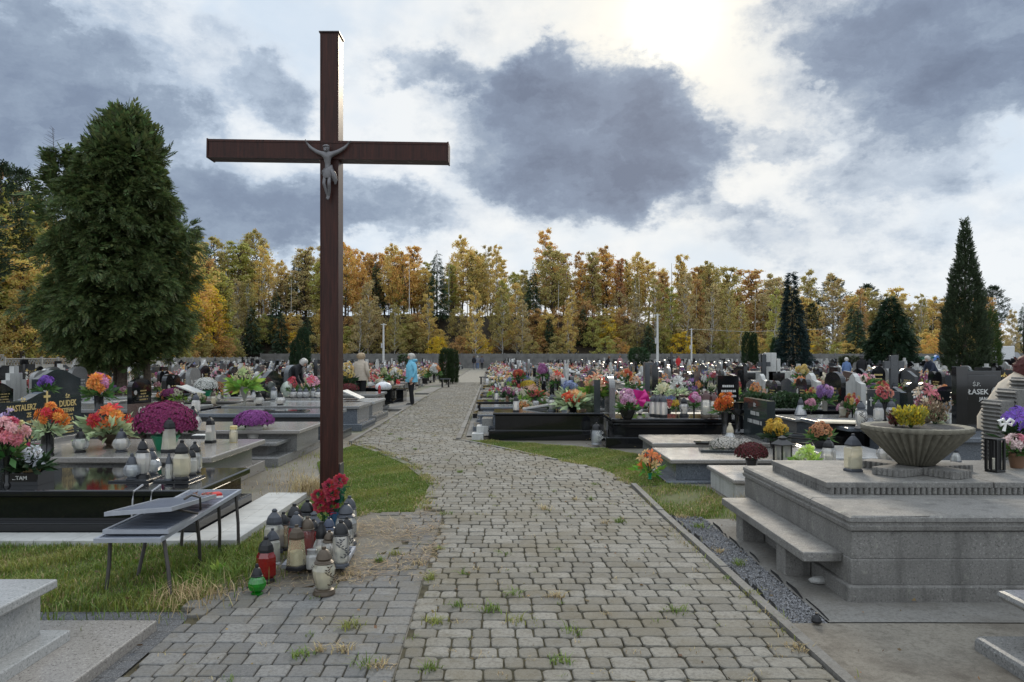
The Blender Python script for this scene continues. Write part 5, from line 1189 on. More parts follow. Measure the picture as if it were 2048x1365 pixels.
lan('blue and white patterned lantern standing on the grass by the black tombs', 'cylinder', 1193, 846, 889, .0, gl=GL_BLUE, lid=LIDDARK, base=GL_BLUE, extra=ornament_mesh(mat=WHITE, seed=9), wide=1.3)
lan('white lantern with a black carrying handle on the long black tomb', 'cylinder', 1032, 792, 823, ZA, gl=GL_MILK, lid=LIDDARK, candle=False, wide=1.1)
t = thing('book_plaque', 'thin grey slab plaque tilted like a lectern on the long black tomb', 'plaque', gp(1072, 818, ZA)); M = Matrix.Rotation(R(-9), 4, 'Y'); MB().cbox(-.27, .27, -.2, .2, .03, .055, .005, M).build('page', PALEG, t); MB().cbox(-.2, .22, -.15, .15, 0, .03, .004).build('stand', MIDG, t)
lan('silver bulb lantern beside the orange gladioli', 'vase', 1104, 788, 822, ZA, gl=GL_MILK, lid=LIDGREY, wide=1.15)
bq('orange gladioli with red roses and long leaves in a dark bowl', 1146, 783, 822, 66, ZA, [(.78, .42, .12), (.72, .10, .03), (.78, .46, .18)], kind=['lily', 'rose'], n=11, bs=.36, vase='bowl', vmat=POTBLACK, vh=.3, vr=.12, leafm=LEAFV, nleaf=120, leafs=.42)
bq('tall peach lilies and red roses in a gold-banded black vase', 1190, 748, 818, 58, ZA, [(.75, .40, .20), (.70, .16, .06), (.76, .52, .32), (.35, .48, .15)], kind='lily', n=13, bs=.38, vmat=POTBLACK, vase='cylinder', vh=.46, vr=.10, leafm=LEAFL, nleaf=110)
bq('pink silk hydrangea with magenta bow in a round black pot', 1255, 774, 838, 46, ZB, [(.66, .28, .48), (.72, .42, .58), (.70, .34, .52)], kind='dahlia', n=15, bs=.36, vase='bowl', vmat=POTBLACK, vh=.3, vr=.14, leafm=LEAFG)
t = thing('ribbon_bow', 'large magenta fabric bow behind the pink hydrangea', 'ribbon', at(1276, 800, 13.3)); MAG = plain('magenta_satin', (.55, .02, .22), .35); mb = MB()
for a_, L_ in ((25, .19), (80, .17), (-20, .13), (-150, .15)): mb.lathe([(.012, .0), (.05, .3 * L_), (.085, .75 * L_), (.10, L_), (.06, .9 * L_)], 16, M=Matrix.Rotation(R(90 - a_), 4, 'Y'), flute=.22, nf=4, sy=.55, cap0=False, cap1=True)
mb.build('ribbon', MAG, t, smooth=60)
lan('small white lantern with pointed black cap by the pink hydrangea', 'round', 1280, 810, 829, ZB, gl=GL_MILK, lid=LIDDARK, candle=False)
for i, px in enumerate((1306, 1316, 1327)): lan(('first of three joined', 'middle one of three joined', 'last of three joined')[i] + ' slim white lanterns on the broad black tomb', 'cylinder', px, 790, 833 - (2 - i), ZB, gl=GL_MILK, lid=LIDGREY, base=LIDDARK, candle=False)
bq('little bunch of yellow mums behind the patterned lantern', 1352, 799, 829, 22, ZB, [(.70, .5, .03)], kind='ball', n=6, bs=.5, vmat=POTTAN, vh=.35)
lan('white lantern with a black diamond lattice on the broad black tomb', 'vase', 1368, 795, 832, ZB, gl=GL_MILK, lid=LIDDARK, extra=ornament_mesh(mat=LIDDARK, seed=6), candle=False, wide=1.2)
bq('pink hydrangea spray in a black vase between the lattice and tall lanterns', 1388, 783, 829, 34, ZB, [(.66, .25, .45), (.62, .05, .25), (.70, .38, .55)], kind='dahlia', n=9, bs=.45, vmat=POTBLACK, vh=.35)
for i, px in enumerate((1412, 1428)): lan(('tall clear lantern with red-brown cap and gold foot, hydrangea side of the pair', 'tall clear lantern with red-brown cap and gold foot touching the orange dahlias')[i], 'cylinder', px, 782 + 4 * i, 834, ZB, gl=GL_CLEAR, lid=plain('red_brown_cap', (.06, .02, .018), .3), base=LIDBRZ, wide=1.15)
bq('four huge orange dahlias in a tall black vase', 1453, 781, 868, 52, .45, [(.72, .16, .01), (.80, .30, .02), (.74, .18, .012), (.82, .34, .03)], Y=12.4, kind='ball', n=5, bs=.62, vmat=POTBLACK, vase='cylinder', vh=.5, vr=.11, nleaf=24)
t = thing('flower_stand', 'dark turned pedestal vase between the dahlias and the lettered headstone', 'vase', gp(1478, 868, .285)); MB().lathe([(.12, 0), (.12, .03), (.07, .08), (.07, .3), (.13, .36), (.14, .4), (.09, .42), (.09, .5), (.14, .52)], 14).build('pedestal', BLACK, t, smooth=40)
# F: black tomb with reflecting top; G: granite tomb behind the bowl
gF = rgrave('black tomb whose mirror-bright top carries an open book', 4.95, 7.4, 10.9, 12.7, .5, BLACK, BLUEG, over=.1, th=.06); settle(gF, (6.2, 11.8, 0))
t = thing('book_plaque', 'open cream book of stone on the mirror-bright tomb', 'plaque', gp(1678, 850, .505), R(-20))
for s in (-1, 1): MB().cbox(-.3, .3, .005 if s > 0 else -.2, .2 if s > 0 else -.005, .02, .05, .01, Matrix.Rotation(R(4 * s), 4, 'X')).build('page', plain('cream_stone', (.62, .55, .42), .35), t)
MB().cbox(-.26, .26, -.16, .16, 0, .02, .004).build('stand', BLACK, t)
lan('ornate silver lantern with stone foot on the mirror-bright tomb', 'vase', 1722, 802, 857, .503, gl=GL_MILK, lid=LIDGREY, base=POTGREY, extra=ornament_mesh(mat=LIDDARK, seed=12))
lan('twin silver lantern farther along the mirror-bright tomb', 'hexagon', 1757, 800, 846, .503, gl=GL_MILK, lid=LIDGREY)
lan('silver lantern just before the dark red heather', 'hexagon', 1783, 799, 845, .503, gl=GL_MILK, lid=LIDGREY)
bq('red silk roses in a tall black vase behind the silver lanterns', 1768, 766, 842, 40, .503, [(.60, .06, .08), (.65, .15, .15), (.7, .3, .2)], kind='rose', n=8, bs=.45, vmat=POTBLACK, vase='cylinder', vh=.5, vr=.1)
gG = rgrave('blue-grey granite tomb directly behind the fluted bowl', 5.2, 8.6, 9.75, 11.0, .48, BLUEG, BLUEG, over=.08, th=.07, plinth=.06)
MB().cbox(6.31, 6.475, 10.5, 10.62, .481, 1.41, .006).build('cross_post', BLACK, gG); MB().cbox(6.476, 6.9, 10.51, 10.61, 1.225, 1.29, .006).build('cross_arm', BLACK, gG)
MB().cbox(6.55, 7.08, 10.7, 10.83, .481, 1.345, .008).build('headstone', BLACK, gG)
text_on(gG, 'Ś.P.', .075, SILV, 6.72, 10.697, 1.15, 0); text_on(gG, 'ŁASEK', .105, SILV, 6.745, 10.697, 1.04, 0); text_on(gG, 'JAN', .07, SILV, 6.82, 10.697, .94, 0)
MM = Matrix.Translation((6.985, 10.69, 1.03)) @ Matrix.Rotation(R(90), 4, 'X'); MB().lathe([(.06, 0), (.058, .01)], 18, M=MM, sy=1.35).build('portrait_oval', plain('portrait_enamel', (.4, .4, .38), .2, var=.7, vscale=30), gG)
settle(gG, (6.8, 10.4, 0))
lan('yellowish lantern with grey cap on the blue-grey tomb, bowl side', 'cylinder', 1918, 807, 850, .482, gl=GL_CREAM, lid=LIDGREY, wide=1.2)
lan('yellowish lantern with dark ringed foot near the ribbed stele', 'cylinder', 1953, 809, 856, .482, gl=GL_CREAM, lid=LIDGREY, base=POTGREY, wide=1.25)
lan('grey-blue lantern with black dome lid behind the yellowish ones', 'jar', 1967, 800, 846, .482, gl=GL_BLUE, lid=LIDDARK)
lan('squat clear lantern leaning by the yellowish pair', 'pyramid', 1906, 814, 852, .482, gl=GL_MILK, lid=LIDDARK)
lan('cut-glass lantern close to the dry heather', 'hexagon', 1889, 806, 850, .482, gl=GL_CLEAR, lid=LIDGREY)
for i, px in enumerate((1915, 1944)): lan(('crown-rimmed glass vase lantern nearer the black cross', 'crown-rimmed glass vase lantern nearer the portrait oval')[i], 'jar', px, 785, 840, .482, gl=GL_BLUE, lid=LIDDARK)
# ------------------------------------------------------------------ the rows of graves
ORD = 'first second third fourth fifth sixth seventh eighth ninth tenth eleventh twelfth thirteenth fourteenth fifteenth sixteenth seventeenth eighteenth nineteenth twentieth'.split()
def ordn(i): return ORD[i] if i < 20 else ('twenty-' + ORD[(i - 20) % 9])
PROTO = {}
GRAVES = [('black polished', 'wavy', 'wave', BLACK, BLACK, BLACK, .82, .80), ('black polished', 'arched', 'arch', BLACK, BLACK, BLACK, .78, .85), ('dark grey', 'straight', 'flat', DARKG, MIDG, DARKG, .9, .62),
          ('grey granite', 'crested', 'crest', MIDG, MIDG, SLATE, .9, .72), ('pale terrazzo', 'gabled', 'gable', WHITEST, WHITEST, WHITEST, .8, .85), ('brown granite', 'slanting', 'slant', BROWNG, BROWNG, BROWNG, .8, .7),
          ('blue-grey', 'rounded', 'round', BLUEG, BLUEG, BLUEG, .7, .8), ('warm grey', 'wavy', 'wave', WARMG, WARMG, DARKG, .9, .72), ('pale terrazzo', 'stepped', 'steps', WHITEST, WHITEST, WHITEST, .85, .95),
          ('grey granite', 'heart-shaped', 'heart', MIDG, WARMG, BLACK, .7, .72), ('black polished', 'straight', 'flat', DARKG, BLACK, BLACK, .7, .9), ('grey granite', 'arched', 'arch', PALEG, PALEG, MIDG, .75, .9)]
def grave_proto(i, label, loc, rz, group, sc):
    if i in PROTO: return dup(PROTO[i], loc, rz, label, group, sc)
    m_, s_, shape, body, slab, hs, w, h = GRAVES[i]
    g = thing('grave', label, 'grave', (0, 0, 0), 0, group)
    MB().cbox(-1.12, 1.06, -.56, .56, -.05, .12, .01).build('plinth', body, g); MB().cbox(-1.05, .92, -.46, .46, .121, .40, .006).build('grave_body', body, g); MB().cbox(-1.08, .98, -.5, .5, .401, .46, .012, bot=True).build('cover_slab', slab, g)
    headstone(g, shape, -.93, -w / 2, w / 2, .46, h, .11, hs)
    lm = GOLD if i % 3 != 2 else SILV
    rows_of_lettering(g, -.873, .06, .46 + h * .18, w * .6, h * .42, 4, lm, 1, i)
    if i % 2 == 0: small_cross(g, -.873, -w * .33, .46 + h * .35, h * .36, lm, 1)
    else: oval(g, -.872, -w * .33, .46 + h * .5, .055, 1)
    PROTO[i] = g; g.location = loc; g.rotation_euler = (0, 0, rz); g.scale = sc; return g
def small_bouquet(label, loc, w, h, cols, kind, vase, vmat, seed, leafm, group):
    rg = random.Random(seed); root = thing('flower_bouquet', label, 'flowers', loc, 0, group)
    v0 = .34; obj('pot' if vase in ('pot', 'bowl') else 'vase', vase_mesh(vase, .13, v0, vmat, 10), root)
    obj('foliage', foliage(80, .55, v0 * .9, 1, seed, .3, leafm), root)
    V, FI, MI = [], [], []; n = 11
    for i in range(n):
        t = (i + .5) / n; ph = math.acos(1 - 1.35 * t); a = i * 2.39996; d = Vector((math.sin(ph) * math.cos(a), math.sin(ph) * math.sin(a), math.cos(ph)))
        k_ = rg.uniform(.6, 1.15); p = Vector((d.x * .42 * k_, d.y * .42 * k_, .6 + d.z * .30 * rg.uniform(.7, 1.1))); s = .28 * rg.uniform(.6, 1.15)
        M = Matrix.Translation(p) @ Vector((0, 0, 1)).rotation_difference(d).to_matrix().to_4x4() @ Matrix.Scale(s, 4); k = len(FI); blossom_geo(kind, rg, V, FI, 0, M, s); MI += [i % len(cols)] * (len(FI) - k)
    me = bpy.data.meshes.new('blossoms'); me.from_pydata([tuple(v) for v in V], [], FI)
    for c in cols: me.materials.append(petal(c))
    me.polygons.foreach_set('material_index', MI); obj('blossoms', me, root); root.scale = (w, w, h); return root
COLS0 = [('orange', [(.80, .27, .03), (.82, .36, .05)]), ('red', [(.55, .02, .02), (.5, .04, .05)]), ('yellow', [(.72, .5, .05), (.75, .6, .15)]), ('pink', [(.70, .25, .38), (.75, .45, .5)]), ('white', [(.72, .72, .68), (.65, .66, .6)]),
        ('magenta', [(.35, .03, .18), (.45, .06, .25)]), ('purple', [(.28, .09, .40), (.36, .16, .5)]), ('peach', [(.75, .42, .25), (.72, .5, .35)]), ('cream', [(.68, .62, .42), (.6, .6, .35)]), ('red and yellow', [(.6, .04, .03), (.75, .5, .05)]),
        ('pink and white', [(.7, .3, .45), (.74, .72, .7)]), ('blue', [(.14, .2, .5), (.25, .32, .6)])]
def dull(c, k=.80): m = sum(c) / 3; return tuple((m + (x - m) * k) * .92 for x in c)
COLS = [(n, [dull(c) for c in cs]) for n, cs in COLS0]
KINDS_ = ['rose', 'dahlia', 'lily', 'rose', 'dahlia']
def mid_flowers(ci, v, label, loc, w, h, group):
    """v: 0-2 bouquets, 3 chrysanthemum dome"""
    key = ('fl', ci, v)
    if key in PROTO:
        r = dup(PROTO[key], loc, random.uniform(0, 6), label, group, (w, w, h) if v < 3 else (w, w, h)); return r
    cn, cols = COLS[ci]
    if v < 3: r = small_bouquet(label, loc, w, h, cols, KINDS_[(ci + v) % 5], ['vase', 'pot', 'cylinder'][v], [POTBLACK, POTTERRA, POTGREY][(ci + v) % 3], ci * 5 + v, [LEAFG, LEAFD, LEAFL][(ci + v) % 3], group)
    else: r = mum(label, loc, 1, 1, cols[0], [POTBLACK, POTTERRA, POTWHITE][ci % 3], ci, n=90, low=True, group=group, head=.085); r.scale = (w, w, h)
    PROTO[key] = r; return r
LKIND = [('round', GL_MILK, LIDDARK, 'white round'), ('cylinder', GL_CLEAR, LIDDARK, 'clear cylinder'), ('hexagon', GL_MILK, LIDGREY, 'white six-sided'), ('vase', GL_CREAM, LIDBRZ, 'cream vase-shaped'), ('cylinder', GL_RED, LIDDARK, 'red glass'), ('pyramid', GL_CLEAR, LIDGREY, 'clear pyramid'), ('jar', GL_MILK, LIDGREY, 'squat white'), ('cone', GL_BLUE, LIDGREY, 'bluish cone')]
def mid_lantern(k, label, loc, h, group):
    kind, gl, lid, nm = LKIND[k]; return lantern(label, kind, loc, h, gl, lid, candle=False, group=group)
rg = random.Random(41)
far_spots = []                                        # everything past the countable ones
TREES_AT = [(-12.0, 22.7, 1.6), (-3.4, 42, 1.2), (5.0, 17.0, 0)]
UC = {'bowl': [0.72, 3.35, 6.6, 9.1, 12.4, 14.9, 18.2, 20.7, 24.0, 26.5, 29.8, 32.3, 35.6, 38.1, 41.4, 43.9, 47.2, 49.7, 53, 55.5, 58.8, 61.3, 64.6, 67.1],
      'cross': [-4.75, -7.5, -10.6, -13.2, -16.5, -19, -22.3, -24.8, -28.1, -30.6, -33.2]}
START = {'bowl': [15.9, 15.0, 14.4, 13.2, 16.5, 17.5, 21, 23.5], 'cross': [26.6, 17.6, 17.2, 17.0, 22, 24, 30, 32, 36, 38, 42]}
NG = NF = NL = 0
cells = []
for side in ('bowl', 'cross'):
    for ci, u in enumerate(UC[side]):
        st = START[side][ci] if ci < len(START[side]) else 26
        w = st + rg.uniform(0, .3)
        while w < 98:
            x, y = along(u, w)
            if abs(x) < .70 * y + .8 and x > -34.2: cells.append((y, side, ci, x, y))
            w += 1.72 * rg.uniform(.94, 1.1)
cells.sort()
GN = {'bowl': 'graves in rows on the bowl side of the path', 'cross': 'graves in rows on the cross side of the path'}
for (y, side, ci, x, yy) in cells:
    if any(math.hypot(x - a, y - b) < c for a, b, c in TREES_AT if c): continue
    row = int((y - 14.0) / 1.75); face = 0 if side == 'cross' else math.pi
    if ci % 2: face += math.pi
    if side == 'cross' and ci == 1: face = 0
    rz = PROT + face + rg.uniform(-.02, .02); gi = rg.randrange(len(GRAVES)); sc = (rg.uniform(.95, 1.08), rg.uniform(.92, 1.25), rg.uniform(.72, .95))
    jx, jy = x + rg.uniform(-.1, .1), y + rg.uniform(-.05, .05)
    place = f'{ordn(ci)} from the path, {ordn(row)} row, {side} side'
    c, s = math.cos(rz), math.sin(rz)
    def loc(lx, ly, z): return (jx + c * lx - s * ly, jy + s * lx + c * ly, z)
    if NG < 255 and y < 50:
        grave_proto(gi, f'{GRAVES[gi][0]} tomb with {GRAVES[gi][1]} headstone, {place}', (jx, jy, 0), rz, GN[side], sc); NG += 1
    else: far_spots.append(('g', gi, (jx, jy), rz, sc))
    top = .462 * sc[2]
    for slot in ((-.48, rg.uniform(-.25, .25)), (rg.uniform(-.2, .25), rg.uniform(-.3, .3)), (rg.uniform(.3, .75), rg.uniform(-.3, .3)), (rg.uniform(-.2, .28), rg.choice((-.36, .36)))):
        if rg.random() > (.93, .75, .42)[[-.48].index(slot[0]) if slot[0] == -.48 else (1 if slot[0] < .3 else 2)]: continue
        fc = rg.choice((0, 0, 1, 1, 2, 2, 3, 4, 4, 4, 5, 6, 7, 7, 8, 8, 8, 9, 10, 11)); v = rg.choice((0, 1, 2, 0, 1, 3)); w = rg.uniform(.22, .40) * (1.15 if v == 3 else 1); h = rg.uniform(.32, .56) * (.7 if v == 3 else 1) * (1.0 if slot[0] < 0 else .8); P = loc(slot[0], slot[1], top)
        if NF < 225:
            nm = ['vase of %s flowers', 'pot of %s flowers', 'tall %s bouquet', 'dome of %s chrysanthemums'][v] % COLS[fc][0]
            mid_flowers(fc, v, f'{nm}, {place}', P, w, h, 'flowers on the rows of graves'); NF += 1
        else: far_spots.append(('f', fc, P, w, h))
    for k in range(rg.choice((1, 2, 2, 3))):
        P = loc(rg.uniform(-.6, .85), rg.uniform(-.4, .4), top); kd = rg.choice((0, 0, 1, 2, 2, 3, 4, 5, 6, 7)); h = rg.uniform(.22, .36)
        if NL < 200: mid_lantern(kd, f'{LKIND[kd][3]} lantern on the tomb {place}', P, h, 'lanterns on the rows of graves'); NL += 1
        else: far_spots.append(('l', kd, P, h, 0))
# the far crowd, one mass of each kind
def far_mass():
    gm = [BLACK, DARKG, MIDG, WHITEST, BROWNG, BLUEG, PALEG]; idx = {m.name: i for i, m in enumerate(gm)}
    a = MB(); V, MI = [], []; lv = MB(); rgn = np.random.default_rng(9)
    fcols = [c[1][0] for c in COLS] + [(.06, .12, .03)]
    for sp in far_spots:
        if sp[0] == 'g':
            m_, s_, shape, body, slab, hs, w, h = GRAVES[sp[1]]; (x, y), rz, sc = sp[2], sp[3], sp[4]
            M = Matrix.Translation((x, y, 0)) @ Matrix.Rotation(rz, 4, 'Z') @ Matrix.Diagonal((*sc, 1))
            a.mi = idx.get(body.name, 2); a.box(-1.05, .95, -.46, .46, -.05, .40, M); a.mi = idx.get(slab.name, 2); a.box(-1.08, 1.0, -.5, .5, .401, .46, M)
            a.mi = idx.get(hs.name, 2); L = outline(shape if y < 70 else 'flat', w, h * random.uniform(.9, 1.25)); a.prism([M @ Vector((-.98, p, .46 + q)) for p, q in L], M.to_3x3() @ Vector((.11, 0, 0)))
            if random.random() < .12:
                zc = random.uniform(1.2, 1.75); a.mi = random.choice((0, 3, 1)); a.box(-1.0, -.9, -.06, .06, .4, zc, M); a.box(-.99, -.91, -.25, .25, zc - .32, zc - .2, M)
        elif sp[0] == 'f':
            x, y, z = sp[2]; w, h = sp[3], sp[4]; n = 22 if y < 60 else 12
            d = rand_dirs(n, rgn); P = np.array([x, y, z + h * .68]) + d * np.array([w * .42, w * .42, h * .3]); s = w * (.3 if y < 60 else .42)
            V.append(leaves(P, s, rgn, d * .3, 0, .5)); MI += [sp[1]] * n
            n2 = 8; d = rand_dirs(n2, rgn); P = np.array([x, y, z + h * .4]) + d * np.array([w * .3, w * .3, h * .15]); V.append(leaves(P, s * 1.1, rgn, d, -.2, .35)); MI += [len(fcols) - 1] * n2
        else:
            x, y, z = sp[2]; h = sp[3]; k = sp[1]; lv.mi = {GL_RED.name: 1, GL_CREAM.name: 2}.get(LKIND[k][1].name, 0)
            lv.lathe([(h * .24, 0), (h * .3, h * .3), (h * .2, h * .64)], 7, (x, y, z)); lv.mi = 3; lv.lathe([(h * .22, h * .64), (h * .15, h * .85), (h * .05, h)], 6, (x, y, z))
    o = a.build('far_graves', gm); tag(o, 'crowded rows of distant tombs and headstones reaching to the far wall', 'graves', kind='stuff')
    o = obj('far_flowers', np_mesh('far_flowers', np.concatenate(V), 4, [petal(c) for c in fcols], MI)); tag(o, 'dots of bright flowers over the distant rows of tombs', 'flowers', kind='stuff')
    o = lv.build('far_lanterns', [plain('far_white_lantern', (.7, .71, .7), .15), plain('far_red_lantern', (.45, .02, .02), .15), plain('far_cream_lantern', (.68, .6, .4), .15), LIDDARK]); tag(o, 'pale glints of lanterns on the distant rows of tombs', 'lanterns', kind='stuff')
far_mass()
# single stones the photo shows clearly among the rows
def lone_stone(label, px, ytop, ybase, wpx, Y, mat, shape='flat', th=.12, rz=0.0, name='headstone', gold=None, base=True):
    p = at(px, ybase, Y); p.z = 0; s = Y / F; z1 = H - (ytop - HY) * s; w = wpx * s
    t = thing(name, label, 'headstone', p, rz); mb = MB(); L = outline(shape, w, z1 - .3)
    mb.prism([(a, -th / 2, .3 + b) for a, b in L], (0, th, 0)); mb.build('stone', mat, t)
    if base: MB().cbox(-w * .6, w * .6, -th * 1.4, th * 1.4, -.05, .299, .01).build('base', mat, t)
    if gold:
        me = MB(); rgl = random.Random(px)
        for i in range(4):
            zz = .3 + (z1 - .3) * (.68 - i * .14); Lh = w * rgl.uniform(.4, .7); x = -Lh / 2
            while x < Lh / 2: k = rgl.uniform(.02, .045); me.box(x, x + k * .7, -th / 2 - .004, -th / 2 - .0005, zz, zz + .05); x += k
        me.build('inscription', gold, t)
    return t
lone_stone('black rectangular headstone edge-on behind the orange dahlias', 1455, 752, 800, 42, 17.0, BLACK, 'flat', gold=SILV)
lone_stone('black arched double headstone beyond the pink flowers, carrying gold lines', 1755, 733, 790, 28, 24, BLACK, 'arch', gold=GOLD)
lone_stone('second black arched headstone beside the tall stone cross', 1815, 736, 790, 38, 24, BLACK, 'arch', gold=GOLD)
lone_stone('pale wavy headstone with worn text behind the pale clear lanterns', 1708, 766, 812, 40, 17.5, WHITEST, 'wave', gold=DARKG)
lone_stone('grey headstone with a dark round top among the peach lilies', 1184, 738, 800, 22, 19, DARKG, 'arch', th=.2)
lone_stone('tall dark grey stone pillar left of the big black cross', 1296, 725, 800, 16, 20, DARKG, 'flat', th=.3)
lone_stone('black upright slab by the grey pillar', 1308, 731, 790, 12, 19, BLACK, 'flat', th=.3)
def stone_cross(label, px, ytop, Y, hpx_arm, wpx, tpx, mat, z0=.0, name='grave_cross', zarm=None):
    p = at(px, HY, Y); s = Y / F; zt = H - (ytop - HY) * s; t = thing(name, label, 'cross', (p.x, Y, z0)); w = wpx * s / 2; tt = tpx * s / 2; za = H - (hpx_arm - HY) * s
    MB().cbox(-tt, tt, -.07, .07, -.03, zt - z0, .008).build('upright', mat, t); mb = MB(); mb.cbox(-w, -tt - .001, -.06, .06, za - tt - z0, za + tt - z0, .006); mb.cbox(tt + .001, w, -.06, .06, za - tt - z0, za + tt - z0, .006); mb.build('arm', mat, t); return t
stone_cross('black cross with broad arms on the pale memorial wall', 1527, 709, 26, 729, 26, 9, BLACK)
t = thing('memorial_wall', 'pale stone memorial of two framed dark panels under a stepped top', 'memorial', (at(1530, 0, 26.3).x, 26.35, 0)); s = 26.35 / F
for x0, x1, yt in ((-48, -6, 743), (6, 50, 743), (0, 22, 706), (23, 30, 718)):
    za = H - (yt - HY) * s; MB().cbox(x0 * s, x1 * s, -.1, .1, -.03, za, .01).build('panel_wall', WHITEST, t)
for x0, x1 in ((-40, -20), (14, 38)): MB().cbox(x0 * s, x1 * s, -.13, -.102, .45, .98, .004).build('dark_panel', BLACK, t)
stone_cross('grey stone cross pillar rising behind the heart-shaped black stone', 1787, 711, 22, 730, 40, 15, DARKG)
stone_cross('slender black iron cross far up the bowl side', 1343, 705, 48, 716, 14, 4, BLACK)
lone_stone('heart-topped black headstone beside the stone cross pillar', 1835, 765, 820, 48, 15.5, BLACK, 'heart', gold=SILV)
t = thing('hedge_box', 'low dark green clipped plants on the grave behind the dark lettered headstone', 'hedge', at(1556, 805, 16.0)); t.location.z = .42
rgh = np.random.default_rng(17); n = 5200; P = rgh.uniform(-1, 1, (n, 3)) * np.array([.78, .3, .16]); P[:, 2] += .14 + .04 * np.sin(P[:, 0] * 9)
obj('foliage', np_mesh('foliage', leaves(P, .07, rgh, np.array([[0, 0, 1.0]]), 0, .25), 4, leafmat('hedge_green', (.028, .06, .02), .5)), t)
MB().cbox(-.85, .85, -.36, .36, -.45, .03, .01).build('stone_trough', MIDG, t)
def midbq(label, px, ytop, ybase, wpx, Y, cols, **k): return bq(label, px, ytop, ybase, wpx, 0, cols, Y=Y, nleaf=50, **k)
Pk, Mg, Or, Ye, Rd, Wh, Pu, Pe, Bl = [c[1] for c in (COLS[3], COLS[5], COLS[0], COLS[2], COLS[1], COLS[4], COLS[6], COLS[7], COLS[11])]
midbq('tall column of purple-pink blossoms above the yellow chrysanthemum', 1085, 727, 768, 26, 21, [(.36, .10, .28), (.42, .14, .34)], kind='dahlia', n=22, bs=.4)
midbq('rust-red dahlia bowl past the purple column', 1037, 738, 768, 32, 22, [(.45, .06, .03), (.62, .2, .05)], kind='dahlia', n=14, bs=.35, vase='bowl')
mm('yellow chrysanthemum dome near the path on the bowl side', 1056, 761, 784, 30, .5, (.70, .50, .02), POTBLACK, n=160, low=True)
mm('white chrysanthemum dome behind the yellow one', 1062, 754, 772, 28, .5, (.68, .68, .6), POTBLACK, n=120, low=True)
midbq('peach and scarlet gladioli between the purple column and blue asters', 1115, 742, 784, 36, 18, Pe + [(.68, .10, .04)], kind='lily', n=14, bs=.36)
midbq('blue hydrangeas in a white paper cone', 1138, 760, 800, 42, 16.0, Bl + [(.35, .42, .62)], kind='dahlia', n=15, bs=.34, vmat=POTWHITE, leafm=LEAFV)
midbq('red rose wreath behind two white disc lanterns', 1072, 779, 802, 46, 15.2, Rd + [(.62, .15, .05)], kind='rose', n=12, bs=.28, vase='bowl')
midbq('orange rose bunch in a brown vase by the black upright slab', 1270, 750, 790, 36, 17, Or + Pe, kind='rose', n=9, bs=.36, vmat=POTTERRA)
midbq('orange and red dahlias above the brown vase bunch', 1252, 735, 775, 32, 20, Or + [(.6, .1, .03)], kind='dahlia', n=9, bs=.38)
midbq('cream lilies with striped leaves behind the three slim lanterns', 1326, 765, 800, 36, 15.2, [(.70, .66, .40), (.66, .66, .45)], kind='lily', n=9, bs=.42, leafm=LEAFV)
midbq('white lilies with striped leaves in a tall dark vase', 1355, 752, 805, 40, 15.4, Wh, kind='lily', n=7, bs=.42, leafm=LEAFV)
midbq('orange lilies lying on a white block by the hedge plants', 1600, 752, 786, 32, 19, Or, kind='lily', n=8, bs=.5)
midbq('violet and pink phlox in a stone pot', 1650, 765, 822, 44, 15.3, Pu + [(.62, .35, .55)], kind='dahlia', n=13, bs=.34, vmat=POTSTONE, vase='pot')
midbq('pink roses with white lilies above the pale wavy headstone', 1725, 745, 790, 56, 18, Pk + [(.78, .3, .35), (.74, .6, .55)], kind='rose', n=15, bs=.28)
midbq('pink ring of carnations beside the violet phlox', 1622, 795, 830, 30, 14.0, Pk, kind='dahlia', n=9, bs=.4)
midbq('orange carnations beside the black cross', 1885, 768, 800, 30, 14, Pe + Or, kind='dahlia', n=10, bs=.38)
midbq('yellow-green chrysanthemums in front of the grey pillar headstone', 1605, 728, 768, 34, 26, Ye, kind='ball', n=9, bs=.4)
midbq('red and pink carnations on the white pillar tomb', 1427, 742, 770, 22, 24, Pk + Rd, kind='dahlia', n=10, bs=.4)
midbq('pale green chrysanthemums between beige-jacketed woman and blue-jacketed woman', 768, 735, 765, 22, 25, [(.5, .55, .25), (.6, .62, .35)], kind='dahlia', n=9, bs=.42)
midbq('bright yellow and cream lilies just before the blue-jacketed woman', 790, 735, 770, 36, 23, Ye + Wh, kind='lily', n=12, bs=.4)
midbq('orange and white asters on the tomb behind the blue-jacketed woman', 868, 725, 765, 34, 28, Or + Wh, kind='dahlia', n=11, bs=.38)
mm('yellow chrysanthemum on the tomb between the blue-jacketed woman and the topiary', 850, 737, 768, 26, .55, (.70, .50, .03), POTBLACK, Y=29, n=90, low=True)
# ------------------------------------------------------------------ walls and poles
WALLM = plain('grey_concrete_panel', (.135, .132, .125), .85, var=.3, vscale=1.2, bump=.3); WALLW = plain('pale_concrete_panel', (.30, .29, .265), .85, var=.22, vscale=2.0)
w = thing('concrete_wall', 'long grey panelled concrete wall closing the cemetery below the wood', 'wall', (10, 103, 0))
pan = MB().box(-.9, .9, -.03, .03, 0, 1.9)
for z in (.45, .9, 1.35): pan.box(-.9, .9, -.045, -.031, z - .02, z + .02)
mbp = MB()
for k in range(68):
    x = -44.0 + k * 2.0; M = Matrix.Translation((x, 0, 0))
    mbp.box(-.93, .93, -.03, .03, -.1, 1.98, M)
    for z in (.5, 1.0, 1.5): mbp.box(-.93, .93, -.05, -.031, z - .03, z + .03, M)
mbp.build('panels', WALLM, w)
pm = MB().box(-.069, .069, -.08, .08, -.1, 2.08).mesh('post', WALLM)
for k in range(69): obj('post', pm, w, (-45.0 + k * 2.0, 0, 0))
w = thing('ornamental_wall', 'pale openwork concrete wall with cut-out pattern at the edge of the dark wood', 'wall', (-35, 70, 0))
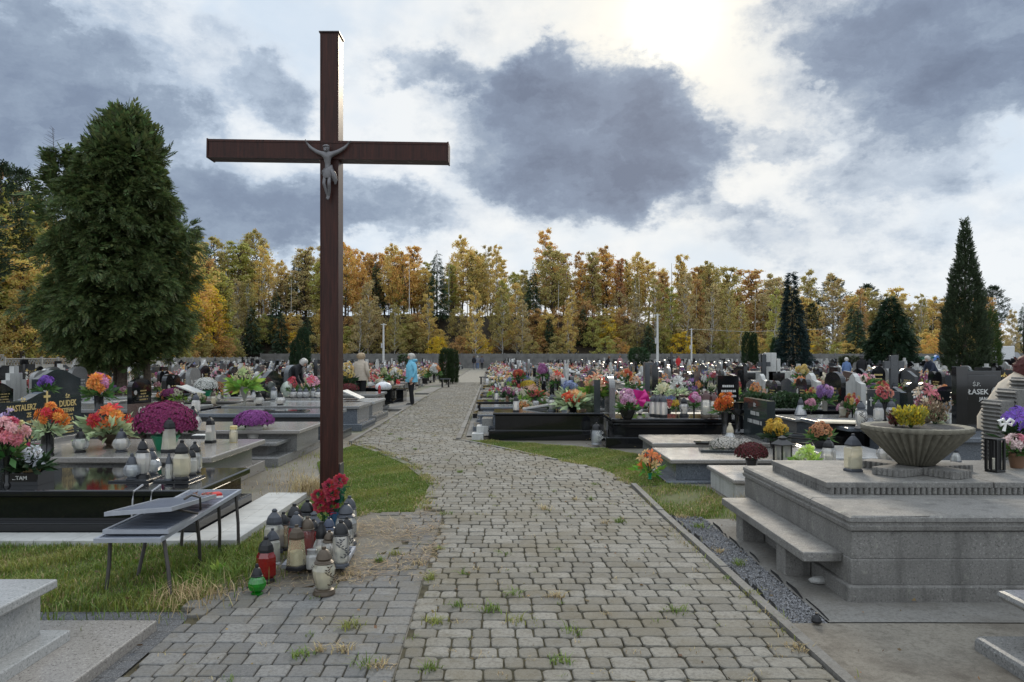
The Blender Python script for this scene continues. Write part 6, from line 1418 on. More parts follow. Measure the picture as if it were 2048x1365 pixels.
mbp = MB(); mbl = MB()
for k in range(33):
    y = -33 + k * 2.0; hh = 1.46 if k > 6 else 1.72
    mbp.box(-.03, .03, y + .07, y + 1.93, -.1, hh - .52)
    for z in (hh - .5, hh - .04): mbl.box(-.03, .03, y + .07, y + 1.93, z - .035, z + .035)
    for j in range(6):
        c = y + .07 + 1.86 * (j + .5) / 6; r = .14
        pts = [(0, c + r * math.cos(a), hh - .46 + .38 * (i / 8)) for i, a in enumerate([math.pi * q / 8 for q in range(9)])]
        mbl.tube([(0, c - .15, hh - .46), (0, c, hh - .1), (0, c + .15, hh - .46)], .028, 4); mbl.tube([(0, c - .15, hh - .1), (0, c, hh - .30), (0, c + .15, hh - .1)], .024, 4)
mbp.build('panels', WALLW, w); mbl.build('openwork', WALLW, w)
pm = MB().box(-.07, .07, -.068, .068, -.1, 1.56).mesh('post', WALLW)
for k in range(34): o = obj('post', pm, w, (0, -33 + k * 2.0, 0)); o.scale = (1, 1, 1.17 if k < 7 else 1)
POLE = plain('pale_concrete_pole', (.52, .52, .50), .7)
def pole(label, px, ytop, Y, r=.11):
    p = at(px, HY, Y); zt = H - (ytop - HY) * Y / F; t = thing('utility_pole', label, 'pole', (p.x, Y, 0)); MB().tube([(0, 0, -.1), (0, 0, zt)], [r * 1.25, r * .8], 8).build('shaft', POLE, t)
    mb = MB(); mb.box(-.25, -.1, -.15, .15, zt * .48, zt * .58); mb.build('meter_box', plain('grey_box', (.45, .45, .45), .5), t); mb = MB(); mb.box(-.3, .3, -.04, .04, zt - .18, zt - .1); mb.build('crossarm', POLE, t); return (p.x, Y, zt)
a = pole('white concrete pole between the cross and the blue-jacketed woman', 767, 647, 82, .11); b = pole('white concrete pole beside the round clipped bush', 1315, 628, 80, .13); c = pole('thinner white pole past the round clipped bush', 1383, 657, 96, .10)
d_ = thing('overhead_wire', 'thin wire sagging from the thinner white pole towards the conifers', 'wire', c)
MB().tube([(c[0] - c[0], 0, -.1), (6, -3, -.55), (14, -8, -.4)], .018, 4).build('wire', plain('grey_wire', (.4, .4, .4), .5), d_)
mb = MB(); t = thing('waste_container', 'green waste container beyond the dark spruce', 'container', at(1848, 735, 85)); t.location.z = 0; mb.cbox(-1.6, 1.6, -.8, .8, .15, 1.45, .03); mb.build('tub', plain('green_paint', (.02, .13, .08), .4), t)
MB().cbox(-1.65, 1.65, -.85, .85, 1.46, 1.58, .03).build('rim', plain('green_paint', (.02, .13, .08), .4), t); mb = MB()
for x in (-1.2, 1.2): mb.cbox(x - .1, x + .1, -.7, .7, 0, .149, .02)
mb.build('skids', plain('green_paint', (.02, .13, .08), .4), t)
t = thing('tarpaulin', 'blue tarpaulin hanging over the green container', 'tarpaulin', at(1876, 735, 84)); t.location.z = 0; mb = MB(); mb.prism([(-.5, 0, .5), (-.65, 0, 1.1), (-.1, 0, 1.75), (.55, 0, 1.3), (.5, 0, .5)], (0, .5, 0)); mb.build('sheet', plain('blue_tarp', (.06, .16, .42), .4), t)
t = thing('white_van', 'pale box van parked beyond the tallest conifer', 'van', at(2010, 735, 84)); t.location.z = 0
MB().cbox(-1.3, .45, -1, 1, .45, 2.75, .06).build('body', plain('white_paint', (.55, .56, .57), .3), t); mb = MB(); mb.prism([(.46, -.95, .45), (.46, -.95, 2.1), (.9, -.95, 2.0), (1.35, -.95, 1.35), (1.9, -.95, 1.2), (1.95, -.95, .45)], (0, 1.9, 0)); mb.build('cab', plain('grey_paint', (.3, .31, .33), .3), t)
for x in (-.8, 1.4):
    for yy in (-.95, .75): MB().lathe([(.33, 0), (.33, .2)], 14, M=Matrix.Translation((x, yy + .2, .33)) @ Matrix.Rotation(R(90), 4, 'X')).build('wheel', LIDDARK, t)

# ------------------------------------------------------------------ evergreens
BARK = plain('grey_brown_bark', (.085, .065, .048), .95, var=.5, vscale=14, bump=.8, bscale=30); BIRCH = plain('birch_bark', (.42, .41, .38), .8, var=.5, vscale=10); BARKD = plain('dark_bark', (.035, .028, .022), .95, var=.5)
def sprays(P, out, L, nl, rg, droop, width=.16, fan=.55):
    """flat feathery sprays: a stem line of paired leaflets"""
    n = len(P); A = unit(out + rand_dirs(n, rg) * .55 + np.array([0, 0, -droop])); S = np.cross(A, unit(rand_dirs(n, rg) + np.array([0, 0, 1.2]))); S = unit(S)
    Ls = (L * rg.uniform(.6, 1.3, n))[:, None]; V = []
    for k in range(nl):
        t = k / max(1, nl - 1); sgn = 0 if k == nl - 1 else (1 if k % 2 else -1)
        q = P + A * Ls * t * .8; q[:, 2] -= (droop * .25 * L * t * t)
        d = unit(A + S * sgn * fan * 1.3); B = unit(np.cross(d, np.cross(A, S))) * Ls * width * .45
        V.append(diamonds(q, d * Ls * (.55 - .2 * t), B).reshape(n, 4, 3))
    return np.concatenate(V, 1).reshape(-1, 3)
def big_thuja():
    px = 243; Y = 22.7; s = Y / F; x0 = (px - CX) * s
    t = thing('thuja_tree', 'huge feathery dark green thuja standing among the graves beside the cross', 'tree', (x0, Y, 0))
    rg = np.random.default_rng(23)
    zs = [1.15, 1.6, 1.95, 2.4, 3.3, 4.83, 6.37, 7.14, 7.9, 8.5, 8.95]; rs = [.25, .75, 1.6, 2.02, 2.02, 1.78, 1.45, 1.15, .85, .5, .12]
    def env(z): return np.interp(z, zs, rs)
    def lump(a, z): return 1 + .13 * np.sin(3 * a + 1.3 * z) + .10 * np.sin(7 * a - 2.1 * z + 1) + .10 * np.sin(3.9 * z + 2 * a + .5)
    def pts(n, lo, hi, zlo=.8):
        z = rg.uniform(0, 1, n * 3); z = zlo + (8.9 - zlo) * z; keep = rg.uniform(0, 3.0, n * 3) < env(z) + .25; z = z[keep][:n]; m = len(z)
        a = rg.uniform(0, 6.283, m); r = env(z) * lump(a, z) * rg.uniform(lo, hi, m)
        cx = np.interp(z, [0, 4, 9.3], [0, -.05, .12])
        return np.stack([np.cos(a) * r + cx, np.sin(a) * r, z], 1), np.stack([np.cos(a), np.sin(a), np.full(m, .28)], 1)
    # boughs: clumps of sprays hanging round each bough tip, dark gaps between them
    C, OC = pts(520, .62, 1.06, 1.3); VV = []
    for c, oc in zip(C, OC):
        k = rg.integers(34, 68); d = unit(rg.normal(size=(k, 3)) + oc * .9); rad = rg.uniform(.20, .40) * (1 if c[2] < 6.5 else .7)
        P = c + d * rad * np.array([1.0, 1.0, .8]) * rg.uniform(.55, 1.05, (k, 1)); P[:, 2] -= .25 * np.linalg.norm(P[:, :2] - c[:2], axis=1); VV.append(sprays(P, d + oc * .5, .225 * rg.uniform(.8, 1.25), 9, rg, .7, .14))
    V1 = np.concatenate(VV)
    P, O = pts(3600, .50, .80, 1.6); V2 = sprays(P, O, .42, 7, rg, .5, .24)
    P, O = pts(2200, .10, .6, 1.5); V3 = sprays(P, O, .62, 5, rg, .3, .4)
    # loose tips at the top and the second leader on the shoulder
    n = 420; z = rg.uniform(7.6, 9.0, n); a = rg.uniform(0, 6.283, n); r = env(z) * rg.uniform(.3, 1.15, n) + .1; P = np.stack([np.cos(a) * r + .12, np.sin(a) * r, z], 1); V4 = sprays(P, np.stack([np.cos(a), np.sin(a), np.full(n, 1.2)], 1), .42, 8, rg, .0, .18)
    n = 620; z = rg.uniform(5.6, 7.9, n); a = rg.uniform(0, 6.283, n); r = np.interp(z, [5.6, 7.9], [.75, .12]) * rg.uniform(.4, 1.25, n) * (1 + .35 * np.sin(5 * z + 2 * a)); P = np.stack([np.cos(a) * r - 1.75, np.sin(a) * r - .2, z], 1); V5 = sprays(P, np.stack([np.cos(a), np.sin(a), np.full(n, .5)], 1), .36, 8, rg, .3, .2)
    V = np.concatenate([V1, V2, V3, V4, V5]); o = obj('crown', np_mesh('crown', V, 4, leafmat('thuja_green', (.085, .118, .038), .55, .3, .045)), t); o['kind'] = 'stuff'
    mb = MB(); mb.tube([(0, 0, -.1), (.02, 0, 1.2), (.03, 0, 4), (.1, 0, 8.9)], [.17, .14, .10, .02], 10)
    rr = random.Random(3)
    for i in range(46):
        z = rr.uniform(1.3, 8.2); a = rr.uniform(0, 6.28); L = float(env(z)) * .85; mb.tube([(0, 0, z), (math.cos(a) * L * .5, math.sin(a) * L * .5, z + .2), (math.cos(a) * L, math.sin(a) * L, z + .25)], [.035, .022, .008], 5)
    mb.build('trunk', BARK, t)
    mb = MB(); mb.tube([(-.30, .1, -.1), (-.22, .08, 1.0), (-.1, .1, 2.4)], [.075, .07, .05], 8); mb.tube([(.72, .2, -.1), (.68, .2, 1.2), (.4, .1, 3)], [.13, .11, .07], 8); mb.build('side_stem', BARK, t)
    # bare tip on the shoulder
    mb = MB(); bx = -2.05; mb.tube([(bx + .1, -.1, 6.2), (bx, -.1, 8.55)], [.02, .005], 4)
    for i in range(34):
        z = 6.6 + i * .057; a = rr.uniform(0, 6.28); L = .62 * (1 - (z - 6.5) / 2.3) + .08; mb.tube([(bx + .05, -.1, z), (bx + .05 + math.cos(a) * L, -.1 + math.sin(a) * L, z + L * .45)], [.008, .003], 3)
    mb.build('bare_leader', BARKD, t)
big_thuja()
def conifer(name, label, px, ytop, Y, prof, n, size, col, kind='needle', seed=1, trunk=True, droop=.3, cat='tree', lean=0.0, nl=5, lumps=.08, base_z=0.0, upb=.25):
    """prof: (row, half width in pixels) from top to foot"""
    s = Y / F; x0 = (px - CX) * s; t = thing(name, label, cat, (x0, Y, 0)); rg = np.random.default_rng(seed)
    zz = [H - (r - HY) * s for r, _ in prof][::-1]; ww = [max(q * s - size * .38, q * s * .45) for _, q in prof][::-1]; zz[-1] -= size * .4
    z = rg.uniform(zz[0], zz[-1], n * 3); keep = rg.uniform(0, max(ww), n * 3) < np.interp(z, zz, ww) + max(ww) * .06; z = z[keep][:n]; m = len(z)
    a = rg.uniform(0, 6.283, m); u = rg.uniform(0, 1, m) ** .45
    r = np.interp(z, zz, ww) * (1 + lumps * np.sin(5 * a + z * 2) + lumps * np.sin(3 * a - 3.1 * z)) * (.45 + .6 * u)
    P = np.stack([np.cos(a) * r + lean * z, np.sin(a) * r, z], 1); O = np.stack([np.cos(a), np.sin(a), np.full(m, upb)], 1)
    V = sprays(P, O, size, nl, rg, droop, .24); mname = 'evergreen_%s_%d' % (name, px)
    o = obj('crown', np_mesh('crown', V, 4, leafmat(mname, col, .5, .18, .02)), t); o['kind'] = 'stuff'
    MB().tube([(0, 0, -.1), (lean * zz[-1] * .5, 0, zz[-1] * .5), (lean * zz[-1] * .95, 0, zz[-1] * .93)], [max(ww) * .11, max(ww) * .06, .012], 7).build('trunk', BARK, t); return t
conifer('thuja_tree', 'tallest slender thuja rising to a ragged point on the bowl side', 1930, 440, 44, [(440, 2), (470, 8), (520, 16), (570, 27), (640, 38), (700, 42), (745, 38), (768, 28)], 6500, .30, (.040, .060, .028), seed=31, droop=-.2, upb=.9, nl=6)
conifer('thuja_tree', 'narrow bright-edged thuja squeezed behind the tallest one', 1984, 612, 50, [(612, 2), (640, 10), (700, 17), (745, 16)], 1300, .28, (.05, .085, .02), seed=32, droop=-.3, upb=1.0)
conifer('spruce_tree', 'blue-green spruce with a thin nodding top', 1588, 540, 56, [(542, 4), (560, 9), (585, 10), (605, 14), (650, 21), (690, 28), (722, 31), (738, 20)], 4200, .36, (.022, .045, .042), seed=33, droop=.35, lean=-.03)
conifer('spruce_tree', 'broad dark green spruce between the blue one and the tallest thuja', 1780, 590, 60, [(588, 2), (610, 13), (640, 25), (670, 35), (700, 41), (724, 43), (736, 30)], 5200, .42, (.016, .040, .016), seed=34, droop=.5, lumps=.14)
conifer('thuja_tree', 'slim dark column thuja, twin-tipped, before the wood', 1494, 664, 64, [(664, 3), (680, 9), (710, 11), (735, 10)], 900, .26, (.02, .045, .014), seed=35, droop=-.4, upb=1.2)
conifer('thuja_tree', 'second tip of the slim dark column pair', 1507, 664, 63.8, [(666, 3), (680, 7), (710, 9), (735, 9)], 800, .26, (.02, .045, .014), seed=36, droop=-.4, upb=1.2)
conifer('thuja_tree', 'small column thuja touching the blue-green spruce', 1551, 675, 62, [(675, 2), (700, 9), (725, 12), (738, 10)], 900, .26, (.02, .05, .018), seed=37, droop=-.4, upb=1.2)
conifer('thuja_tree', 'dark clipped column thuja behind the bending man', 606, 658, 62, [(657, 6), (672, 12), (700, 14), (732, 14)], 1200, .26, (.016, .040, .014), seed=38, droop=-.4, upb=1.2)
conifer('thuja_tree', 'lower clipped column thuja leaning on the taller one', 590, 680, 63, [(680, 4), (695, 9), (715, 10), (735, 10)], 700, .26, (.018, .045, .016), seed=39, droop=-.4, upb=1.2)
conifer('topiary_thuja', 'clipped rounded thuja standing at the edge of the path', 893, 697, 42, [(697, 5), (703, 11), (720, 15), (750, 16), (767, 14)], 2600, .13, (.022, .042, .010), seed=40, droop=-.4, cat='shrub', upb=1.0, lumps=.02)
conifer('topiary_thuja', 'second clipped thuja lobe tight behind the first by the path', 906, 699, 42.5, [(699, 4), (706, 10), (730, 12), (767, 10)], 1800, .13, (.024, .044, .010), seed=41, droop=-.4, cat='shrub', upb=1.0, lumps=.02)
conifer('round_bush', 'ball-shaped clipped green bush beside the white pole', 1277, 694, 62, [(694, 6), (698, 14), (708, 20), (720, 20), (730, 13), (735, 5)], 1900, .20, (.025, .065, .018), seed=42, droop=0, cat='shrub', upb=.2, lumps=.03)
conifer('round_bush', 'dark rounded bush beyond the man with the hat', 1700, 711, 58, [(711, 8), (716, 20), (726, 20), (735, 14)], 1200, .2, (.03, .04, .012), seed=43, droop=0, cat='shrub', lumps=.04)
conifer('round_bush', 'small round bush left of the blue-jacketed woman', 808, 708, 52, [(708, 4), (714, 10), (724, 11), (733, 6)], 700, .16, (.03, .06, .015), seed=44, droop=0, cat='shrub', lumps=.04)
bpy.data.objects['round_bush.002']['label'] = 'small round bush between the white pole and the blue-jacketed woman'

# ------------------------------------------------------------------ the autumn wood
def hill():
    nx, ny = 120, 14; V, Fc = [], []
    for j in range(ny + 1):
        for i in range(nx + 1):
            x = -140 + 280 * i / nx; t = j / ny; y = 105 + 40 * t
            hmax = 8.2 * max(0.0, min(1, (44 - x) / 26)) * max(.15, min(1, (x + 75) / 35)); prof = min(1, max(0, (y - 106) / 14)); prof = prof * prof * (3 - 2 * prof); back = 1 - .9 * min(1, max(0, (y - 124) / 18))
            V.append((x, y, -.05 + hmax * prof * back + .35 * math.sin(x * .7) * prof * math.cos(y * .4)))
    for j in range(ny):
        for i in range(nx): a = j * (nx + 1) + i; Fc.append((a, a + 1, a + nx + 2, a + nx + 1))
    m = MB(); m.add(V, Fc); o = m.build('hill', plain('forest_floor', (.035, .027, .017), .95, var=.6, vscale=1.5, bump=1, bscale=4)); o['kind'] = 'structure'
    me = o.data; return lambda x, y: -.05 + 8.2 * max(0.0, min(1, (44 - x) / 26)) * max(.15, min(1, (x + 75) / 35)) * (lambda p: p * p * (3 - 2 * p))(min(1, max(0, (y - 106) / 14))) * (1 - .9 * min(1, max(0, (y - 124) / 18)))
HILLZ = hill()
AUT = {'golden': (0.69, 0.52, 0.16), 'orange': (0.707, 0.444, 0.124), 'rusty brown': (0.554, 0.35, 0.129), 'yellow-green': (0.451, 0.44, 0.112), 'olive brown': (0.448, 0.376, 0.126), 'pale grey-brown': (0.517, 0.415, 0.189), 'reddish': (0.551, 0.296, 0.127), 'bright yellow': (0.735, 0.541, 0.047), 'dark green': (0.035, 0.065, 0.03)}
def decid_mesh(seed, kind):
    """one unit-high tree: returns (crown points arrays, trunk MB)"""
    rg = np.random.default_rng(seed); rr = random.Random(seed); mb = MB()
    bend = [(0, 0, -.04)] + [(rr.uniform(-.012, .012) * k, rr.uniform(-.012, .012) * k, .16 * k) for k in range(1, 6)] + [(rr.uniform(-.03, .03), 0, .95)]
    r0 = {'birch': .0095, 'round': .014, 'tall': .0125, 'bush': .010}[kind]
    mb.tube(bend, [r0 * (1 - .13 * i) for i in range(len(bend))], 6)
    cl = []; nb = {'birch': 34, 'round': 36, 'tall': 40, 'bush': 26}[kind]
    z0 = {'birch': .14, 'round': .16, 'tall': .08, 'bush': .05}[kind]
    for i in range(nb):
        t = (i + rr.random()) / nb; z = z0 + (.93 - z0) * t; a = i * 2.4 + rr.uniform(-.5, .5)
        if kind == 'birch': L = .17 * (1 - .75 * t) * rr.uniform(.7, 1.1) + .02; up = .10
        elif kind == 'round': L = .23 * math.sqrt(max(.05, 1 - (1.9 * t - .85) ** 2 * .9)) * rr.uniform(.7, 1.1); up = .09
        elif kind == 'tall': L = .15 * (1 - .55 * t) * rr.uniform(.6, 1.2); up = .12
        else: L = .32 * math.sqrt(max(.08, 1 - (t - .25) ** 2 * 1.6)) * rr.uniform(.7, 1.1); up = .08
        e = Vector((math.cos(a) * L, math.sin(a) * L, z + up * rr.uniform(.4, 1.2))); m = Vector((math.cos(a) * L * .45, math.sin(a) * L * .45, z + up * .35))
        mb.tube([(0, 0, z - .02), m, e], [r0 * .42, r0 * .28, r0 * .08], 4); cl.append((m.lerp(e, .55), e, L))
        for q in range(2):
            b = m.lerp(e, rr.uniform(.2, .8)) ; e2 = b + Vector((rr.uniform(-1, 1), rr.uniform(-1, 1), rr.uniform(.1, 1))) * L * .4; mb.tube([b, e2], [r0 * .16, r0 * .05], 3); cl.append((b.lerp(e2, .6), e2, L * .7))
    P = []
    for (m, e, L) in cl:
        n = {'birch': 44, 'round': 66, 'tall': 42, 'bush': 44}[kind]; f = rg.uniform(0, 1, (n, 1)); q = np.array(m) * (1 - f) + np.array(e) * f; P.append(q + rg.normal(size=(n, 3)) * np.array([.25, .25, .2]) * (L * .62 + .014))
    P = np.concatenate(P); size = {'birch': .0165, 'round': .0175, 'tall': .0165, 'bush': .03}[kind]
    return leaves(P, size, rg, None, .25, .42), mb
PRO = {}
for kind in ('birch', 'round', 'tall', 'bush'):
    for v in range(3): PRO[kind, v] = decid_mesh(100 + v * 7 + len(kind), kind)
TM = {}
def tree_mesh(kind, v, colname):
    k = (kind, v, colname)
    if k not in TM: TM[k] = np_mesh('crown', PRO[kind, v][0], 4, leafmat('autumn_' + colname.replace(' ', '_'), AUT[colname], .27, .5, .03))
    bk = BIRCH if kind == 'birch' else (BARK if v else BARKD); kb = (kind, v, 'trunk')
    if kb not in TM: TM[kb] = PRO[kind, v][1].mesh('trunk', bk)
    return TM[k], TM[kb]
GT = 'trees of the autumn wood'
KN = {'birch': 'birch_tree', 'round': 'maple_tree', 'tall': 'aspen_tree', 'bush': 'autumn_bush'}
def decid(kind, v, colname, x, y, z, h, label, wide=1.0):
    t = thing(KN[kind], label, 'bush' if kind == 'bush' else 'tree', (x, y, z), random.uniform(0, 6.28), GT, (h * wide, h * wide, h)); c, b = tree_mesh(kind, v, colname); obj('crown', c, t)['kind'] = 'stuff'; obj('trunk', b, t); return t
CON = {}
def wood_conifer(kind, x, y, z, h, label, wide=1.0):
    if kind not in CON:
        rg = np.random.default_rng(60); n = 900
        if kind == 'pine':
            zz = rg.uniform(.45, 1, n); r = np.interp(zz, [.45, .6, .8, .95, 1], [.06, .13, .13, .06, .01]) * np.sqrt(rg.uniform(.05, 1, n)) * (1 + .3 * np.sin(zz * 55)); a = rg.uniform(0, 6.283, n); O = np.stack([np.cos(a), np.sin(a), np.full(n, .7)], 1); V = sprays(np.stack([np.cos(a) * r, np.sin(a) * r, zz], 1), O, .04, 5, rg, 0, .25)
        else:
            n = 1300; zz = .12 + .88 * (1 - np.sqrt(rg.uniform(0, 1, n))); r = (1.02 - zz) * .19 * rg.uniform(.35, 1.05, n) * (1 + .25 * np.sin(zz * 60)); a = rg.uniform(0, 6.283, n); O = np.stack([np.cos(a), np.sin(a), np.full(n, -.1)], 1); V = sprays(np.stack([np.cos(a) * r, np.sin(a) * r, zz], 1), O, .05, 5, rg, .3, .25)
        mb = MB(); mb.tube([(0, 0, -.04), (.008, 0, .5), (0, 0, .98)], [.013, .009, .002], 6)
        if kind == 'pine':
            for i in range(22): zq = .45 + i * .024; a = i * 2.4; mb.tube([(0, 0, zq), (math.cos(a) * .09, math.sin(a) * .09, zq + .04)], [.004, .001], 4)
        CON[kind] = (np_mesh('crown', V, 4, leafmat('wood_' + kind, AUT['dark green'] if kind == 'spruce' else (.03, .05, .024), .5, .2, .02)), mb.mesh('trunk', BARKD))
    t = thing(kind + '_tree', label, 'tree', (x, y, z), random.uniform(0, 6.28), GT, (h * wide, h * wide, h)); obj('crown', CON[kind][0], t)['kind'] = 'stuff'; obj('trunk', CON[kind][1], t); return t
LAND = [(0, 'behind the big thuja'), (130, 'behind the big thuja'), (430, 'beside the big thuja'), (520, 'between thuja and cross'), (660, 'behind the cross'), (767, 'near the first white pole'), (830, 'above the blue-jacketed woman'), (900, 'above the path topiary'), (965, 'at the end of the path'), (1080, 'beyond the path end'), (1180, 'between path end and round bush'), (1277, 'above the round bush'), (1340, 'between the white poles'), (1400, 'past the thin white pole'), (1500, 'above the twin column thujas'), (1590, 'behind the blue-green spruce'), (1690, 'between the two spruces'), (1780, 'behind the broad spruce'), (1860, 'between broad spruce and tallest thuja'), (1930, 'behind the tallest thuja'), (2020, 'above the pale van')]
def where(px): return min(LAND, key=lambda q: abs(q[0] - px))[1]
SIZEW = [(6, 'low'), (8.5, 'short'), (11, 'middling'), (13, 'tall'), (99, 'very tall')]
HABIT = {'birch': 'white-stemmed birch', 'round': 'round-headed tree', 'tall': 'airy upright tree', 'bush': 'bush', 'pine': 'dark pine', 'spruce': 'dark spruce'}
def tlabel(kind, col, x, y, h, spot):
    sw = next(w for m, w in SIZEW if h < m); px = CX + x / y * F
    return ' '.join(f'{sw} {col} {HABIT[kind]} {spot}, {where(px)}'.split())
rw = random.Random(77)
SKY = [(-300, 520), (0, 345), (30, 350), (60, 372), (120, 440), (400, 478), (430, 482), (460, 492), (510, 460), (535, 500), (560, 522), (582, 484), (610, 500), (640, 482), (700, 490), (740, 498), (780, 490), (830, 500), (850, 512), (880, 486), (950, 486), (990, 492), (1025, 532), (1050, 515), (1085, 468), (1110, 485), (1140, 492), (1190, 500), (1225, 490), (1260, 510), (1300, 486), (1345, 490), (1380, 510), (1430, 528), (1480, 546), (1530, 556), (1580, 560), (1640, 556), (1700, 572), (1760, 578), (1850, 588), (1920, 590), (2000, 574), (2060, 585), (2400, 590)]
def skyrow(px): return float(np.interp(px, [a for a, _ in SKY], [b for _, b in SKY]))
def topz(px, y): return H + (HY - skyrow(px)) * y / F
# crest of the bank behind the far wall
x = -62.0
pal_c = lambda px: ('golden', 'golden', 'yellow-green', 'olive brown') if px < 560 else (('golden', 'pale grey-brown', 'yellow-green') if px < 690 else (('orange', 'golden', 'orange', 'rusty brown') if px < 850 else (('olive brown', 'golden', 'pale grey-brown', 'yellow-green') if px < 1060 else (('rusty brown', 'reddish', 'olive brown', 'orange') if px < 1250 else (('rusty brown', 'pale grey-brown', 'olive brown', 'golden') if px < 1450 else ('rusty brown', 'golden', 'olive brown', 'pale grey-brown'))))))
while x < 88:
    for layer in range(2):
        y = (117 if layer == 0 else 123) + rw.uniform(-2, 2); xx = x + rw.uniform(-.7, .7) + layer * .9
        if xx > 34: y += 18
        px = CX + xx / y * F; z = HILLZ(xx, y); h = (topz(px, y) - z) * rw.uniform(.68, 1.08) * (1 if layer else .95)
        if h < 4 or (layer == 0 and rw.random() < .1): continue
        kind = rw.choice(('birch', 'tall', 'tall', 'round') if px < 690 or px > 860 else ('round', 'round', 'tall')); col = rw.choice(pal_c(px))
        if rw.random() < .07: wood_conifer(rw.choice(('pine', 'spruce')), xx, y, z, h * .95, tlabel('pine', '', xx, y, h, 'on the bank crest')); continue
        decid(kind, rw.randrange(3), col, xx, y, z, h, tlabel(kind, col, xx, y, h, 'on the bank crest' if xx < 34 else 'in the wood'), {'birch': .95, 'tall': 1.25, 'round': .95}[kind] * rw.uniform(.75, 1.35))
    x += rw.uniform(1.7, 2.7) if x < 34 else rw.uniform(2.0, 3.2)
x = -62.0
while x < 40:
    y = 120 + rw.uniform(-3, 7); px = CX + x / y * F; z = HILLZ(x, y); col = rw.choice(('golden', 'olive brown', 'pale grey-brown', 'yellow-green', 'golden', 'rusty brown')); kind = rw.choice(('birch', 'tall', 'bush', 'tall')); h = rw.uniform(3.5, 8.5) * (.75 if kind == 'bush' else 1)
    if rw.random() < .8: decid(kind, rw.randrange(3), col, x, y, z - .1, h, tlabel(kind, col, x, y, h, 'filling the bank crest'), rw.uniform(.9, 1.25))
    x += rw.uniform(.9, 1.8)
st_m = [MB().tube([(0, 0, -.3), (rw.uniform(-.01, .01), 0, .5), (rw.uniform(-.02, .02), 0, 1)], [.0085, .006, .002], 5).mesh('trunk', m_) for m_ in (BARKD, BARK, BIRCH)]
x = -58.0
while x < 84:
    y = 119 + rw.uniform(-6, 4) + (16 if x > 34 else 0); z = HILLZ(x, y); px = CX + x / y * F; h = (topz(px, y) - z) * rw.uniform(.6, .9); k = rw.randrange(3)
    if h > 4: t = thing('bare_stem', ' '.join(f'bare {("dark", "brown", "pale")[k]} {"slender" if h < 8 else "tall"} stem without leaves in the wood, {where(px)}'.split()), 'tree', (x, y, z), rw.uniform(0, 6), GT, (h, h, h)); obj('trunk', st_m[k], t)
    x += rw.uniform(.8, 1.9)
# slope and wood edge just behind the wall
x = -50.0
while x < 84:
    y = 107 + rw.uniform(-.8, 5); px = CX + x / y * F; z = HILLZ(x, y)
    q = rw.random()
    if q < .62:
        col = rw.choice(('bright yellow', 'golden', 'yellow-green', 'olive brown', 'olive brown', 'orange', 'rusty brown')); h = rw.uniform(2.6, 5.2); decid('bush', rw.randrange(3), col, x, y, z - .1, h, tlabel('bush', col, x, y, h, 'above the far wall'), rw.uniform(.9, 1.35))
    elif q < .84:
        col = rw.choice(('olive brown', 'golden', 'pale grey-brown', 'yellow-green')); h = rw.uniform(8, 12.5); decid('birch', rw.randrange(3), col, x, y, z - .1, h, tlabel('birch', col, x, y, h, 'rising from the slope'), rw.uniform(.8, 1.05))
    else:
        h = rw.uniform(6, 10.5); wood_conifer('spruce', x, y, z - .1, h, tlabel('spruce', '', x, y, h, 'on the slope'), rw.uniform(.9, 1.2))
    x += rw.uniform(.85, 1.6)
x = -48.0
while x < 84:
    y = 112.5 + rw.uniform(-1.5, 2.5); z = HILLZ(x, y); col = rw.choice(('olive brown', 'rusty brown', 'golden', 'olive brown', 'pale grey-brown')); h = rw.uniform(3.2, 6.0)
    decid('bush' if rw.random() < .7 else 'tall', rw.randrange(3), col, x, y, z - .1, h, tlabel('bush', col, x, y, h, 'halfway up the bank'), rw.uniform(.9, 1.3)); x += rw.uniform(1.5, 2.6)
# right wood: second taller file of dark conifers showing over the birches
for px in (1540, 1622, 1665, 1735, 1790, 1850, 1874, 1900, 1985): 
    y = 150 + rw.uniform(-4, 4); x = (px - CX) / F * y; h = topz(px, y) * rw.uniform(.97, 1.05); wood_conifer('pine' if px % 2 else 'spruce', x, y, 0, h, tlabel('pine' if px % 2 else 'spruce', '', x, y, h, 'showing over the birches'), 1.3)
# dark wood along the ornamental wall
y = 47.0
while y < 104:
    for k in range(3):
        x = -38.0 - k * 4.2 + rw.uniform(-1.4, 1.2); yy = y + rw.uniform(-1.2, 1.2); px = CX + x / yy * F
        if px < -160 or px > 470: continue
        h = max(5.0, topz(px, yy) * rw.uniform(.78, 1.03)); q = rw.random()
        if px < 60 and q < .3: wood_conifer('pine', x, yy, 0, h * 1.03, tlabel('pine', '', x, yy, h, 'behind the ornamental wall'), 1.5)
        elif q < .16: wood_conifer('spruce', x, yy, 0, h * .9, tlabel('spruce', '', x, yy, h, 'behind the ornamental wall'), 1.2)
        else:
            col = rw.choice(('golden', 'orange', 'yellow-green', 'olive brown', 'bright yellow') if k == 0 else ('olive brown', 'golden', 'yellow-green', 'rusty brown')); kind = rw.choice(('round', 'tall', 'birch')); hh = h * (rw.uniform(.5, .85) if k == 0 else 1); decid(kind, rw.randrange(3), col, x, yy, 0, hh, tlabel(kind, col, x, yy, hh, 'behind the ornamental wall'), 1.15)
    y += rw.uniform(1.7, 2.6)
for px, yr, Y_ in ((2, 335, 60), (40, 345, 70)):
    wood_conifer('pine', (px - CX) / F * Y_, Y_, 0, H + (HY - yr) * Y_ / F, tlabel('pine', '', (px - CX) / F * Y_, Y_, 15, 'towering over the ornamental wall'), 1.0)
y = 46.0
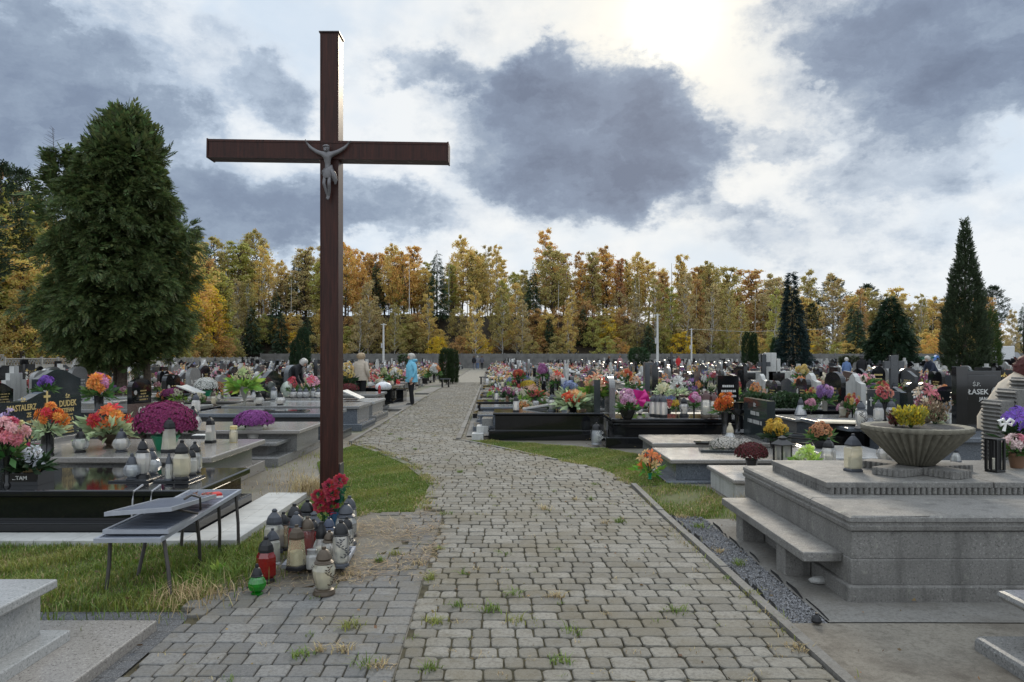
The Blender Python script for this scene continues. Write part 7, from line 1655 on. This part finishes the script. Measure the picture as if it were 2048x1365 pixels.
while y < 104:
    x = -36.8 - rw.uniform(0, 5); px = CX + x / y * F
    if -150 < px < 480: col = rw.choice(('orange', 'golden', 'yellow-green', 'olive brown', 'rusty brown')); h = rw.uniform(2.2, 5.0); decid('bush', rw.randrange(3), col, x, y, 0, h, tlabel('bush', col, x, y, h, 'behind the ornamental wall'), 1.2)
    y += rw.uniform(1.2, 2.2)
# ------------------------------------------------------------------ people
SKIN = plain('skin', (.48, .27, .19), .5, var=.06)
def cloth(name, c, r=.75): return plain(name, c, r, var=.14, vscale=14, bump=.25, bscale=22, spec=.25)
def rotx(p, piv, a):
    v = Vector(p) - piv; v.rotate(Euler((a, 0, 0))); return v + piv
def person(label, px, ybase, ytop, Y, yaw, jacket, trousers, hairc, shoes=None, bend=0.0, arms='down', hat=None, stride=.06, hair='short', female=True, long_coat=0.0, hem=.80, jmat_name='jacket', ztop=None):
    """figure facing local -y; bend leans the body forward from the hips"""
    p = at(px, ybase, Y); p.z = 0; hgt = 1.68 if ztop is None else ztop
    s = hgt / 1.70; t = thing('person', label, 'person', p, yaw); sh = shoes or cloth('dark_shoe', (.015, .014, .014), .4)
    N = {}; E = []; b = R(bend); piv = Vector((0, 0, .94)); hd = Vector((0, -.02, 1.45))
    def nd(k, x, y, z, rx, ry, m, up=True, headrot=False):
        q = Vector((x, y, z)); 
        if up and b: q = rotx(q, piv, b)
        N[k] = (q.x * s, q.y * s, q.z * s, rx * s, ry * s, m)
    w = .92 if female else 1.0
    nd('pel', 0, 0, .94, .145, .115, 1, False); nd('waist', 0, 0, 1.08, .135 * w, .11, 0); nd('chest', 0, -.005, 1.26, .16 * w, .12, 0); nd('neckb', 0, .0, 1.40, .085, .075, 0); nd('neck', 0, -.01, 1.47, .05, .052, 2); nd('head', 0, -.03, 1.565, .072, .088, 2); nd('crown', 0, -.022, 1.635, .060, .074, 2); nd('nose', 0, -.125, 1.56, .010, .012, 2); nd('chin', 0, -.075, 1.505, .04, .03, 2)
    E += [('pel', 'waist'), ('waist', 'chest'), ('chest', 'neckb'), ('neckb', 'neck'), ('neck', 'head'), ('head', 'crown'), ('head', 'nose'), ('head', 'chin')]
    for q, sx in (('l', 1), ('r', -1)):
        nd(q + 'sh', sx * .175 * w, .0, 1.365, .062, .06, 0)
        if arms == 'down': el, wr, d = (sx * .225, .035, 1.10), (sx * .205, -.06, .88), (0, -.35, -1)
        elif arms == 'front': el, wr, d = (sx * .235, -.02, 1.10), (sx * .12, -.24, 1.05), (-sx * .6, -.8, .1)
        elif arms == 'reach': el, wr, d = (sx * .21, -.20, 1.16), (sx * .15, -.42, 1.10), (0, -1, -.3)
        else: el, wr, d = (sx * .26, .06, 1.10), (sx * .19, -.10, .96), (-sx * .5, -.6, -.3)
        nd(q + 'el', *el, .052, .05, 0); nd(q + 'cf', *[a * .3 + c * .7 for a, c in zip(el, wr)], .044, .042, 0); nd(q + 'wr', *wr, .028, .024, 2); E += [('chest', q + 'sh'), (q + 'sh', q + 'el'), (q + 'el', q + 'cf'), (q + 'cf', q + 'wr')]
        dv = Vector(d); 
        if b: dv.rotate(Euler((b, 0, 0)))
        fingers(N, E, q + 'wr', dv, Vector((-sx * .3, -1, .2)), s, 2, .4, q)
        st = stride * sx
        nd(q + 'hip', sx * .085, 0, .88, .092, .10, 1, False); nd(q + 'kn', sx * .092, -st * .6 - .01, .49, .065, .068, 1, False); nd(q + 'an', sx * .095, -st + .02, .10, .048, .05, 1, False); nd(q + 'he', sx * .097, -st + .03, .045, .04, .045, 3, False); nd(q + 'to', sx * .105, -st - .15, .032, .04, .03, 3, False)
        E += [('pel', q + 'hip'), (q + 'hip', q + 'kn'), (q + 'kn', q + 'an'), (q + 'an', q + 'he'), (q + 'he', q + 'to')]
    obj('body', skin_mesh('body', N, E, 'pel', [jacket, trousers, SKIN, sh], 2), t)
    # jacket skirt and collar
    def ring(z, rx, ry, y0=0.0, up=True):
        o = []
        for i in range(20):
            a = 2 * math.pi * i / 20; q = Vector((rx * math.cos(a) * (1 + .02 * math.sin(5 * a)), y0 + ry * math.sin(a), z))
            if b and up: q = rotx(q, piv, b * min(1, max(0, (z - .8) / .2)))
            o.append(q * s)
        return o
    mb = MB(); mb.rings([ring(hem - long_coat, .205, .165), ring(hem + .10 - long_coat * .5, .20, .16), ring(1.0, .185 * w + .012, .148), ring(1.16, .178 * w + .01, .143), ring(1.30, .19 * w, .138), ring(1.385, .125, .10), ring(1.455, .075, .075, -.005), ring(1.49, .07, .072, -.012)], False, False); mb.build('jacket', jacket, t, smooth=60)
    hv = Vector(N['crown'][:3]); hm = cloth('hair_%02x%02x%02x' % tuple(int(c * 255) for c in hairc), hairc, .6)
    HM = Matrix.Translation(Vector(N['head'][:3])) @ Matrix.Rotation(b, 4, 'X') @ Matrix.Scale(s, 4)
    mb = MB()
    k = 1.0 if hair == 'short' else 1.25
    mb.lathe([(.082, -.075 * k), (.097, -.03), (.100, .02), (.094, .07), (.066, .112), (.012, .128)], 16, M=HM @ Matrix.Translation((0, .022, .01)), sy=1.08, flute=.03, nf=8, cap0=True)
    # trim the face side by a notch: fringe sits above the brow
    vs = [Vector(v) for v in mb.v]; inv = HM.inverted()
    for i, v in enumerate(vs):
        q = inv @ v
        if q.y < -.045 and q.z < .05: q.y = -.035 + (q.y + .045) * .1
        mb.v[i] = tuple(HM @ q)
    rgh = np.random.default_rng(px); ns = 150; D_ = rand_dirs(ns, rgh); D_ = D_[(D_[:, 2] > -.45) & ((D_[:, 1] > -.35) | (D_[:, 2] > .45))]
    Q = D_ * np.array([.098, .106, .112]) + np.array([0, .022, .018]); A_ = unit(np.cross(D_, rand_dirs(len(D_), rgh)) + D_ * .35 + np.array([0, 0, -.5])) * .05 * k; V_ = diamonds(Q, A_, unit(np.cross(A_, D_)) * .010)
    for q in V_: q[:] = HM @ Vector(q)
    o_ = len(mb.v); mb.v += [tuple(q) for q in V_]; mb.f += [(o_ + 4 * i, o_ + 4 * i + 1, o_ + 4 * i + 2, o_ + 4 * i + 3) for i in range(len(V_) // 4)]; mb.m += [0] * (len(V_) // 4)
    mb.build('hair', hm, t, smooth=60)
    EYE = plain('dark_eye', (.02, .015, .012), .2)
    for sx in (-1, 1):
        mb = MB(); mb.lathe([(.002, -.008), (.010, 0), (.002, .008)], 8, M=HM @ Matrix.Translation((sx * .03, -.088, .012))); mb.build('eye', EYE, t)
        mb = MB(); mb.lathe([(.004, -.028), (.014, -.01), (.016, .012), (.006, .026)], 8, M=HM @ Matrix.Translation((sx * .082, .005, -.005)), sx=.5); mb.build('ear', SKIN, t)
    mb = MB(); mb.box(-.022, .022, -.099, -.090, -.048, -.040, HM); mb.build('mouth', plain('lip', (.32, .11, .10), .5), t)
    if hat:
        mb = MB(); mb.lathe([(.155, .045), (.16, .052), (.105, .06), (.10, .12), (.07, .15), (.01, .145)], 18, M=HM @ Matrix.Translation((0, .01, .02)), sy=1.1); mb.build('hat', hat, t, smooth=40)
        mb = MB(); mb.lathe([(.106, .062), (.104, .085)], 18, M=HM @ Matrix.Translation((0, .01, .02)), sy=1.1, cap0=False, cap1=False); mb.build('hat_band', cloth('grey_band', (.3, .3, .3)), t)
    return t
BLUEJ = cloth('light_blue_jacket', (.155, .42, .56), .55); BEIGEJ = cloth('beige_jacket', (.42, .36, .29)); BLACKC = cloth('black_cloth', (.012, .012, .014)); DENIM = cloth('denim_blue', (.10, .16, .30)); NAVY = cloth('navy_cloth', (.02, .026, .045)); REDJ = cloth('red_jacket', (.45, .03, .03)); GREYJ = cloth('grey_coat', (.16, .16, .18)); PINKJ = cloth('dusty_pink_coat', (.35, .18, .18))
GREYH = (.42, .40, .37); BROWNH = (.12, .07, .04); BLONDH = (.36, .27, .17)
person('woman in a light blue hooded jacket and black trousers standing beside the path', 823, 811, 707, 23.63, R(28) + R(-90), BLUEJ, BLACKC, GREYH, arms='down', hem=.76, ztop=1.665, stride=.05); bpy.data.objects['person'].scale = (1.22, 1.22, 1)
mbh = MB(); pr = bpy.data.objects['person']; mbh.lathe([(.075, 0), (.115, .03), (.12, .08), (.09, .10)], 16, (0, .06, 1.38), sy=.8, cap0=False); mbh.build('hood', BLUEJ, pr, smooth=60)
person('woman in a beige jacket seen from behind, standing among the tombs', 722, 815, 711, 23.9, R(180) + R(-25), BEIGEJ, BLACKC, BLONDH, arms='down', hem=.80).scale = (1.25, 1.25, 1)
person('man in black bending over the tombs beside the cross', 577, 812, 714, 20.8, R(-80) + R(180) + R(-12), BLACKC, BLACKC, GREYH, bend=42, arms='reach', female=False)
person('red-haired woman in a beige collar stooping behind the ribbed stele', 1988, 900, 714, 8.05, R(62), cloth('cream_fleece', (.50, .43, .34)), BLACKC, (.075, .022, .020), bend=27, arms='front', hair='long', ztop=1.63)
person('man in a black coat and a dark brimmed hat walking among the rows', 1723, 770, 712, 38, R(160), BLACKC, BLACKC, (.1, .1, .1), hat=cloth('dark_felt', (.02, .02, .022)), arms='down', female=False, long_coat=.1)
person('grey-haired woman in a blue denim jacket beside the man with the hat', 1693, 770, 720, 37, R(170), DENIM, NAVY, (.5, .48, .45), arms='down', ztop=1.52)
person('grey-haired man in dark navy bending over a tomb near the tallest thuja', 1868, 790, 716, 30, R(-75), NAVY, NAVY, GREYH, bend=30, arms='reach', female=False)
person('person in a red jacket beside the white pole', 1357, 745, 712, 62, R(20), REDJ, NAVY, BROWNH, arms='down')
person('person in a dusty pink coat among the far tombs', 1240, 745, 715, 66, R(-30), PINKJ, BLACKC, BROWNH, arms='down')
person('person in a dark coat stooping among the far tombs', 1212, 745, 718, 60, R(60), BLACKC, BLACKC, BROWNH, bend=25, arms='reach')
person('walker with a black rucksack-dark jacket at the far end of the path', 948, 740, 714, 90, R(180), BLACKC, GREYJ, BROWNH, stride=.16)
person('walker in a grey coat in the middle of the far path', 955, 740, 715, 92, R(180), GREYJ, DENIM, GREYH, stride=.14)
person('walker in a dark grey jacket at the bowl side of the far path', 964, 740, 715, 91, R(180), cloth('slate_jacket', (.09, .09, .11)), BLACKC, BROWNH, stride=.15)
# small table stands by the path
for lab, px, yb, Y in (('small dark stool in front of the clipped topiary thuja', 891, 773, 37.5), ('small dark stool across the path from the topiary thuja', 968, 768, 41)):
    t = thing('stool', lab, 'stool', (at(px, yb, Y).x, Y, 0)); MB().cbox(-.26, .26, -.15, .15, .40, .45, .01).build('seat', DARKG, t)
    for sx in (-.16, .16): MB().box(sx - .04, sx + .04, -.1, .1, -.03, .399).build('leg', BLACK, t)
t = thing('dark_bench', 'dark narrow bench between the white bag and the blue-jacketed woman', 'bench', (at(803, 795, 25.2).x, 25.2, 0)); MB().cbox(-.22, .22, -.5, .5, .42, .47, .01).build('seat', BLACK, t); MB().box(-.12, .12, -.4, .4, -.03, .419).build('support', BLACK, t)

# ------------------------------------------------------------------ grass, straw, weeds, fallen leaves
def inpoly(P, poly):
    x, y = P[:, 0], P[:, 1]; ins = np.zeros(len(P), bool); j = len(poly) - 1
    for i in range(len(poly)):
        xi, yi = poly[i]; xj, yj = poly[j]; c = ((yi > y) != (yj > y)) & (x < (xj - xi) * (y - yi) / (yj - yi + 1e-12) + xi); ins ^= c; j = i
    return ins
def scatter(poly, n, rg):
    xs, ys = [p[0] for p in poly], [p[1] for p in poly]; P = np.stack([rg.uniform(min(xs), max(xs), n * 3), rg.uniform(min(ys), max(ys), n * 3)], 1); P = P[inpoly(P, poly)][:n]; return P
def nz(P, k, seed=0):
    return (np.sin(P[:, 0] * k + seed) * np.cos(P[:, 1] * k * 1.3 - seed * 2) + np.sin(P[:, 0] * k * 2.3 - P[:, 1] * k * 1.7 + seed) * .6) / 1.6
def blades(P, h, w, rg, lean=.45, z=-.035):
    n = len(P); a = rg.uniform(0, 6.283, n); L = (h * rg.uniform(.5, 1.3, n))[:, None]
    d = np.stack([np.cos(a), np.sin(a), np.zeros(n)], 1); le = rg.uniform(.1, lean, n)[:, None] * 2; b = np.stack([-np.sin(a), np.cos(a), np.zeros(n)], 1) * (w * rg.uniform(.7, 1.3, n))[:, None]
    base = np.concatenate([P, np.full((n, 1), z)], 1); up = np.array([0, 0, 1.0]); m = base + (up * .62 + d * le * .28) * L; tip = base + (up * .95 + d * le * .85) * L * np.array([1, 1, .9])
    return np.stack([base - b, base + b, m + b * .7, m - b * .7, m - b * .7, m + b * .7, tip + b * .08, tip - b * .08], 1).reshape(-1, 3)
GRS = [leafmat('lawn_green', (.135, .20, .03), .4, .35, .03), leafmat('lawn_yellow_green', (.23, .25, .05), .4, .35, .03), leafmat('dry_straw', (.40, .31, .16), .4, .2, .02)]
def grass(name, label, poly, n, h, w, seed, dry=.15, sparse=0.0):
    rg = np.random.default_rng(seed); P = scatter(poly, n, rg); q = nz(P, 2.4, seed) + rg.normal(0, .35, len(P)); mi = np.where(q > .35, 1, 0); mi = np.where(rg.uniform(0, 1, len(P)) < dry * (1 + nz(P, 3.5, seed + 2)), 2, mi)
    if sparse: k = (nz(P, 3.1, seed + 5) + rg.normal(0, .25, len(P))) > sparse - .6; P, mi = P[k], mi[k]
    hh = h * (1 + .45 * nz(P, 5.0, seed + 1)); V = blades(P, hh, w, rg); return tag(obj(name, np_mesh(name, V, 4, GRS, np.repeat(mi, 2))), label, kind='stuff')
def turf(name, poly, z=-.028):
    m, t, b = (None, None, None)
    if 'turf_soil' not in MATS:
        m, t, b = new_mat('turf_soil'); tc = t.node('ShaderNodeTexCoord'); t.l.new(t.ramp(t.noise(tc.outputs['Object'], 3.0, 6, .7)['Fac'], [(.3, (.055, .06, .02)), (.55, (.085, .095, .03)), (.75, (.13, .11, .06))]), b.inputs['Base Color']); b.inputs['Roughness'].default_value = 1; MATS['turf_soil'] = m
    sheet(name, poly, MATS['turf_soil'], z)
LA = [(-6.5, 4.55), (-2.0, 4.58), (-1.9, 5.5), (-1.76, 6.5), (-1.4, 7.3), (-1.75, 8.4), (-2.2, 8.3), (-2.28, 6.15), (-6.5, 6.15)]
LB = [(-1.55, 7.42), (-.92, 7.5), (-.93, 8.95), (-1.08, 9.5), (-1.55, 10.9), (-2.25, 12.3), (-2.85, 13.3), (-2.9, 11.0), (-2.45, 9.5), (-2.0, 8.4)]
LC = [(-.95, 13.85), (-.52, 13.2), (.18, 12.05), (.70, 11.15), (1.22, 10.35), (1.46, 8.98), (1.98, 9.1), (2.05, 10.6), (2.0, 12.0), (1.62, 12.7), (-.4, 13.9)]
LD = [(1.50, 8.9), along(1.75, 7.45), (1.85, 7.1), (2.14, 7.0), (2.36, 7.6), (2.36, 9.0), (1.95, 9.05)]
for nm, pl in (('lawn', LA), ('lawn', LB), ('lawn', LC), ('lawn', LD)): turf(nm, pl)
grass('grass', 'shaggy green and straw-coloured grass under the folding bench', LA, 62000, .055, .003, 1, .10)
grass('grass', 'short green turf between the cross and the bend of the path', LB, 60000, .032, .0035, 2, .05)
grass('grass', 'short turf in front of the black polished tombs', LC, 50000, .032, .0035, 3, .12)
grass('grass', 'thin mossy grass between the kerb, the low tombs and the stone bench', LD, 9000, .05, .003, 4, .25, .5)
rg = np.random.default_rng(6)
def tuft(P0, n, r, h, w, mats, lean=.8, z=-.01):
    P = P0 + rg.normal(size=(n, 2)) * r; return blades(P, np.full(n, h), w, rg, lean, z)
# tall fringe of grass along the bench's path side, dry tufts
V, MI = [], []
for (x, y, n, r, h, m) in ((-1.98, 5.15, 500, .16, .17, 0), (-2.05, 4.72, 240, .13, .15, 2), (-1.85, 5.9, 380, .15, .14, 1), (-1.78, 6.5, 300, .14, .13, 2), (-2.6, 4.66, 320, .3, .12, 0), (-3.3, 4.7, 300, .3, .11, 1), (-2.2, 5.6, 260, .15, .15, 0), (2.3, 7.2, 120, .08, .2, 1), (2.5, 7.85, 60, .06, .18, 2), (-2.35, 8.5, 240, .12, .24, 2), (-2.25, 8.65, 200, .15, .2, 2), (-2.8, 9.6, 60, .2, .13, 2), (-2.6, 9.2, 140, .3, .10, 2), (-3.1, 10.4, 120, .3, .08, 1), (-2.95, 11.6, 160, .25, .09, 1), (-2.7, 8.6, 90, .3, .08, 2), (-3.1, 13.0, 120, .2, .08, 2)):
    V.append(tuft(np.array([x, y]), n, r, h * .75, .003, 0)); MI += [m] * (2 * n)
tag(obj('tall_grass', np_mesh('tall_grass', np.concatenate(V), 4, GRS, MI)), 'longer grass fringe and dry tufts around the bench legs and the pale tiles', kind='stuff')
sheet('dirt_patch', grown(DIRT, .05), SOIL, -.004)
# dry straw lying round the tray
n = 6500; P = scatter([(-1.95, 4.75), (-1.2, 5.0), (-.55, 5.1), (-.6, 6.6), (-.75, 7.45), (-1.5, 7.4), (-1.85, 6.2)], n, rg); q = nz(P, 4, 3) + rg.normal(0, .4, len(P)); P = P[q > -.05]; n = len(P)
a = rg.uniform(0, 6.283, n); L = rg.uniform(.03, .16, n)[:, None]; A = np.stack([np.cos(a), np.sin(a), rg.uniform(-.05, .22, n)], 1) * L; B = np.stack([-np.sin(a), np.cos(a), np.zeros(n)], 1) * .0022
tag(obj('straw', np_mesh('straw', diamonds(np.concatenate([P, rg.uniform(.002, .02, (n, 1))], 1), A, B), 4, [leafmat('straw_pale', (.36, .27, .16), .5, .15, .02)])), 'dry straw strewn over the paving round the lantern tray', kind='stuff')
# weeds in the joints
V, MI = [], []; r2 = random.Random(12)
spots = [(px, py) for px, py in ((699, 1255), (640, 1302), (688, 1302), (600, 1312), (860, 1160), (930, 1150), (835, 1130), (915, 1215), (980, 1222), (870, 1245), (1010, 1110), (1115, 1195), (1140, 1268), (1040, 1245), (880, 1100), (790, 1110), (760, 1125), (1190, 970), (1240, 1045), (1180, 1000), (1210, 1048), (1150, 1000), (1090, 1020), (920, 945), (960, 930), (850, 960), (890, 1030), (800, 880), (830, 900), (780, 870), (1600, 1300), (1480, 1130), (1500, 1190), (1350, 1225), (1460, 1160), (1440, 1105), (1400, 1055), (860, 1340), (1120, 1325), (760, 1335), (730, 1330), (1025, 1190), (820, 1020), (700, 1150), (1365, 1035))]
for i, (px, py) in enumerate(spots):
    g_ = gp(px, py); n = r2.randrange(24, 60); m = r2.choice((0, 0, 1, 2)); V.append(tuft(np.array([g_.x, g_.y]), n, r2.uniform(.015, .04), r2.uniform(.025, .05), .003, 0, 1.3, .0)); MI += [m] * (2 * n)
for k in range(330):
    w_ = 3.3 + 22 * r2.random() ** 1.6; u = r2.uniform(-1.7 if w_ < 7 else -.75, 1.6) if w_ < 9.5 else r2.uniform(-2.4, -.6); x, y = along(u, w_)
    if not (pip(x, y, MAIN) or pip(x, y, SIDE)): continue
    n = r2.randrange(4, 16); m = r2.choice((0, 1, 2, 2)); V.append(tuft(np.array([x, y]), n, .02, r2.uniform(.01, .03), .002, 0, 1.3, .0)); MI += [m] * (2 * n)
tag(obj('weeds', np_mesh('weeds', np.concatenate(V), 4, GRS, MI)), 'small green weeds and dry tufts growing in the paving joints', kind='stuff')
# moss and grass creeping over the path edges
V, MI = [], []
for (a, b, n) in (((-.9, 7.5), (-.92, 8.95), 700), ((-.92, 8.95), (-1.5, 10.9), 900), ((-1.5, 10.9), (-2.85, 13.5), 900), ((1.45, 9.0), (1.2, 10.3), 500), ((1.2, 10.3), (.15, 12.0), 700), ((.15, 12), (-1, 13.8), 500), (along(1.66, 3.2), along(1.66, 8.8), 700), ((-1.95, 4.6), (-1.8, 6.3), 500), (along(-2.5, 14), along(-2.5, 40), 1500), (along(-.6, 14), along(-.6, 40), 700)):
    f = rg.uniform(0, 1, (n, 1)); P = np.array(a) * (1 - f) + np.array(b) * f + rg.normal(size=(n, 2)) * np.array([.05, .03]); k = nz(P, 3, 1) + rg.normal(0, .3, n) > .05; P = P[k]; V.append(blades(P, np.full(len(P), .04), .003, rg, .9, -.005)); MI += list(np.repeat(np.where(rg.uniform(0, 1, len(P)) < .4, 2, 1), 2))
tag(obj('edge_grass', np_mesh('edge_grass', np.concatenate(V), 4, GRS, MI)), 'grass and moss creeping over the edges of the cobbled path', kind='stuff')
n = 520; P = np.concatenate([scatter([(-3, 3.4), (6, 3.4), (6, 14), (-4.5, 14)], 1100, rg), scatter([(-6, 14), (4, 14), (4, 40), (-6, 40)], 500, rg)]); V = leaves(np.concatenate([P, np.full((len(P), 1), .008)], 1), .024 * rg.uniform(.4, 1.4, len(P)), rg, np.array([[0, 0, 0.02]]), 0, .35); V[:, 2] = np.clip(V[:, 2], .004, .022)
tag(obj('fallen_leaves', np_mesh('fallen_leaves', V, 4, leafmat('fallen_leaf', (.20, .13, .06), .5, .1, .03))), 'small fallen autumn leaves scattered over paving and concrete', kind='stuff')
t = thing('burdock_plant', 'broad light green leaves of a weed beside the red lantern', 'plant', gp(440, 1150)); rgb = np.random.default_rng(3); P = np.zeros((7, 3)); P[:, 2] = .01; A = unit(np.stack([rgb.uniform(-.6, 1, 7), rgb.uniform(-.8, .4, 7), rgb.uniform(.3, .9, 7)], 1)) * .11; B = unit(np.cross(A, rand_dirs(7, rgb))) * .035
obj('leaves', np_mesh('leaves', diamonds(P, A, B), 4, LEAFL), t)
